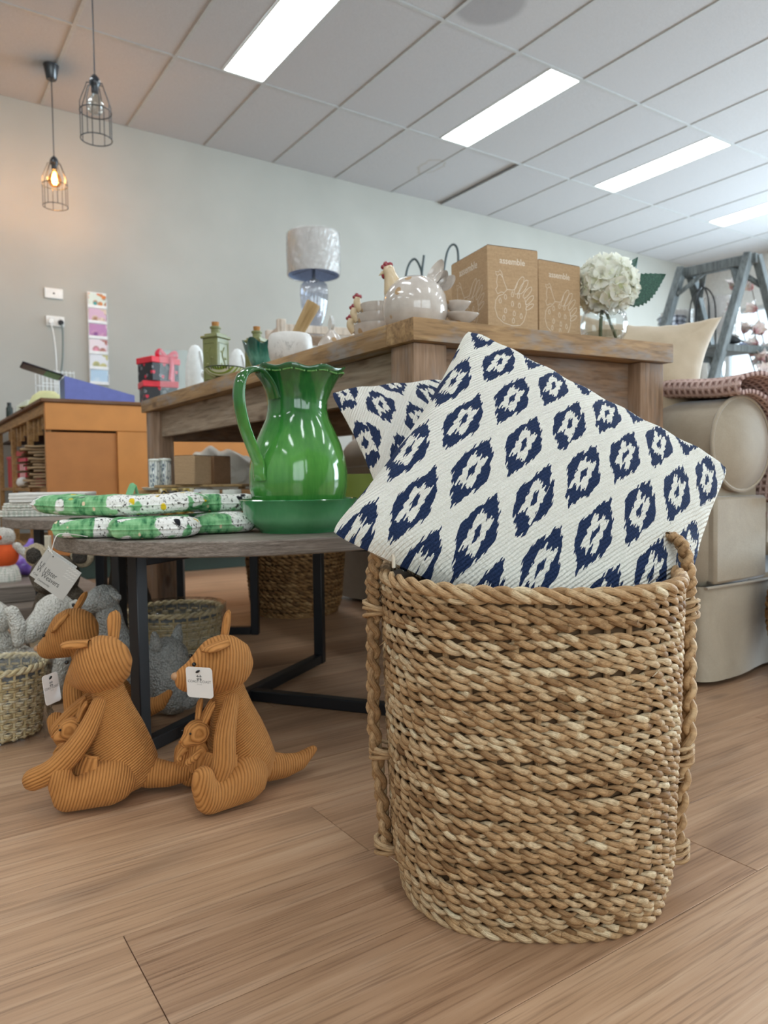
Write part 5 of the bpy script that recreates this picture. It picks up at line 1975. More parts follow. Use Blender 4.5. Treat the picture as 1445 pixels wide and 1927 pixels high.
# folded white linen at the left end of that table
lin_m = plain('white_linen', '#e4e2dc', 0.85, bump=0.15, scale=80)
def M_waffle():
    M = Mat('waffle_linen', '#dcdcd2', 0.9)
    x, y, z = M.xyz(M.coord())
    M.color(M.mix((((x * 70.0).frac() < 0.5) * ((y * 70.0).frac() < 0.5)), '#e6e4da', '#cfd3c6'))
    M.bump((x * 700.0).sin() + (z * 700.0).sin(), 0.4, 0.002)
    return M.m


waf_m = M_waffle()
zz = RZ
for (lab, h, w, m_, dx) in (('folded waffle linen at the bottom of the white stack on the table behind', 0.018, 0.26, waf_m, 0.0), ('folded checked linen in the middle of the white stack', 0.022, 0.24, waf_m, 0.008), ('square white folded napkins on top of the white stack', 0.028, 0.21, lin_m, 0.014)):
    q = P2(100 + dx * 300, zz + 0.0004, 2.26)
    t = thing('folded_linen', lab, 'linen', q, RT + 0.15 + dx * 4, 'folded white linen')
    L = 3
    for k in range(L):
        G().box((random.uniform(-1, 1) * 0.003, random.uniform(-1, 1) * 0.003, h * (k + 0.5) / L), (w, 0.19, h / L - 0.0003), bev=h / L * 0.45).obj('fold', m_, t)
    zz += h + 0.0006
# yellow-green board standing behind the cushions
q = Vector((0.872, 1.405, RZ)); t = thing('cutting_board', 'lime green rounded board standing between the jug and the cushions', 'board', q, RT + 0.05)
o = []
for (sx, sy, a0) in ((1, 1, 0), (-1, 1, 90), (-1, -1, 180), (1, -1, 270)):
    for k in range(5):
        a = math.radians(a0 + k * 22.5); o.append((sx * 0.043 + 0.012 * math.cos(a), sy * 0.042 + 0.012 * math.sin(a)))
G().prism(o, -0.004, 0.004).xf(frame_m(Vector((0, 0, 0.0545)), (1, 0, 0), (0, 0, 1))).obj('board_plate', plain('lime_plastic', '#93a345', 0.4), t, sharp=30)

# ------------------------------------------------------------------ under the tables
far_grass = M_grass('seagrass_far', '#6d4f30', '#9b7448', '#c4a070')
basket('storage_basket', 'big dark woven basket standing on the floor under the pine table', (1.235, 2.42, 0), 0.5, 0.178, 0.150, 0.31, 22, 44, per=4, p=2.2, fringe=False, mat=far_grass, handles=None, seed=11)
wick = M_grass('pale_wicker', '#c0a678', '#ecd7a6', '#fdf1d2')
cello_m = clear('cellophane', '#fbfcfc', 0.03, 0.05, wrinkle=26)


def hamper(label, loc, r, h, seed, sag):
    B = thing('gift_basket', label, 'basket', loc, 0, 'cellophane wrapped wicker baskets')
    rg = np.random.default_rng(seed)
    n = 12
    for i in range(n):
        z = 0.006 + (h - 0.02) * (i + 0.5) / n
        st = Strands(); m = 44 * 4; t_ = np.arange(m) / m * 2 * PI
        R0 = r * (0.82 + 0.18 * z / h)
        for k in range(2):
            w = 0.003 * np.sin(t_ * 22 + (k + i) * PI)
            P = np.stack([(R0 + w) * np.cos(t_), (R0 + w) * np.sin(t_), np.full(m, z + (k - 0.5) * (h / n) * 0.45)], 1)
            st.add(P, np.full(m, 0.0022), np.full(m, h / n * 0.24), np.stack([np.cos(t_), np.sin(t_), 0 * t_], 1), np.full(m, rg.uniform(0.3, 1)), 5, True)
        link('weave_row', st.mesh('weave_row', wick), B)
    for k in range(22):
        a = 2 * PI * (k + 0.25) / 22
        G().tube([(r * 0.82 * math.cos(a), r * 0.82 * math.sin(a), 0.004), (r * 1.0 * math.cos(a), r * 1.0 * math.sin(a), h - 0.004)], 0.0026, 5).obj('stake', wick, B, attrs={'tone': [0.4] * 10})
    st = Strands(); m = 120; t_ = np.arange(m) / m * 2 * PI
    for k in range(2):
        ph = t_ * 18 + k * PI
        P = np.stack([(r + 0.004 * np.cos(ph)) * np.cos(t_), (r + 0.004 * np.cos(ph)) * np.sin(t_), h + 0.004 * np.sin(ph)], 1)
        st.add(P, np.full(m, 0.004), np.full(m, 0.004), np.stack([np.cos(t_), np.sin(t_), 0 * t_], 1), np.full(m, 0.5 + 0.2 * k), 6, True)
    link('rim_cord', st.mesh('rim_cord', wick), B)
    G().lathe([(0.0001, 0.004), (r * 0.8, 0.004), (r * 0.8, 0.008), (0.0001, 0.010)], 30).obj('woven_base', plain('wicker_base', '#8a7350', 0.8), B)
    G().lathe([(r * 0.805, 0.006), (r * 0.985, h - 0.004)], 40).obj('cloth_lining', plain('grey_lining', '#6f7276', 0.8), B)
    # cellophane wrap: drum-tight over the top, creased skirt at the foot
    nu, nv = 26, 90
    P = np.zeros((nv, nu, 3))
    for k in range(nv):
        a = 2 * PI * k / nv
        for i in range(nu):
            u = i / (nu - 1)
            if u < 0.35:
                q = u / 0.35; rr = (r + 0.012) * q; z = h + 0.012 - sag * (1 - q * q) + 0.0025 * math.sin(a * 5 + q * 9) * q
            else:
                q = (u - 0.35) / 0.65
                rr = (r + 0.013) * (1 - 0.13 * q) + 0.02 * max(0, q - 0.75) * 4 + 0.0045 * math.sin(a * 17 + q * 5) * (0.3 + q)
                z = (h + 0.012) * (1 - q) + 0.003
            P[k, i] = (rr * math.cos(a), rr * math.sin(a), z)
    me = grid_mesh('cellophane_wrap', P, cello_m, closed_u=True)
    link('cellophane_wrap', me, B)
    return B


hamper('pale wicker basket in crackling cellophane at the left edge, before the white dogs', (0.166, 1.575, 0), 0.082, 0.135, 3, 0.018)
hamper('pale wicker basket in cellophane behind the front leg of the round table', (0.605, 1.865, 0), 0.115, 0.155, 5, 0.03)
for (lab, c_, k) in (('rolled grey towel lying in the left cellophane basket', (0.163, 1.575, 0.112), 0.03), ('rolled brown towel in the cellophane basket behind the front leg', (0.62, 1.87, 0.128), 0.036)):
    tw = thing('rolled_towel', lab, 'towel', c_, 0.5)
    for j in (-1, 0, 1):
        g = G().tube([(-0.05, j * k * 0.8, -0.02), (0.0, j * k * 0.8, -0.016), (0.05, j * k * 0.8, -0.02)], k * 0.42, 12)
        g.obj('towel_roll', plain('towel_cloth', '#5d6670' if 'grey' in lab else '#7d5a44', 0.9, bump=0.3), tw)

# ------------------------------------------------------------------ white bagged goods under the far table
bag_m = plain('white_plastic_bag', '#d8d4c8', 0.35, bump=0.4, scale=14)
me = blob(chain([(V((-0.14, 0, 0.06)), 0.07), (V((-0.04, 0.02, 0.10)), 0.10), (V((0.08, 0, 0.09)), 0.09), (V((0.15, 0.02, 0.05)), 0.055)], 5) + [(V((-0.20, 0, 0.13)), (0.05, 0.03, 0.02))], 0.008, 4)
co = vcoords(me); co[:, 2] += 0.008 * np.sin(co[:, 0] * 90 + 4 * np.sin(co[:, 2] * 40)) + 0.006 * np.sin(co[:, 2] * 110 + co[:, 0] * 30)
me.vertices.foreach_set('co', co.ravel()); me.materials.append(bag_m)
stool = thing('low_bench', 'low dark wooden bench behind the mugs, carrying the white plastic bag', 'bench', P2(405, 0, 3.0), RT)
G().box((0, 0, 0.385), (0.55, 0.26, 0.03), bev=0.004).obj('bench_seat', pine_x, stool)
for sx in (-1, 1):
    for sy in (-1, 1): G().box((sx * 0.24, sy * 0.10, 0.185), (0.04, 0.04, 0.37), bev=0.003).obj('leg', pine_z, stool)
bg_ = link('plastic_bag', me, None, P2(410, 0.418, 3.0), RT); tag(bg_, 'crumpled white plastic bag of goods behind the cartons, under the pine table', 'bag')

# ------------------------------------------------------------------ shop counter with orange panels
ply_m = plain('orange_panel', '#cb8744', 0.55, 0.07, 9, bump=0.05)
ply2_m = plain('brown_panel', '#b3743c', 0.55, 0.09, 9, bump=0.05)
cpine = M_pine('counter_pine', '#8a6238', '#ac8352', '#c39b68', axis='y', amt=0.1)
ctop_m = M_pine('counter_top_wood', '#5b3d26', '#77543a', '#8c684a', axis='x', amt=0.1)
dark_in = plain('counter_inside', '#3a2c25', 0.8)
CX, CY, CZ = 0.64, 3.83, 0.889
CN = thing('shop_counter', 'wooden shop counter with an orange end panel and open shelves, against the back wall', 'counter', (CX, CY, 0))
cw, cdp = 1.35, 1.86
G().box((cw / 2 - 0.01, cdp / 2, CZ - 0.009), (cw + 0.02, cdp + 0.02, 0.018), bev=0.003).obj('counter_top', ctop_m, CN)
G().box((cw / 2, 0.012, CZ - 0.018 - 0.066), (cw, 0.024, 0.130), bev=0.002).obj('top_panel', ply_m, CN)
G().box((0.165, 0.016, 0.43), (0.33, 0.014, 0.60), bev=0.002).obj('recessed_panel', ply2_m, CN)
G().box((0.33 + (cw - 0.33) / 2, 0.012, 0.43), (cw - 0.332, 0.024, 0.618), bev=0.002).obj('side_panel', ply_m, CN)
G().box((cw / 2, 0.07, 0.06), (cw - 0.06, 0.02, 0.12), bev=0.002).obj('plinth', plain('dark_green_plinth', '#2f4038', 0.6), CN)
G().box((0.016, 0.036, 0.50), (0.028, 0.026, 0.76), bev=0.002).obj('corner_post', cpine, CN)
G().box((0.012, cdp / 2 + 0.02, CZ - 0.045), (0.022, cdp - 0.05, 0.052), bev=0.002).obj('front_rail', cpine, CN)
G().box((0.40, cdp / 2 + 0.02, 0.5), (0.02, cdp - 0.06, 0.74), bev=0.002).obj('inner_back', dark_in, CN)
for z in (0.13, 0.45): G().box((0.20, cdp / 2 + 0.02, z), (0.38, cdp - 0.06, 0.02), bev=0.002).obj('shelf', cpine, CN)
for y in (0.55, 1.18, 1.80): G().box((0.016, y, 0.47), (0.028, 0.04, 0.72), bev=0.002).obj('upright', cpine, CN)
for i, y in enumerate((0.20, 0.32, 0.46, 0.78, 0.92, 1.06, 1.40)):
    G().box((0.030, y, CZ - 0.10 - 0.012 * (i % 3)), (0.022, 0.03, 0.07 + 0.024 * (i % 3)), bev=0.002).obj('hanging_bracket', cpine, CN)
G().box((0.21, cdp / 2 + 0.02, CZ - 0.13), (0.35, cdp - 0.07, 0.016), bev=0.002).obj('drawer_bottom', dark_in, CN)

# stock in the open shelves
sack_m = M_kraft('paper_bag', '#a68a68', '#c2a685')
ORD = ['brown paper bag on the counter shelf, %s the crumpled stack' % w for w in ['topmost of'] + [o + ' from the top of' for o in ('second', 'third', 'fourth', 'fifth', 'sixth', 'seventh', 'eighth', 'ninth', 'tenth', 'eleventh', 'twelfth', 'thirteenth')] + ['lowest of']]
for i in range(14):
    t = thing('paper_bag', ORD[13 - i], 'paper bag', (CX + 0.055 + random.uniform(-0.02, 0.02), CY + 0.40 + random.uniform(-0.025, 0.025), 0.4605 + 0.0158 * i), random.uniform(-0.2, 0.2), 'stack of brown paper bags')
    ph = random.uniform(0, 6); nu, nv = 9, 12
    P = np.zeros((nv * 2, nu, 3))
    for k in range(nv * 2):
        up = k >= nv; kk = k if not up else 2 * nv - 1 - k
        for j in range(nu):
            x = -0.095 + 0.19 * j / (nu - 1); y = -0.13 + 0.26 * kk / (nv - 1)
            P[k, j] = (x, y, (0.0125 if up else 0.002) + 0.0014 * math.sin(x * 60 + ph) + 0.001 * math.sin(y * 70 + ph))
    link('bag_fold', grid_mesh('bag_fold', P, sack_m, closed_u=True), t)
red_m = plain('red_plastic', '#c0202c', 0.4)
pink_m = plain('pink_card', '#d8425e', 0.5)
white_card = plain('plain_white_card', '#e8e6e2', 0.5)
t = thing('red_box', 'bright red box with white printed marks on the counter shelf, left of the paper bags', 'box', (CX + 0.13, CY + 0.98, 0.461), 0.0)
G().box((0, 0, 0.09), (0.20, 0.26, 0.18), bev=0.003).obj('box_body', pink_m, t); G().box((0, 0, 0.2), (0.22, 0.30, 0.04), bev=0.004).obj('box_lid', red_m, t)
g = G()
for k in range(3):
    g.box((-0.101, 0.05 - 0.07 * k, 0.10), (0.002, 0.018, 0.10), bev=0.0005)
g.obj('white_print', white_card, t)
t = thing('red_box', 'second red box farther along the counter shelf', 'box', (CX + 0.14, CY + 1.46, 0.461), 0.1)
G().box((0, 0, 0.09), (0.20, 0.26, 0.18), bev=0.003).obj('box_body', red_m, t); G().box((0, 0, 0.19), (0.21, 0.27, 0.02), bev=0.003).obj('box_lid', pink_m, t)
t = tag(G().ball((0, 0, 0), (0.03, 0.03, 0.03), 16, 10).obj('white_ball', white_card, None, (CX + 0.00, CY + 0.78, 0.4915)), 'small round white ball in front of the red boxes', 'ball')
# low display step with toys, far left
step_m = M_ash()
stp = thing('display_step', 'low grey wooden display step on the floor at the far left', 'step', (0.27, 3.2, 0), 0.0)
G().box((0, 0, 0.03), (0.9, 0.9, 0.06), bev=0.004).obj('step_base', step_m, stp); G().box((0.0, 0.05, 0.09), (0.62, 0.7, 0.06), bev=0.004).obj('step_top', step_m, stp)


def M_crystal():
    M = Mat('purple_crystal', '#7a55c4', 0.25, coat=0.3)
    n = M.noise(M.coord(), 24, 3)
    M.color(M.ramp(n, [(0.3, '#5b3fa3'), (0.55, '#8f6fd6'), (0.75, '#c3b2ec')])); return M.m


q = P2(46, 0.1205, 2.9)
me = blob([(V((0, 0, 0.045)), (0.075, 0.06, 0.045)), (V((0.0, 0, 0.085)), (0.045, 0.04, 0.035)), (V((0.02, 0, 0.125)), (0.018, 0.018, 0.03))], 0.012, 2); me.materials.append(M_crystal())
pb = thing('gift_pouch', 'purple gathered pouch sitting on the grey display step', 'pouch', q); link('pouch_body', me, pb)
G().tube([(0.024 * math.cos(a * PI / 8), 0.024 * math.sin(a * PI / 8), 0.112) for a in range(16)], 0.004, 6, True).obj('drawstring', plain('cream_cord', '#cdb99a', 0.7), pb)
q = P2(80, 0.06, 2.72)
tag(G().box((0, 0, 0.115), (0.05, 0.02, 0.23), RT, 0.003).obj('white_board', plain('cream_board', '#ddd5bf', 0.6), None, (q.x, q.y, 0.0605)), 'narrow cream board standing on the display step beside the black table leg', 'board')
orange_m = plain('orange_felt', '#df5a22', 0.85); knit_m = M_waffle()
q = P2(6, 0.12, 2.75)
t = thing('plush_bird', 'orange and white knitted toy at the left edge of the picture', 'soft toy', (q.x, q.y, 0.06), RT)
for nm, balls, m_ in (('body', [(V((0, 0, 0.07)), (0.055, 0.05, 0.075))], knit_m), ('jacket', [(V((0.0, -0.005, 0.155)), (0.052, 0.05, 0.05))], orange_m), ('head', [(V((0, 0, 0.225)), (0.04, 0.04, 0.04))], boucle_w), ('wing', chain([(V((0.045, 0, 0.19)), 0.018), (V((0.085, 0, 0.15)), 0.014)], 4), boucle_w)):
    me = blob(balls, 0.007, 3); me.materials.append(m_); link(nm, me, t)
G().lathe([(0.010, 0), (0.0001, 0.03)], 10).xf(Matrix.Translation((0, -0.035, 0.225)) @ Matrix.Rotation(PI / 2, 4, 'X')).obj('beak', orange_m, t)
q = P2(40, 0, 2.98)
t = thing('plush_bear', 'small beige soft toy sitting behind the purple pouch', 'soft toy', (q.x - 0.06, q.y + 0.12, 0.12), -0.6)
for nm, balls in (('body', [(V((0, 0, 0.05)), (0.05, 0.045, 0.05))]), ('head', [(V((0, 0, 0.125)), 0.04)]), ('ear', [(V((0.03, 0, 0.16)), 0.015)]), ('ear', [(V((-0.03, 0, 0.16)), 0.015)])):
    me = blob(balls, 0.007, 3); me.materials.append(fur_cream); link(nm, me, t)

# --- on the counter top
box_blue = plain('periwinkle_card', '#6a72b4', 0.55); box_blue2 = plain('periwinkle_edge', '#7f93cc', 0.55)
px0, py0 = CX + 0.115, CY + 0.12
bx = thing('slanted_box', 'periwinkle blue display box with a sloping top and its lid thrown open', 'box', (px0, py0, CZ), math.radians(-4))
w_, d_ = 0.335, 0.20
tpr = []
for (x, z) in ((0, 0), (w_, 0), (w_, 0.045), (0, 0.128)): tpr.append((x, z))
wall = 0.004


def slab(y0, y1, nm):
    v = [(x, y0, z) for x, z in tpr] + [(x, y1, z) for x, z in tpr]
    f = [(3, 2, 1, 0), (4, 5, 6, 7)] + [(i, (i + 1) % 4, 4 + (i + 1) % 4, 4 + i) for i in range(4)]
    G().add(v, f).obj(nm, box_blue, bx, sharp=20)


slab(0, wall, 'front_panel'); slab(d_ - wall, d_, 'back_panel')
G().box((0.002, d_ / 2, 0.062), (0.004, d_ - 2 * wall - 0.001, 0.124), bev=0.0005).obj('end_panel', box_blue2, bx)
G().box((w_ - 0.002, d_ / 2, 0.022), (0.004, d_ - 2 * wall - 0.001, 0.044), bev=0.0005).obj('end_panel', box_blue2, bx)
G().box((w_ / 2, d_ / 2, 0.002), (w_ - 0.01, d_ - 2 * wall - 0.001, 0.004), bev=0.0005).obj('base_panel', box_blue, bx)
ld = G().beam((-0.001, d_ / 2, 0.130), (-0.185, d_ / 2, 0.186), d_, 0.004, bev=0.001).obj('open_lid', plain('dark_lid_card', '#2f2a38', 0.6), bx)
a_, b_ = Vector((-0.001, 0, 0.128)), Vector((-0.185, 0, 0.184)); dn = Vector((0.056, 0, -0.184)).cross(Vector((0, 1, 0))).normalized()
low = Vector((-0.29, 0, -0.957)) * 0.0035
for (nm, t0, t1, m_) in (('green_print', 0.05, 0.42, plain('green_print', '#3c8a62', 0.5)), ('plum_print', 0.42, 0.97, plain('plum_print', '#5d4550', 0.5))):
    p0 = a_.lerp(b_, t0) + low; p1 = a_.lerp(b_, t1) + low
    G().beam(p0 + Vector((0, d_ / 2, 0)), p1 + Vector((0, d_ / 2, 0)), d_ * 0.9, 0.001, bev=0.0002).obj(nm, m_, ld)


def M_hearts():
    M = Mat('heart_print', '#232226', 0.5)
    x, y, z = M.xyz(M.coord())
    h = x + y
    def heart(cx, cz, s):
        u = ((h - cx) / s).abs(); v = (z - cz) / s
        return ((u * u + (v - u.sqrt() * 0.62) ** 2.0) < 0.55)
    p = heart(-0.075, 0.085, 0.013)
    for (cx, cz) in ((0.06, 0.09), (0.0, 0.05), (0.125, 0.045), (-0.14, 0.04), (-0.03, 0.112), (-0.185, 0.095), (0.10, 0.015), (-0.085, 0.02), (0.17, 0.1)): p = p.max(heart(cx, cz, 0.012))
    def dot(cx, cz):
        d = ((h - cx) ** 2.0 + (z - cz) ** 2.0).sqrt()
        return ((d - 0.006).abs() < 0.0011)
    r = dot(-0.035, 0.09)
    for (cx, cz) in ((-0.05, 0.07), (-0.02, 0.045), (0.08, 0.06), (-0.1, 0.03), (0.03, 0.11), (0.13, 0.1), (-0.15, 0.07)): r = r.max(dot(cx, cz))
    M.color(M.mix(r, M.mix(p, '#262427', '#cf2740'), '#b9b4b8'))
    return M.m


hearts_m = M_hearts()
rd_m = plain('red_card', '#dd2a3a', 0.5); rib_red = plain('red_ribbon', '#cc1f3c', 0.35)
hx, hy_ = CX + 0.50 + 0.09, CY + 0.12
for (lab, dz, rz, w, top) in (('black gift box with red hearts and red lid, lower one', 0, -0.10, 0.172, False), ('black gift box with red hearts, upper one, tied with a red ribbon bow', 0.1265, 0.30, 0.165, True)):
    t = thing('gift_box', lab, 'box', (hx + (0.004 if top else 0.0), hy_ + 0.03, CZ + dz), rz, 'heart print gift boxes')
    G().box((0, 0, 0.052), (w, w * 0.8, 0.104), bev=0.001).obj('box_body', hearts_m, t)
    G().box((0, 0, 0.110), (w + 0.012, w * 0.8 + 0.012, 0.032), bev=0.002).obj('box_lid', rd_m, t)
    if top:
        r = G().box((0.038, -w * 0.4 - 0.003, 0.055), (0.026, 0.004, 0.11), bev=0.001)
        r.tube(spline([(0.026, -w * 0.4 - 0.008, 0.125), (0.03, -w * 0.4 - 0.010, 0.08), (0.022, -w * 0.4 - 0.006, 0.01)], 6), 0.012, 8, flat=0.2, up=(0, 1, 0))
        r.box((0.038, 0, 0.1275), (0.026, w * 0.8 + 0.016, 0.003), bev=0.0008)
        for s in (-1, 1):
            r.tube(spline([(0.035, -0.03, 0.131), (0.035 + s * 0.045, -0.035, 0.165), (0.035 + s * 0.062, -0.03, 0.142), (0.035, -0.03, 0.133)], 6), 0.011, 8, flat=0.22, up=(0, 1, 0))
        r.obj('ribbon_bow', rib_red, t)

t = thing('cloth_hat', 'pale yellow domed sun hat lying behind the blue box', 'hat', (CX + 0.10, CY + 0.52, CZ)); M = plain('yellow_cloth', '#d8d8a2', 0.85, bump=0.2)
G().lathe([(0.0001, 0.095), (0.05, 0.09), (0.09, 0.065), (0.11, 0.03), (0.12, 0.012), (0.17, 0.003), (0.171, 0.0), (0.0001, 0.0)], 36, fn=lambda p, a: (p[0] * 0.8, p[1], p[2])).obj('hat_crown', M, t)
t = thing('ribbed_tray', 'pale ribbed tray lying on the counter edge before the yellow hat', 'tray', (CX + 0.085, CY + 0.30 + 0.25, CZ))
G().box((0, 0, 0.026), (0.14, 0.18, 0.05), bev=0.006).obj('tray_body', plain('cream_plastic', '#d3d8c8', 0.5), t) if False else None
g = G()
for k in range(9): g.box((-0.072, -0.08 + 0.02 * k, 0.026), (0.006, 0.010, 0.05), bev=0.002)
bpy.data.objects.remove(t)
t = thing('ribbed_tray', 'pale ribbed tray on the counter edge at the far left, before the yellow hat', 'tray', (CX + 0.085, CY + 0.86, CZ))
G().box((0, 0, 0.030), (0.13, 0.36, 0.06), bev=0.006).obj('tray_body', plain('cream_plastic', '#d3d8c8', 0.5), t)
for k in range(8): G().box((-0.067, -0.15 + 0.043 * k, 0.030), (0.006, 0.012, 0.05), bev=0.002).obj('rib', plain('cream_plastic_rib', '#dfe3d5', 0.5), t)
t = thing('small_bottle', 'small dark green bottle standing at the left end of the counter', 'bottle', (CX + 0.03, CY + 1.42, CZ))
G().lathe([(0.0001, 0.0), (0.02, 0.0), (0.021, 0.004), (0.021, 0.075), (0.012, 0.09), (0.0001, 0.09)], 20).obj('bottle_body', plain('dark_green_glass', '#1f2d29', 0.2), t)
G().lathe([(0.0001, 0.09), (0.013, 0.09), (0.013, 0.112), (0.0001, 0.113)], 16).obj('cap', plain('black_cap', '#17191b', 0.4), t)
# white wire rack behind the open lid
wire_w = plain('white_wire', '#e2e5e5', 0.4)
wk = thing('wire_rack', 'white wire basket rack on the counter behind the open lid', 'rack', (CX + 0.22, CY + 0.95, CZ), 0.1)
for k in range(9): G().tube([(-0.09 + 0.0225 * k, -0.07, 0.002), (-0.09 + 0.0225 * k, -0.07, 0.26)], 0.0022, 6).obj('upright_wire', wire_w, wk)
for k in range(9): G().tube([(-0.09 + 0.0225 * k, 0.07, 0.002), (-0.09 + 0.0225 * k, 0.07, 0.26)], 0.0022, 6).obj('upright_wire', wire_w, wk)
for z in (0.003, 0.06, 0.12, 0.18, 0.25): G().tube([(-0.09, -0.07, z), (0.09, -0.07, z), (0.09, 0.07, z), (-0.09, 0.07, z)], 0.0026, 6, True).obj('ring_wire', wire_w, wk)
t = thing('price_card', 'small white card with a pale green print on a stand, left of the card strip', 'card', P2(142, CZ, 4.6))
G().box((0, 0, 0.20), (0.062, 0.003, 0.055), RT, 0.0008).obj('card', white_card, t); G().box((0, -0.003, 0.20), (0.04, 0.002, 0.026), RT, 0.0005).obj('green_print', plain('pale_green_print', '#a8cba4', 0.6), t)
G().tube([(0, 0.003, 0.0), (0, 0.003, 0.18)], 0.0025, 6).obj('stand_wire', wire_w, t)
t = thing('stapler', 'small black and white stapler lying behind the blue box', 'stapler', P2(172, CZ, 4.3), RT)
G().box((0, 0, 0.02), (0.13, 0.04, 0.04), bev=0.008).obj('base', white_card, t); G().box((0.005, 0, 0.056), (0.12, 0.03, 0.022), bev=0.009).obj('arm', plain('black_plastic', '#22242a', 0.4), t)
G().box((0.01, 0, 0.042), (0.09, 0.02, 0.006), bev=0.002).obj('magazine', white_card, t)

# ------------------------------------------------------------------ on the back wall
pl_m = plain('white_switch_plastic', '#e6e8e6', 0.35)


def plate(label, x, z, nm='wall_plate'):
    t = thing(nm, label, 'socket', (x, YB, z)); G().box((0, -0.006, 0), (0.122, 0.012, 0.072), bev=0.004).obj('plate', pl_m, t)
    return t


t = plate('white wall plate with one small round outlet, above the power point', 1.048, 1.845)
G().disc((0, -0.0125, 0), 0.007, 14, (0, -1, 0), 0.002).obj('outlet', plain('socket_black', '#1c1d20', 0.5), t)
t = plate('white double power point with a plugged-in black plug', 1.052, 1.648)
for s in (-1, 1): G().box((s * 0.035, -0.014, 0.022), (0.012, 0.006, 0.014), bev=0.001).obj('switch', pl_m, t)
for s in (-1, 1): G().box((s * 0.035, -0.0125, -0.006), (0.022, 0.002, 0.022), bev=0.0008).obj('pin_socket', plain('socket_grey', '#b9bbbb', 0.5), t)
bk_m = plain('black_rubber', '#1d1f22', 0.5); gy_m = plain('grey_cable', '#6f7a78', 0.5)
t = thing('power_plug', 'round black plug and grey cable in the right half of the power point', 'plug', (1.087, YB - 0.0142, 1.640))
G().lathe([(0.0001, 0.0), (0.018, 0.0), (0.02, 0.01), (0.016, 0.026), (0.0001, 0.03)], 20).xf(Matrix.Rotation(PI / 2, 4, 'X')).obj('plug_body', bk_m, t)
G().tube(spline([(0, -0.02, -0.008), (0.006, -0.03, -0.08), (0.0, -0.028, -0.25), (-0.02, -0.03, -0.45), (-0.01, -0.04, -0.70)], 8), 0.0055, 8).obj('cable', gy_m, t)
t = thing('power_plug', 'white plug with a white cable in the left half of the power point', 'plug', (1.017, YB - 0.0142, 1.640))
G().box((0, -0.012, 0), (0.034, 0.024, 0.034), bev=0.006).obj('plug_body', pl_m, t)
G().tube(spline([(0, -0.018, -0.01), (0.016, -0.026, -0.1), (0.028, -0.026, -0.3), (0.02, -0.03, -0.70)], 8), 0.0045, 8).obj('cable', pl_m, t)


# strip of pockets with greeting cards
def M_card(name, base, spots, sc=30):
    M = Mat(name, base, 0.5); v = M.vor(M.coord(), sc); n = M.noise(M.coord(), 11, 2)
    M.color(M.mix(v.step(0.42, 0.36) * n.step(0.36, 0.42), base, M.ramp(M.noise(M.coord(), 21, 1), [(0.3, spots[0]), (0.5, spots[1]), (0.7, spots[2])])))
    return M.m


cs = thing('card_strip', 'hanging white strip of pockets on the back wall', 'card rack', (1.343, YB, 0))
strip_m = plain('white_strip', '#e9ebec', 0.5)
G().box((0.0, -0.004, 1.56), (0.135, 0.006, 0.66), bev=0.001).obj('backing_strip', strip_m, cs)
looks = [('colourful flower print card at the top of the wall strip', '#dfe9df', ('#c23a6e', '#e0863a', '#3f9fa0'), 22), ('pale pink card with a small beige animal, second in the wall strip', '#dcb9cf', ('#c79f86', '#e8d3c2', '#a97f62'), 16),
         ('mauve and pink card with a white shape, third in the wall strip', '#c58fbd', ('#f0dfe8', '#d9a6c4', '#8a4f93'), 13), ('white card with pink dots, fourth in the wall strip', '#eee2e8', ('#d65c86', '#a8765e', '#e79bb3'), 16),
         ('white card with a yellow green sketch, fifth in the wall strip', '#e9ecf2', ('#b8b47a', '#cfc98c', '#a9ab80'), 15), ('light blue card, lowest in the wall strip', '#bcd8ee', ('#d5e6f4', '#bcd8ee', '#cfe2f2'), 15)]
for i, (lab, b, sp, sc) in enumerate(looks):
    z = 1.83 - 0.112 * i
    po = G().box((0, -0.016, z - 0.046), (0.138, 0.003, 0.022), bev=0.001)
    for s in (-1, 1): po.box((s * 0.067, -0.013, z - 0.02), (0.004, 0.012, 0.075), bev=0.001)
    po.obj('pocket', strip_m, cs)
    R = Matrix.Rotation(0.16, 3, 'X')
    cd = G().box((0, 0, 0), (0.124, 0.002, 0.1), R, 0.0006).obj('greeting_card', M_card('card_print', b, sp, sc), None, (1.343, YB - 0.0165, z))
    tag(cd, lab, 'card', 'greeting cards in the wall strip')

# ------------------------------------------------------------------ pendant lamps
cage_m = plain('black_cage_wire', '#2a2e33', 0.4); sock_m = plain('dark_socket', '#22272e', 0.25, coat=0.4)
bulb_clear = clear('clear_bulb', '#f4f8f7', 0.10, 0.02)
fil_m = emis('glowing_filament', '#ffb45a', 60.0); bulb_lit = Mat('lit_bulb', '#ffb060')
bulb_lit = clear('amber_bulb', '#ffd9a2', 0.05, 0.05)
fil_off = plain('dull_filament', '#9a8d78', 0.4, metal=0.6)


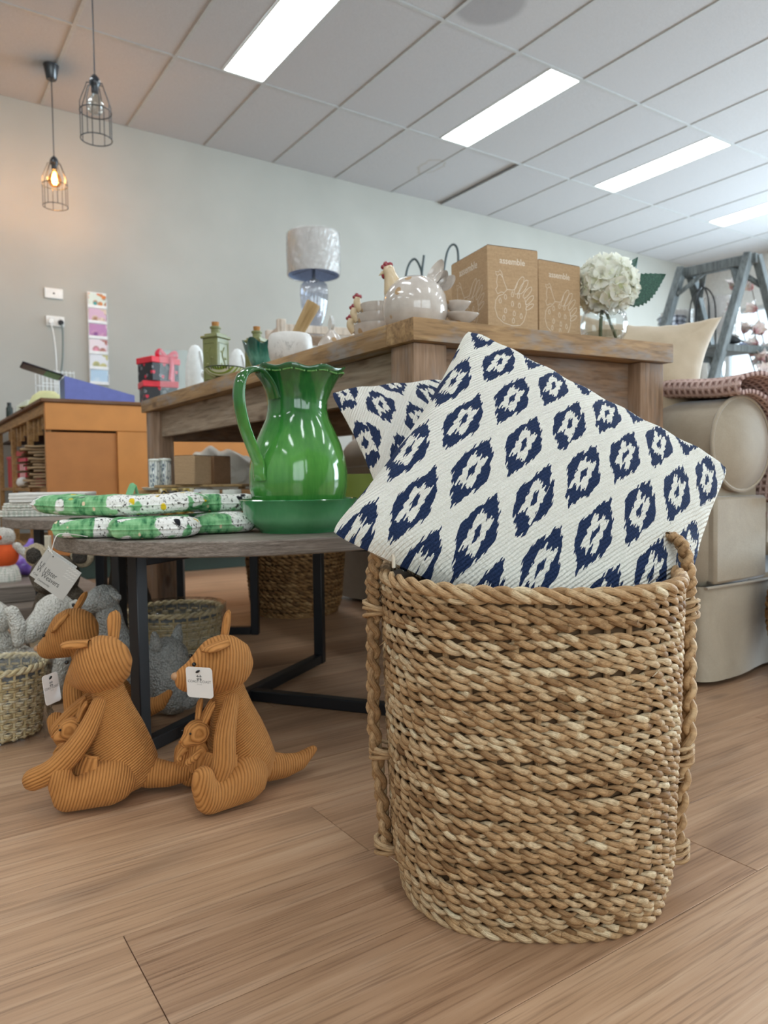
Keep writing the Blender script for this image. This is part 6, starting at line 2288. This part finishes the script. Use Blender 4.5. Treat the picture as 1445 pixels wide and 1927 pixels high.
def pendant(label, xy, z_ceil, z_cage_top, s, lit):
    t = thing('pendant_lamp', label, 'pendant lamp', (xy[0], xy[1], z_ceil), 0, 'caged pendant lamps')
    zt = z_cage_top - z_ceil
    G().lathe([(0.0001, 0.0), (0.048, 0.0), (0.047, -0.004), (0.032, -0.085), (0.028, -0.09), (0.0001, -0.09)], 28).obj('ceiling_rose', sock_m, t, sharp=40)
    G().tube([(0, 0, -0.088), (0, 0, zt + 0.075 * s)], 0.0035, 8).obj('cord', cage_m, t)
    so = G().lathe([(0.004, 0.09 * s), (0.010 * s, 0.085 * s), (0.022 * s, 0.070 * s), (0.028 * s, 0.052 * s), (0.026 * s, 0.038 * s), (0.018 * s, 0.030 * s), (0.018 * s, 0.0), (0.0001, 0.0)], 24)
    so.xf(Matrix.Translation((0, 0, zt))).obj('socket', sock_m, t, sharp=60)
    R, H = 0.075 * s, 0.27 * s
    for k in range(8):
        a = 2 * PI * k / 8; d = Vector((math.cos(a), math.sin(a), 0))
        G().tube([d * 0.022 * s + Vector((0, 0, zt + 0.042 * s)), d * 0.040 * s + Vector((0, 0, zt + 0.040 * s)), d * 0.044 * s + Vector((0, 0, zt + 0.025 * s)), d * R + Vector((0, 0, zt - 0.058 * s)), d * R + Vector((0, 0, zt - H + 0.04 * s))], 0.0023 * s, 6).obj('cage_rib', cage_m, t)
    for z in (-0.075, -0.115 if False else -0.075): pass
    for z in (-0.095 * s, -H + 0.04 * s):
        G().tube([(R * math.cos(2 * PI * k / 36), R * math.sin(2 * PI * k / 36), zt + z) for k in range(36)], 0.0027 * s, 6, True).obj('cage_ring', cage_m, t)
    b = G().lathe([(0.012 * s, 0.004 * s), (0.016 * s, -0.012 * s), (0.032 * s, -0.035 * s), (0.042 * s, -0.06 * s), (0.041 * s, -0.078 * s), (0.030 * s, -0.098 * s), (0.012 * s, -0.107 * s), (0.0001, -0.108 * s)], 28)
    b.xf(Matrix.Translation((0, 0, zt))).obj('bulb', bulb_lit if lit else bulb_clear, t, sharp=80)
    f = G()
    for k in range(5):
        a = 2 * PI * k / 5
        f.tube([(0.004 * s * math.cos(a), 0.004 * s * math.sin(a), zt - 0.01 * s), (0.013 * s * math.cos(a), 0.013 * s * math.sin(a), zt - 0.03 * s), (0.011 * s * math.cos(a + 0.5), 0.011 * s * math.sin(a + 0.5), zt - 0.075 * s)], 0.0018 * s if lit else 0.0008 * s, 5)
    f.obj('filament', fil_m if lit else fil_off, t)
    if lit:
        l = bpy.data.lights.new('bulb_light', 'POINT'); l.energy = 14; l.color = (1.0, 0.62, 0.28); l.shadow_soft_size = 0.02
        o = link('bulb_light', l, t, (0, 0, zt - 0.055 * s))
    return t


pendant('caged pendant lamp with a glowing amber bulb, hanging nearer the wall', (0.972, 5.19), ZC - 0.006, 2.497, 1.0, True)
pendant('caged pendant lamp with a clear unlit bulb, hanging higher and closer', (0.940, 3.94), ZC - 0.006, 2.437, 1.0, False)

# ------------------------------------------------------------------ table lamp on its pale stand behind the pine table
sx_, sy_ = P2(598, 0, 4.85).x, P2(598, 0, 4.85).y
stand_m = M_pine('pale_stand_wood', '#b9a896', '#d2c4b4', '#e2d8cb', axis='z', amt=0.3, wash='#e4e0d9')
SD = thing('display_stand', 'tall whitewashed wooden stand with raised corner posts, behind the pine table', 'stand', (sx_ + 0.03, sy_ + 0.05, 0), math.radians(-14))
for px_ in (-0.26, 0.34):
    for py_ in (-0.16, 0.2): G().box((px_, py_, 0.745), (0.055, 0.04, 1.49), bev=0.004).obj('post', stand_m, SD)
for py_ in (-0.16, 0.2): G().box((0.04, py_, 1.435), (0.544, 0.022, 0.05), bev=0.003).obj('top_rail', stand_m, SD)
for px_ in (-0.26, 0.34): G().box((px_, 0.02, 1.435), (0.022, 0.318, 0.05), bev=0.003).obj('side_rail', stand_m, SD)
G().box((0.04, 0.02, 1.403), (0.60, 0.40, 0.014), bev=0.002).obj('shelf_board', stand_m, SD) if False else None
G().box((0.04, 0.02, 1.403), (0.52, 0.30, 0.014), bev=0.002).obj('shelf_board', stand_m, SD)
G().box((0.04, 0.02, 0.9), (0.54, 0.316, 0.016), bev=0.002).obj('shelf_board', stand_m, SD)
grey_tub = plain('grey_blue_tub', '#9fb0c2', 0.4)
lampg = clear('lamp_glass', '#dfe3ee', 0.16, 0.03)
shade_m = plain('linen_shade', '#d0ccc6', 0.85, bump=0.3, scale=120)
shade_in = plain('shade_lining', '#8291ad', 0.6)
film_m = clear('shade_film', '#f6f7f8', 0.16, 0.06, wrinkle=14)
LP = thing('table_lamp', 'table lamp with a cellophane-wrapped grey drum shade and clear ribbed glass base', 'lamp', (sx_, sy_, 1.411))
def rib(p, a): k = 1 + 0.03 * math.cos(a * 16); return (p[0] * k, p[1] * k, p[2])


G().lathe([(0.0001, 0.0), (0.05, 0.0), (0.052, 0.012), (0.036, 0.03), (0.040, 0.06), (0.062, 0.11), (0.082, 0.19), (0.090, 0.27), (0.086, 0.33), (0.062, 0.352), (0.03, 0.36)], 64, fn=rib).obj('glass_base', lampg, LP, sharp=80)
G().lathe([(0.0001, 0.358), (0.03, 0.358), (0.03, 0.368), (0.012, 0.372), (0.012, 0.45), (0.0001, 0.45)], 20).obj('lamp_neck', plain('chrome_neck', '#8d9096', 0.25, metal=0.9), LP)
G().lathe([(0.165, 0.395), (0.166, 0.395), (0.164, 0.655), (0.163, 0.655)], 56).obj('drum_shade', shade_m, LP)
G().lathe([(0.1635, 0.397), (0.1615, 0.653)], 56).obj('shade_lining', shade_in, LP)
sp = G()
for k in range(3):
    a = 2 * PI * k / 3; sp.tube([(0.012 * math.cos(a), 0.012 * math.sin(a), 0.44), (0.163 * math.cos(a), 0.163 * math.sin(a), 0.42)], 0.002, 5)
sp.obj('shade_spider', plain('spider_wire', '#5c6068', 0.4), LP)
nu, nv = 22, 110; P = np.zeros((nv, nu, 3))
for k in range(nv):
    a = 2 * PI * k / nv
    for i in range(nu):
        u = i / (nu - 1); r_ = 0.1705 + 0.003 * math.sin(a * 13 + u * 7) * math.sin(PI * u) + 0.0025 * math.sin(a * 29 - u * 15)
        P[k, i] = (r_ * math.cos(a), r_ * math.sin(a), 0.391 + 0.268 * u)
link('film_wrap', grid_mesh('film_wrap', P, film_m, closed_u=True), LP)

# wire script letters on the stand line, further right
wl_m = plain('dark_wire_letter', '#3d4c50', 0.4)
WO = P2(820, 0, 3.3)
WX = Vector((_r.x, _r.y, 0)).normalized()
sh2 = thing('wall_cabinet', 'low pale cabinet behind the pine table carrying the wire letters', 'cabinet', (WO.x + 0.1, WO.y + 0.06, 0), RT)
G().box((0, 0, 0.5675), (0.5, 0.26, 1.055), bev=0.004).obj('cabinet_body', stand_m, sh2); G().box((0, 0, 1.109), (0.53, 0.29, 0.026), bev=0.004).obj('cabinet_top', stand_m, sh2)
for s in (-1, 1): G().box((s * 0.125, -0.136, 0.55), (0.236, 0.014, 0.9), bev=0.003).obj('door', stand_m, sh2)
for s in (-1, 1):
    for u in (-1, 1): G().box((s * 0.22, u * 0.10, 0.02), (0.04, 0.04, 0.04), bev=0.003).obj('foot', stand_m, sh2)


def wl(label, name, strokes, org):
    t = thing(name, label, 'sign', org, RT, 'wire letters')
    g = G()
    for s in strokes: g.tube(spline([(x, 0, z) for x, z in s], 8), 0.0052, 8)
    g.obj('bent_wire', wl_m, t)


k_ = 3.3 / 1390.6
wl('dark bent wire letter a, behind the hen', 'wire_letter', [[(-0.085, 0.0), (-0.08, 0.14), (-0.062, 0.27), (-0.03, 0.315), (-0.002, 0.27), (0.006, 0.20)], [(0.012, 0.33), (0.0, 0.22), (0.004, 0.08), (0.02, 0.0)]], P2(798, 1.1275, 3.28))
wl('dark bent wire letter A, just left of the corner box', 'wire_letter', [[(-0.03, 0.0), (-0.022, 0.18), (0.0, 0.33), (0.028, 0.375), (0.05, 0.34), (0.045, 0.2), (0.02, 0.02)], [(-0.022, 0.175), (0.0, 0.168), (0.04, 0.165)]], P2(845, 1.1275, 3.28))

# ------------------------------------------------------------------ slipcovered sofa at the right
def M_velvet():
    M = Mat('oatmeal_velvet', '#a89a86', 0.6, spec=0.3)
    p = M.coord()
    n = M.noise(p, 7, 4, 0.6, dist=0.6); f = M.noise(p, 420, 2)
    c = M.ramp(n * 0.75 + f * 0.25, [(0.3, '#978a77'), (0.7, '#b0a390')])
    M.color(c); M.bump(n * 0.6 + f * 0.2, 0.25, 0.006)
    M.b.inputs['Sheen Weight'].default_value = 0.7; M.b.inputs['Sheen Roughness'].default_value = 0.35
    M.b.inputs['Sheen Tint'].default_value = C('#e6ecf6')
    return M.m


vel_m = M_velvet()
SX, SY = 1.537, 0.985
SF = thing('sofa', 'oatmeal slipcovered sofa with rolled arm and gathered skirt, at the right', 'sofa', (SX, SY, 0))


def wavy_box(name, x0, x1, y0, y1, z0, z1, amp, k, mat, parent, flare=0.0, n=18, r=0.02):
    """soft upholstered block with gathered vertical folds and rounded plan corners"""
    per = []
    rr = r
    def arc(cx, cy, a0):
        for q in range(6):
            a = math.radians(a0 + 90 * q / 5); per.append((cx + rr * math.cos(a), cy + rr * math.sin(a), math.cos(a), math.sin(a)))
    def line(p, q, nx, ny, m):
        for i in range(1, m): per.append((p[0] + (q[0] - p[0]) * i / m, p[1] + (q[1] - p[1]) * i / m, nx, ny))
    arc(x0 + rr, y0 + rr, 180); line((x0 + rr, y0), (x1 - rr, y0), 0, -1, 40)
    arc(x1 - rr, y0 + rr, 270); line((x1, y0 + rr), (x1, y1 - rr), 1, 0, 40)
    arc(x1 - rr, y1 - rr, 0); line((x1 - rr, y1), (x0 + rr, y1), 0, 1, 40)
    arc(x0 + rr, y1 - rr, 90); line((x0, y1 - rr), (x0, y0 + rr), -1, 0, 60)
    m = len(per); P = np.zeros((m, n, 3)); s = 0
    for i, (x, y, nx, ny) in enumerate(per):
        for j in range(n):
            u = j / (n - 1); z = z1 + (z0 - z1) * u
            w = amp * u ** 1.2 * (math.sin(i * k) + 0.5 * math.sin(i * k * 2.3 + 1)) + flare * u
            P[i, j] = (x + nx * w, y + ny * w, z)
    me = grid_mesh(name, P, mat, closed_u=True)
    return link(name, me, parent)


AW = 0.235                                     # arm width
DP = 1.62
# arm: panel, roll and piped front
G().box((AW / 2, DP / 2, 0.385), (AW, DP, 0.33), bev=0.02).obj('arm_panel', vel_m, SF)
wavy_box('skirt', -0.008, 1.9, -0.008, DP, 0.012, 0.225, 0.012, 0.42, vel_m, SF, flare=0.012)
G().box((0.95, DP / 2, 0.2), (1.86, DP - 0.04, 0.06), bev=0.01).obj('base_frame', vel_m, SF)
for (fx, fy) in ((0.06, 0.06), (1.84, 0.06), (0.06, DP - 0.06), (1.84, DP - 0.06)): G().box((fx, fy, 0.085), (0.06, 0.06, 0.168), bev=0.004).obj('foot', cage_m, SF)
G().tube([(-0.004 + 1.9 * i / 40, -0.010, 0.2225) for i in range(41)], 0.004, 6).obj('skirt_seam', vel_m, SF)
rc = Vector((0.120, 0, 0.552)); RR = 0.118
nu, nv = 30, 40; P = np.zeros((nv, nu, 3))
for k in range(nv):
    a = 2 * PI * k / nv
    for i in range(nu):
        y = -0.018 + (DP + 0.01) * i / (nu - 1)
        rr = RR * (1 + 0.02 * math.sin(i * 0.8 + 3 * a))
        P[k, i] = (rc.x + rr * math.cos(a), y, rc.z + rr * 0.92 * math.sin(a))
link('rolled_arm', grid_mesh('rolled_arm', P, vel_m, closed_u=True), SF)
P = np.zeros((nv, 10, 3))
for k in range(nv):
    a = 2 * PI * k / nv
    for i in range(10):
        s = i / 9
        P[k, i] = (rc.x + RR * s * math.cos(a), -0.018 - 0.028 * (1 - s ** 2.5), rc.z + RR * 0.92 * s * math.sin(a))
link('arm_front', grid_mesh('arm_front', P, vel_m, closed_u=True), SF)
G().tube([(rc.x + RR * 1.005 * math.cos(2 * PI * k / 48), -0.0185, rc.z + RR * 0.925 * math.sin(2 * PI * k / 48)) for k in range(48)], 0.0045, 7, True).obj('arm_piping', vel_m, SF)
G().box((AW / 2 + 0.01, -0.003, 0.33), (AW - 0.02, 0.03, 0.20), bev=0.012).obj('arm_lower_panel', vel_m, SF)
# seat, back and far arm
G().box((AW + 0.72, 0.55, 0.36), (1.42, 1.08, 0.18), bev=0.05).obj('seat_cushion', vel_m, SF)
G().box((AW + 0.72, 1.35, 0.46), (1.42, 0.42, 0.48), bev=0.08).obj('sofa_back', vel_m, SF)
G().box((1.78, DP / 2, 0.42), (0.22, DP, 0.40), bev=0.09).obj('far_arm', vel_m, SF)

# scatter cushion propped on the sofa
def M_suede():
    M = Mat('beige_suede', '#b5a48c', 0.75, spec=0.2)
    n = M.noise(M.coord(), 9, 4, 0.6); M.color(M.ramp(n, [(0.3, '#a8967d'), (0.7, '#bdac94')])); M.bump(M.noise(M.coord(), 300, 2), 0.2, 0.001)
    M.b.inputs['Sheen Weight'].default_value = 0.5; M.b.inputs['Sheen Tint'].default_value = C('#f2efe8')
    return M.m


sue_m = M_suede()
d0 = 1.98
def PX(px, py, d): return Vector((0, 0, 0.48)) + (_f + _r * ((px - 722.5) / 1390.6) - _u * ((py - 963.5) / 1390.6)) * d


T_ = PX(1366, 590, 1.98); L_c = PX(1072, 585, 2.06); B_c = PX(1352, 880, 1.80)
cushion('scatter_cushion', 'plain beige suede cushion propped up on the sofa behind the pine table', T_, L_c, B_c, puff=0.085, concave=0.28, mats=sue_m, seed=21, cat='cushion')

# pink waffle throw folded over the arm
def M_throw():
    M = Mat('dusty_pink_knit', '#a98a85', 0.9, spec=0.15)
    u = M.attr('tu'); v = M.attr('tv')
    a = (u * 2 * PI).sin().abs(); b = (v * 2 * PI).sin().abs()
    cell = (a.max(b))
    n = M.noise(M.coord(), 300, 2)
    M.color(M.ramp(cell * 0.75 + n * 0.25, [(0.35, '#8d6c66'), (0.6, '#b4958d'), (0.9, '#d2b7af')]))
    M.bump(cell + n * 0.4, 1.0, 0.006)
    return M.m


throw_m = M_throw()
TH = thing('throw_blanket', 'dusty pink waffle knit throw folded over the sofa arm', 'blanket', (SX, SY, 0))
def over_arm(off):
    """profile across the arm, picture left to right: (x, z)"""
    R = RR + off
    pts = [(0.02, 0.545 + 0.075 + RR * 0.45 + off)]
    return pts


ax_, az_ = rc.x, rc.z
def prof_layer(off, start, end_z):
    out = []
    a0 = math.radians(start)
    for q in range(22):
        a = a0 + (math.radians(8) - a0) * q / 21
        out.append((ax_ + (RR + off) * math.cos(a), az_ + (RR * 0.92 + off) * math.sin(a)))
    x0, z0 = out[-1]
    for q in range(1, 10): out.append((x0 + 0.004 * q / 9, z0 + (end_z - z0) * q / 9))
    return out


outer = prof_layer(0.050, 108, 0.41); inner = prof_layer(0.016, 108, 0.405)
fold = []
xo, zo = outer[0]; xi, zi = inner[0]
cxm, czm = (xo + xi) / 2, (zo + zi) / 2; rad = math.hypot(xo - xi, zo - zi) / 2; aa = math.atan2(zo - czm, xo - cxm)
for q in range(1, 9): fold.append((cxm + rad * math.cos(aa + PI * q / 9), czm + rad * math.sin(aa + PI * q / 9)))
path = list(reversed(outer)) + fold + inner
ny = 40; y0, y1 = -0.055, 0.42
P = np.zeros((len(path), ny, 3)); TU = np.zeros((len(path), ny)); TV = np.zeros((len(path), ny)); acc = 0
for i, (x, z) in enumerate(path):
    if i: acc += math.hypot(x - path[i - 1][0], z - path[i - 1][1])
    for j in range(ny):
        v = j / (ny - 1)
        y = y0 + (y1 - y0) * v + 0.01 * math.sin(acc * 14)
        bulge = 0.006 * math.sin(v * 9 + acc * 8)
        P[i, j] = (x + bulge * 0.5, y, z + bulge); TU[i, j] = acc / 0.032; TV[i, j] = (y1 - y0) * v / 0.032
me = grid_mesh('knit_fold', P, throw_m, attrs={'tu': TU, 'tv': TV})
ob = link('knit_fold', me, TH); sm = ob.modifiers.new('t', 'SOLIDIFY'); sm.thickness = 0.010; sm.offset = 0
fr_m = plain('pink_fringe', '#a07d76', 0.9)
g = G()
for j in range(26):
    y = y0 + (y1 - y0) * j / 25
    for q in range(3):
        x = outer[-1][0] + random.uniform(-0.008, 0.012); l = random.uniform(0.05, 0.075)
        g.tube([(x, y, 0.412), (x + random.uniform(-0.008, 0.008), y + random.uniform(-0.01, 0.01), 0.412 - l * 0.5), (x + random.uniform(-0.012, 0.012), y + random.uniform(-0.012, 0.012), 0.412 - l)], 0.0022, 5)
f = g.obj('fringe', fr_m, TH); f['kind'] = 'stuff'
# a second woven basket peeping in at the right edge
basket('storage_basket', 'brown woven basket whose edge shows at the right border, by the sofa', (1.80, 0.862, 0), 0.3, 0.062, 0.055, 0.30, 20, 36, per=4, p=2.1, fringe=False, mat=far_grass, handles=None, seed=15, bulge=0.042)

# ------------------------------------------------------------------ grey A-frame shelf
gw_m = M_pine('grey_washed_wood', '#50585a', '#697173', '#808a8b', axis='z', amt=0.3, wash='#8d989b')
AK = 1.35
A0 = Vector((3.69, 2.10)) * AK
ad = Vector((-0.187, 0.982)); an = Vector((0.97, -0.243))
AL = 0.463
AF = thing('a_frame_shelf', 'grey washed wooden A-frame shelf at the right, behind the sofa', 'shelf', (A0.x, A0.y, 0))
zt = 1.985; sp_ = 0.42
def af(s, side, z):
    """s along the ridge, side -1/0/1 foot offset at height z"""
    k = side * (0.035 + 0.355 * (zt - z))
    q = ad * s + an * k
    return Vector((q.x, q.y, z))


for s in (0, AL):
    for side in (-1, 1):
        G().beam(af(s, side, 0.001), af(s, side, zt), 0.075, 0.05, up=(ad.x, ad.y, 0), bev=0.004).obj('leg', gw_m, AF)
G().beam(af(-0.03, 0, zt - 0.03), af(AL + 0.03, 0, zt - 0.03), 0.06, 0.07, bev=0.004).obj('ridge_bar', gw_m, AF)
for s, d in ((0.0, 1), (AL, -1)):
    for side in (-1, 1): G().beam(af(s + d * 0.02, side, zt - 0.20), af(s + d * 0.13, 0, zt - 0.06), 0.035, 0.03, bev=0.003).obj('brace', gw_m, AF)
for z in (0.45, 0.92, 1.36):
    wv = 0.035 + 0.355 * (zt - z)
    for k in range(4):
        c = af(AL / 2, 0, z) + Vector((an.x, an.y, 0)) * (wv * 2 * ((k + 0.5) / 4 - 0.5))
        R = Matrix.Rotation(math.atan2(ad.y, ad.x), 3, 'Z')
        G().box(c, (AL - 0.06, wv * 2 / 4 - 0.004, 0.022), R, 0.002).obj('shelf_slat', gw_m, AF)
    for s in (0.0, AL): G().beam(af(s, -1, z - 0.02), af(s, 1, z - 0.02), 0.04, 0.05, bev=0.003).obj('shelf_rail', gw_m, AF)
sh = af(AL / 2, 0, 1.3715) + Vector((A0.x, A0.y, 0))
ir_m = plain('black_iron', '#23282c', 0.45)
ln = thing('wire_lantern', 'black wire arch lantern frame standing on the top shelf of the A-frame', 'lantern', (sh.x - 0.03, sh.y + 0.10, sh.z))
for k in range(3):
    a = k * PI / 3
    d = Vector((math.cos(a), math.sin(a), 0))
    G().tube(spline([d * 0.085 + Vector((0, 0, 0.0)), d * 0.085 + Vector((0, 0, 0.28)), d * 0.06 + Vector((0, 0, 0.40)), Vector((0, 0, 0.455)), d * -0.06 + Vector((0, 0, 0.40)), d * -0.085 + Vector((0, 0, 0.28)), d * -0.085], 6), 0.0055, 6).obj('arch_wire', ir_m, ln)
G().tube([(0.085 * math.cos(2 * PI * k / 24), 0.085 * math.sin(2 * PI * k / 24), 0.006) for k in range(24)], 0.006, 6, True).obj('base_ring', ir_m, ln)
G().lathe([(0.0001, 0.455), (0.012, 0.457), (0.014, 0.475), (0.006, 0.49), (0.0001, 0.49)], 14).obj('finial', ir_m, ln)
bd_ = thing('iron_bird', 'small dark iron bird perched on the A-frame shelf', 'ornament', (sh.x + 0.04, sh.y - 0.08, sh.z), 2.6)
me = blob(chain([(V((-0.05, 0, 0.05)), 0.018), (V((0.0, 0, 0.058)), 0.036), (V((0.035, 0, 0.085)), 0.022)], 5), 0.005, 3); me.materials.append(ir_m); link('bird_body', me, bd_)
G().beam((-0.05, 0, 0.055), (-0.11, 0, 0.04), 0.02, 0.008).obj('tail', ir_m, bd_); G().lathe([(0.006, 0), (0.0001, 0.02)], 8).xf(Matrix.Translation((0.052, 0, 0.09)) @ Matrix.Rotation(PI / 2, 4, 'Y')).obj('beak', ir_m, bd_)
for s in (-1, 1): G().tube([(0.0, s * 0.012, 0.03), (0.004, s * 0.012, 0.0)], 0.002, 6).obj('leg', ir_m, bd_)
ch = thing('glass_beads', 'clear glass beads in a small heap on the A-frame shelf', 'beads', (sh.x + 0.06, sh.y - 0.17, sh.z))
for k in range(9): G().ball((0.025 * math.cos(k * 0.7), 0.02 * math.sin(k * 0.7) + 0.003 * k, 0.014), 0.013, 12, 8).obj('bead', lampg, ch)
# drum shades and a glass jar behind
def shade(label, loc, r, h):
    t = thing('drum_lamp', label, 'lamp', loc)
    z0 = 0.46
    G().lathe([(r, z0), (r + 0.002, z0), (r * 0.94, z0 + h), (r * 0.94 - 0.002, z0 + h)], 48).obj('lamp_shade', shade_m, t)
    link('film_wrap', G().lathe([(r + 0.006, z0 - 0.004), (r * 0.94 + 0.006, z0 + h + 0.004)], 60, fn=lambda p, a: (p[0] * (1 + 0.012 * math.sin(a * 15)), p[1] * (1 + 0.012 * math.sin(a * 15)), p[2])).mesh('film_wrap', film_m), t)
    G().lathe([(0.0001, 0), (0.07, 0), (0.072, 0.012), (0.03, 0.03), (0.05, 0.12), (0.065, 0.24), (0.045, 0.36), (0.014, 0.40), (0.012, z0 + h * 0.5), (0.0001, z0 + h * 0.5)], 32).obj('lamp_base', shiny_w, t)
    return t


cp_ = P2(1325, 0, 5.95)
cons = thing('console_table', 'white console table behind the A-frame shelf, carrying wrapped lamps', 'table', cp_)
G().box((0, 0.06, 1.065), (1.3, 0.62, 0.03), bev=0.004).obj('table_top', white_m, cons)
for sx in (-1, 1):
    for sy in (-1, 1): G().box((sx * 0.6, 0.06 + sy * 0.27, 0.524), (0.05, 0.05, 1.049), bev=0.004).obj('leg', white_m, cons)
G().box((0, 0.06, 1.01), (1.14, 0.48, 0.07), bev=0.003).obj('apron', white_m, cons)
q = P2(1346, 1.0805, 5.78); shade('cellophane wrapped grey drum shade lamp seen through the A-frame', (q.x, q.y, 1.0805), 0.165, 0.29)
q = P2(1276, 1.0805, 6.12); shade('wrapped grey drum shade lamp behind the left legs of the A-frame', (q.x, q.y, 1.0805), 0.15, 0.27)
q = P2(1262, 1.0805, 5.85); jr = thing('glass_jar', 'tall clear glass jar with wire bands showing above the beige cushion', 'jar', (q.x - 0.02, q.y - 0.02, 1.0805))
G().lathe([(0.0001, 0.0), (0.07, 0.0), (0.075, 0.02), (0.085, 0.45), (0.10, 0.60), (0.106, 0.63), (0.103, 0.63), (0.096, 0.59), (0.08, 0.44), (0.07, 0.02), (0.0001, 0.012)], 40).obj('jar_body', lampg, jr, sharp=80)
for z_, r_ in ((0.55, 0.096), (0.585, 0.102), (0.62, 0.108)): G().tube([(r_ * math.cos(2 * PI * k / 30), r_ * math.sin(2 * PI * k / 30), z_) for k in range(30)], 0.003, 5, True).obj('wire_band', ir_m, jr)

# blossom branches in a floor vase at the right edge
q = P2(1462, 0, 5.2)
fv = thing('floor_vase', 'tall grey floor vase with pink magnolia branches at the right edge', 'vase', q)
G().lathe([(0.0001, 0.0), (0.10, 0.0), (0.13, 0.12), (0.14, 0.35), (0.10, 0.62), (0.07, 0.72), (0.085, 0.76), (0.08, 0.76), (0.062, 0.72), (0.0001, 0.5)], 36).obj('vase_body', plain('grey_stoneware', '#8f9598', 0.5, bump=0.1), fv, sharp=70)
br_m = plain('brown_twig', '#5a4b42', 0.8)
M = Mat('magnolia_petal', '#e7d3d2', 0.55); pn = M.attr('rad'); M.color(M.ramp(pn, [(0.0, '#dba9ae'), (0.35, '#f0e2e0'), (1.0, '#faf5f3')])); M.b.inputs['Subsurface Weight'].default_value = 0.1
mag_m = M.m


def magnolia(seed):
    rg = random.Random(seed); V_, F_, R_ = [], [], []
    for k in range(7):
        a = k * 2 * PI / 7 + rg.uniform(-0.2, 0.2); op = rg.uniform(0.5, 1.1); o = len(V_); nu, nv = 6, 5
        for i in range(nu):
            u = i / (nu - 1); w = 0.034 * math.sin(PI * min(1, 0.1 + 0.85 * u)) ** 0.8
            for j in range(nv):
                s_ = (j / (nv - 1) - 0.5) * 2
                x = 0.085 * u * math.sin(op * u); z = 0.085 * u * math.cos(op * u * 0.9); y = w * s_
                x -= 0.012 * s_ * s_ * u
                V_.append((x * math.cos(a) - y * math.sin(a), x * math.sin(a) + y * math.cos(a), z)); R_.append(u)
        for i in range(nu - 1):
            for j in range(nv - 1): F_.append((o + i * nv + j, o + (i + 1) * nv + j, o + (i + 1) * nv + j + 1, o + i * nv + j + 1))
    me = bpy.data.meshes.new('blossom'); me.from_pydata(V_, [], F_); set_attr(me, 'rad', R_); me.materials.append(mag_m)
    me.polygons.foreach_set('use_smooth', [True] * len(F_)); return me


mg = [magnolia(i) for i in range(4)]
bl = thing('magnolia_branches', 'pale pink magnolia blossom branches behind the A-frame, at the right edge', 'flowers', q)
rg = random.Random(5)
for k in range(9):
    lean = (pR * (-0.27 + 0.075 * k) + Fh * rg.uniform(-0.15, 0.25))
    tipz = rg.uniform(1.35, 2.02)
    pts = [Vector((0, 0, 0.55)), lean * 0.25 + Vector((0, 0, 0.95)), lean * 0.7 + Vector((0, 0, (0.95 + tipz) / 2)), lean + Vector((rg.uniform(-.04, .04), rg.uniform(-.04, .04), tipz))]
    sp3 = spline(pts, 6)
    G().tube(sp3, [0.007 - 0.005 * i / (len(sp3) - 1) for i in range(len(sp3))], 6).obj('twig', br_m, bl)
    for m_ in range(6):
        p = sp3[int(len(sp3) * (0.45 + 0.53 * m_ / 5)) - 1]
        o = link('blossom', mg[rg.randrange(4)], bl, p); d = Vector((rg.uniform(-1, 1), rg.uniform(-1, 1), rg.uniform(0.1, 1.2))).normalized()
        o.rotation_mode = 'QUATERNION'; o.rotation_quaternion = d.to_track_quat('Z', 'Y')
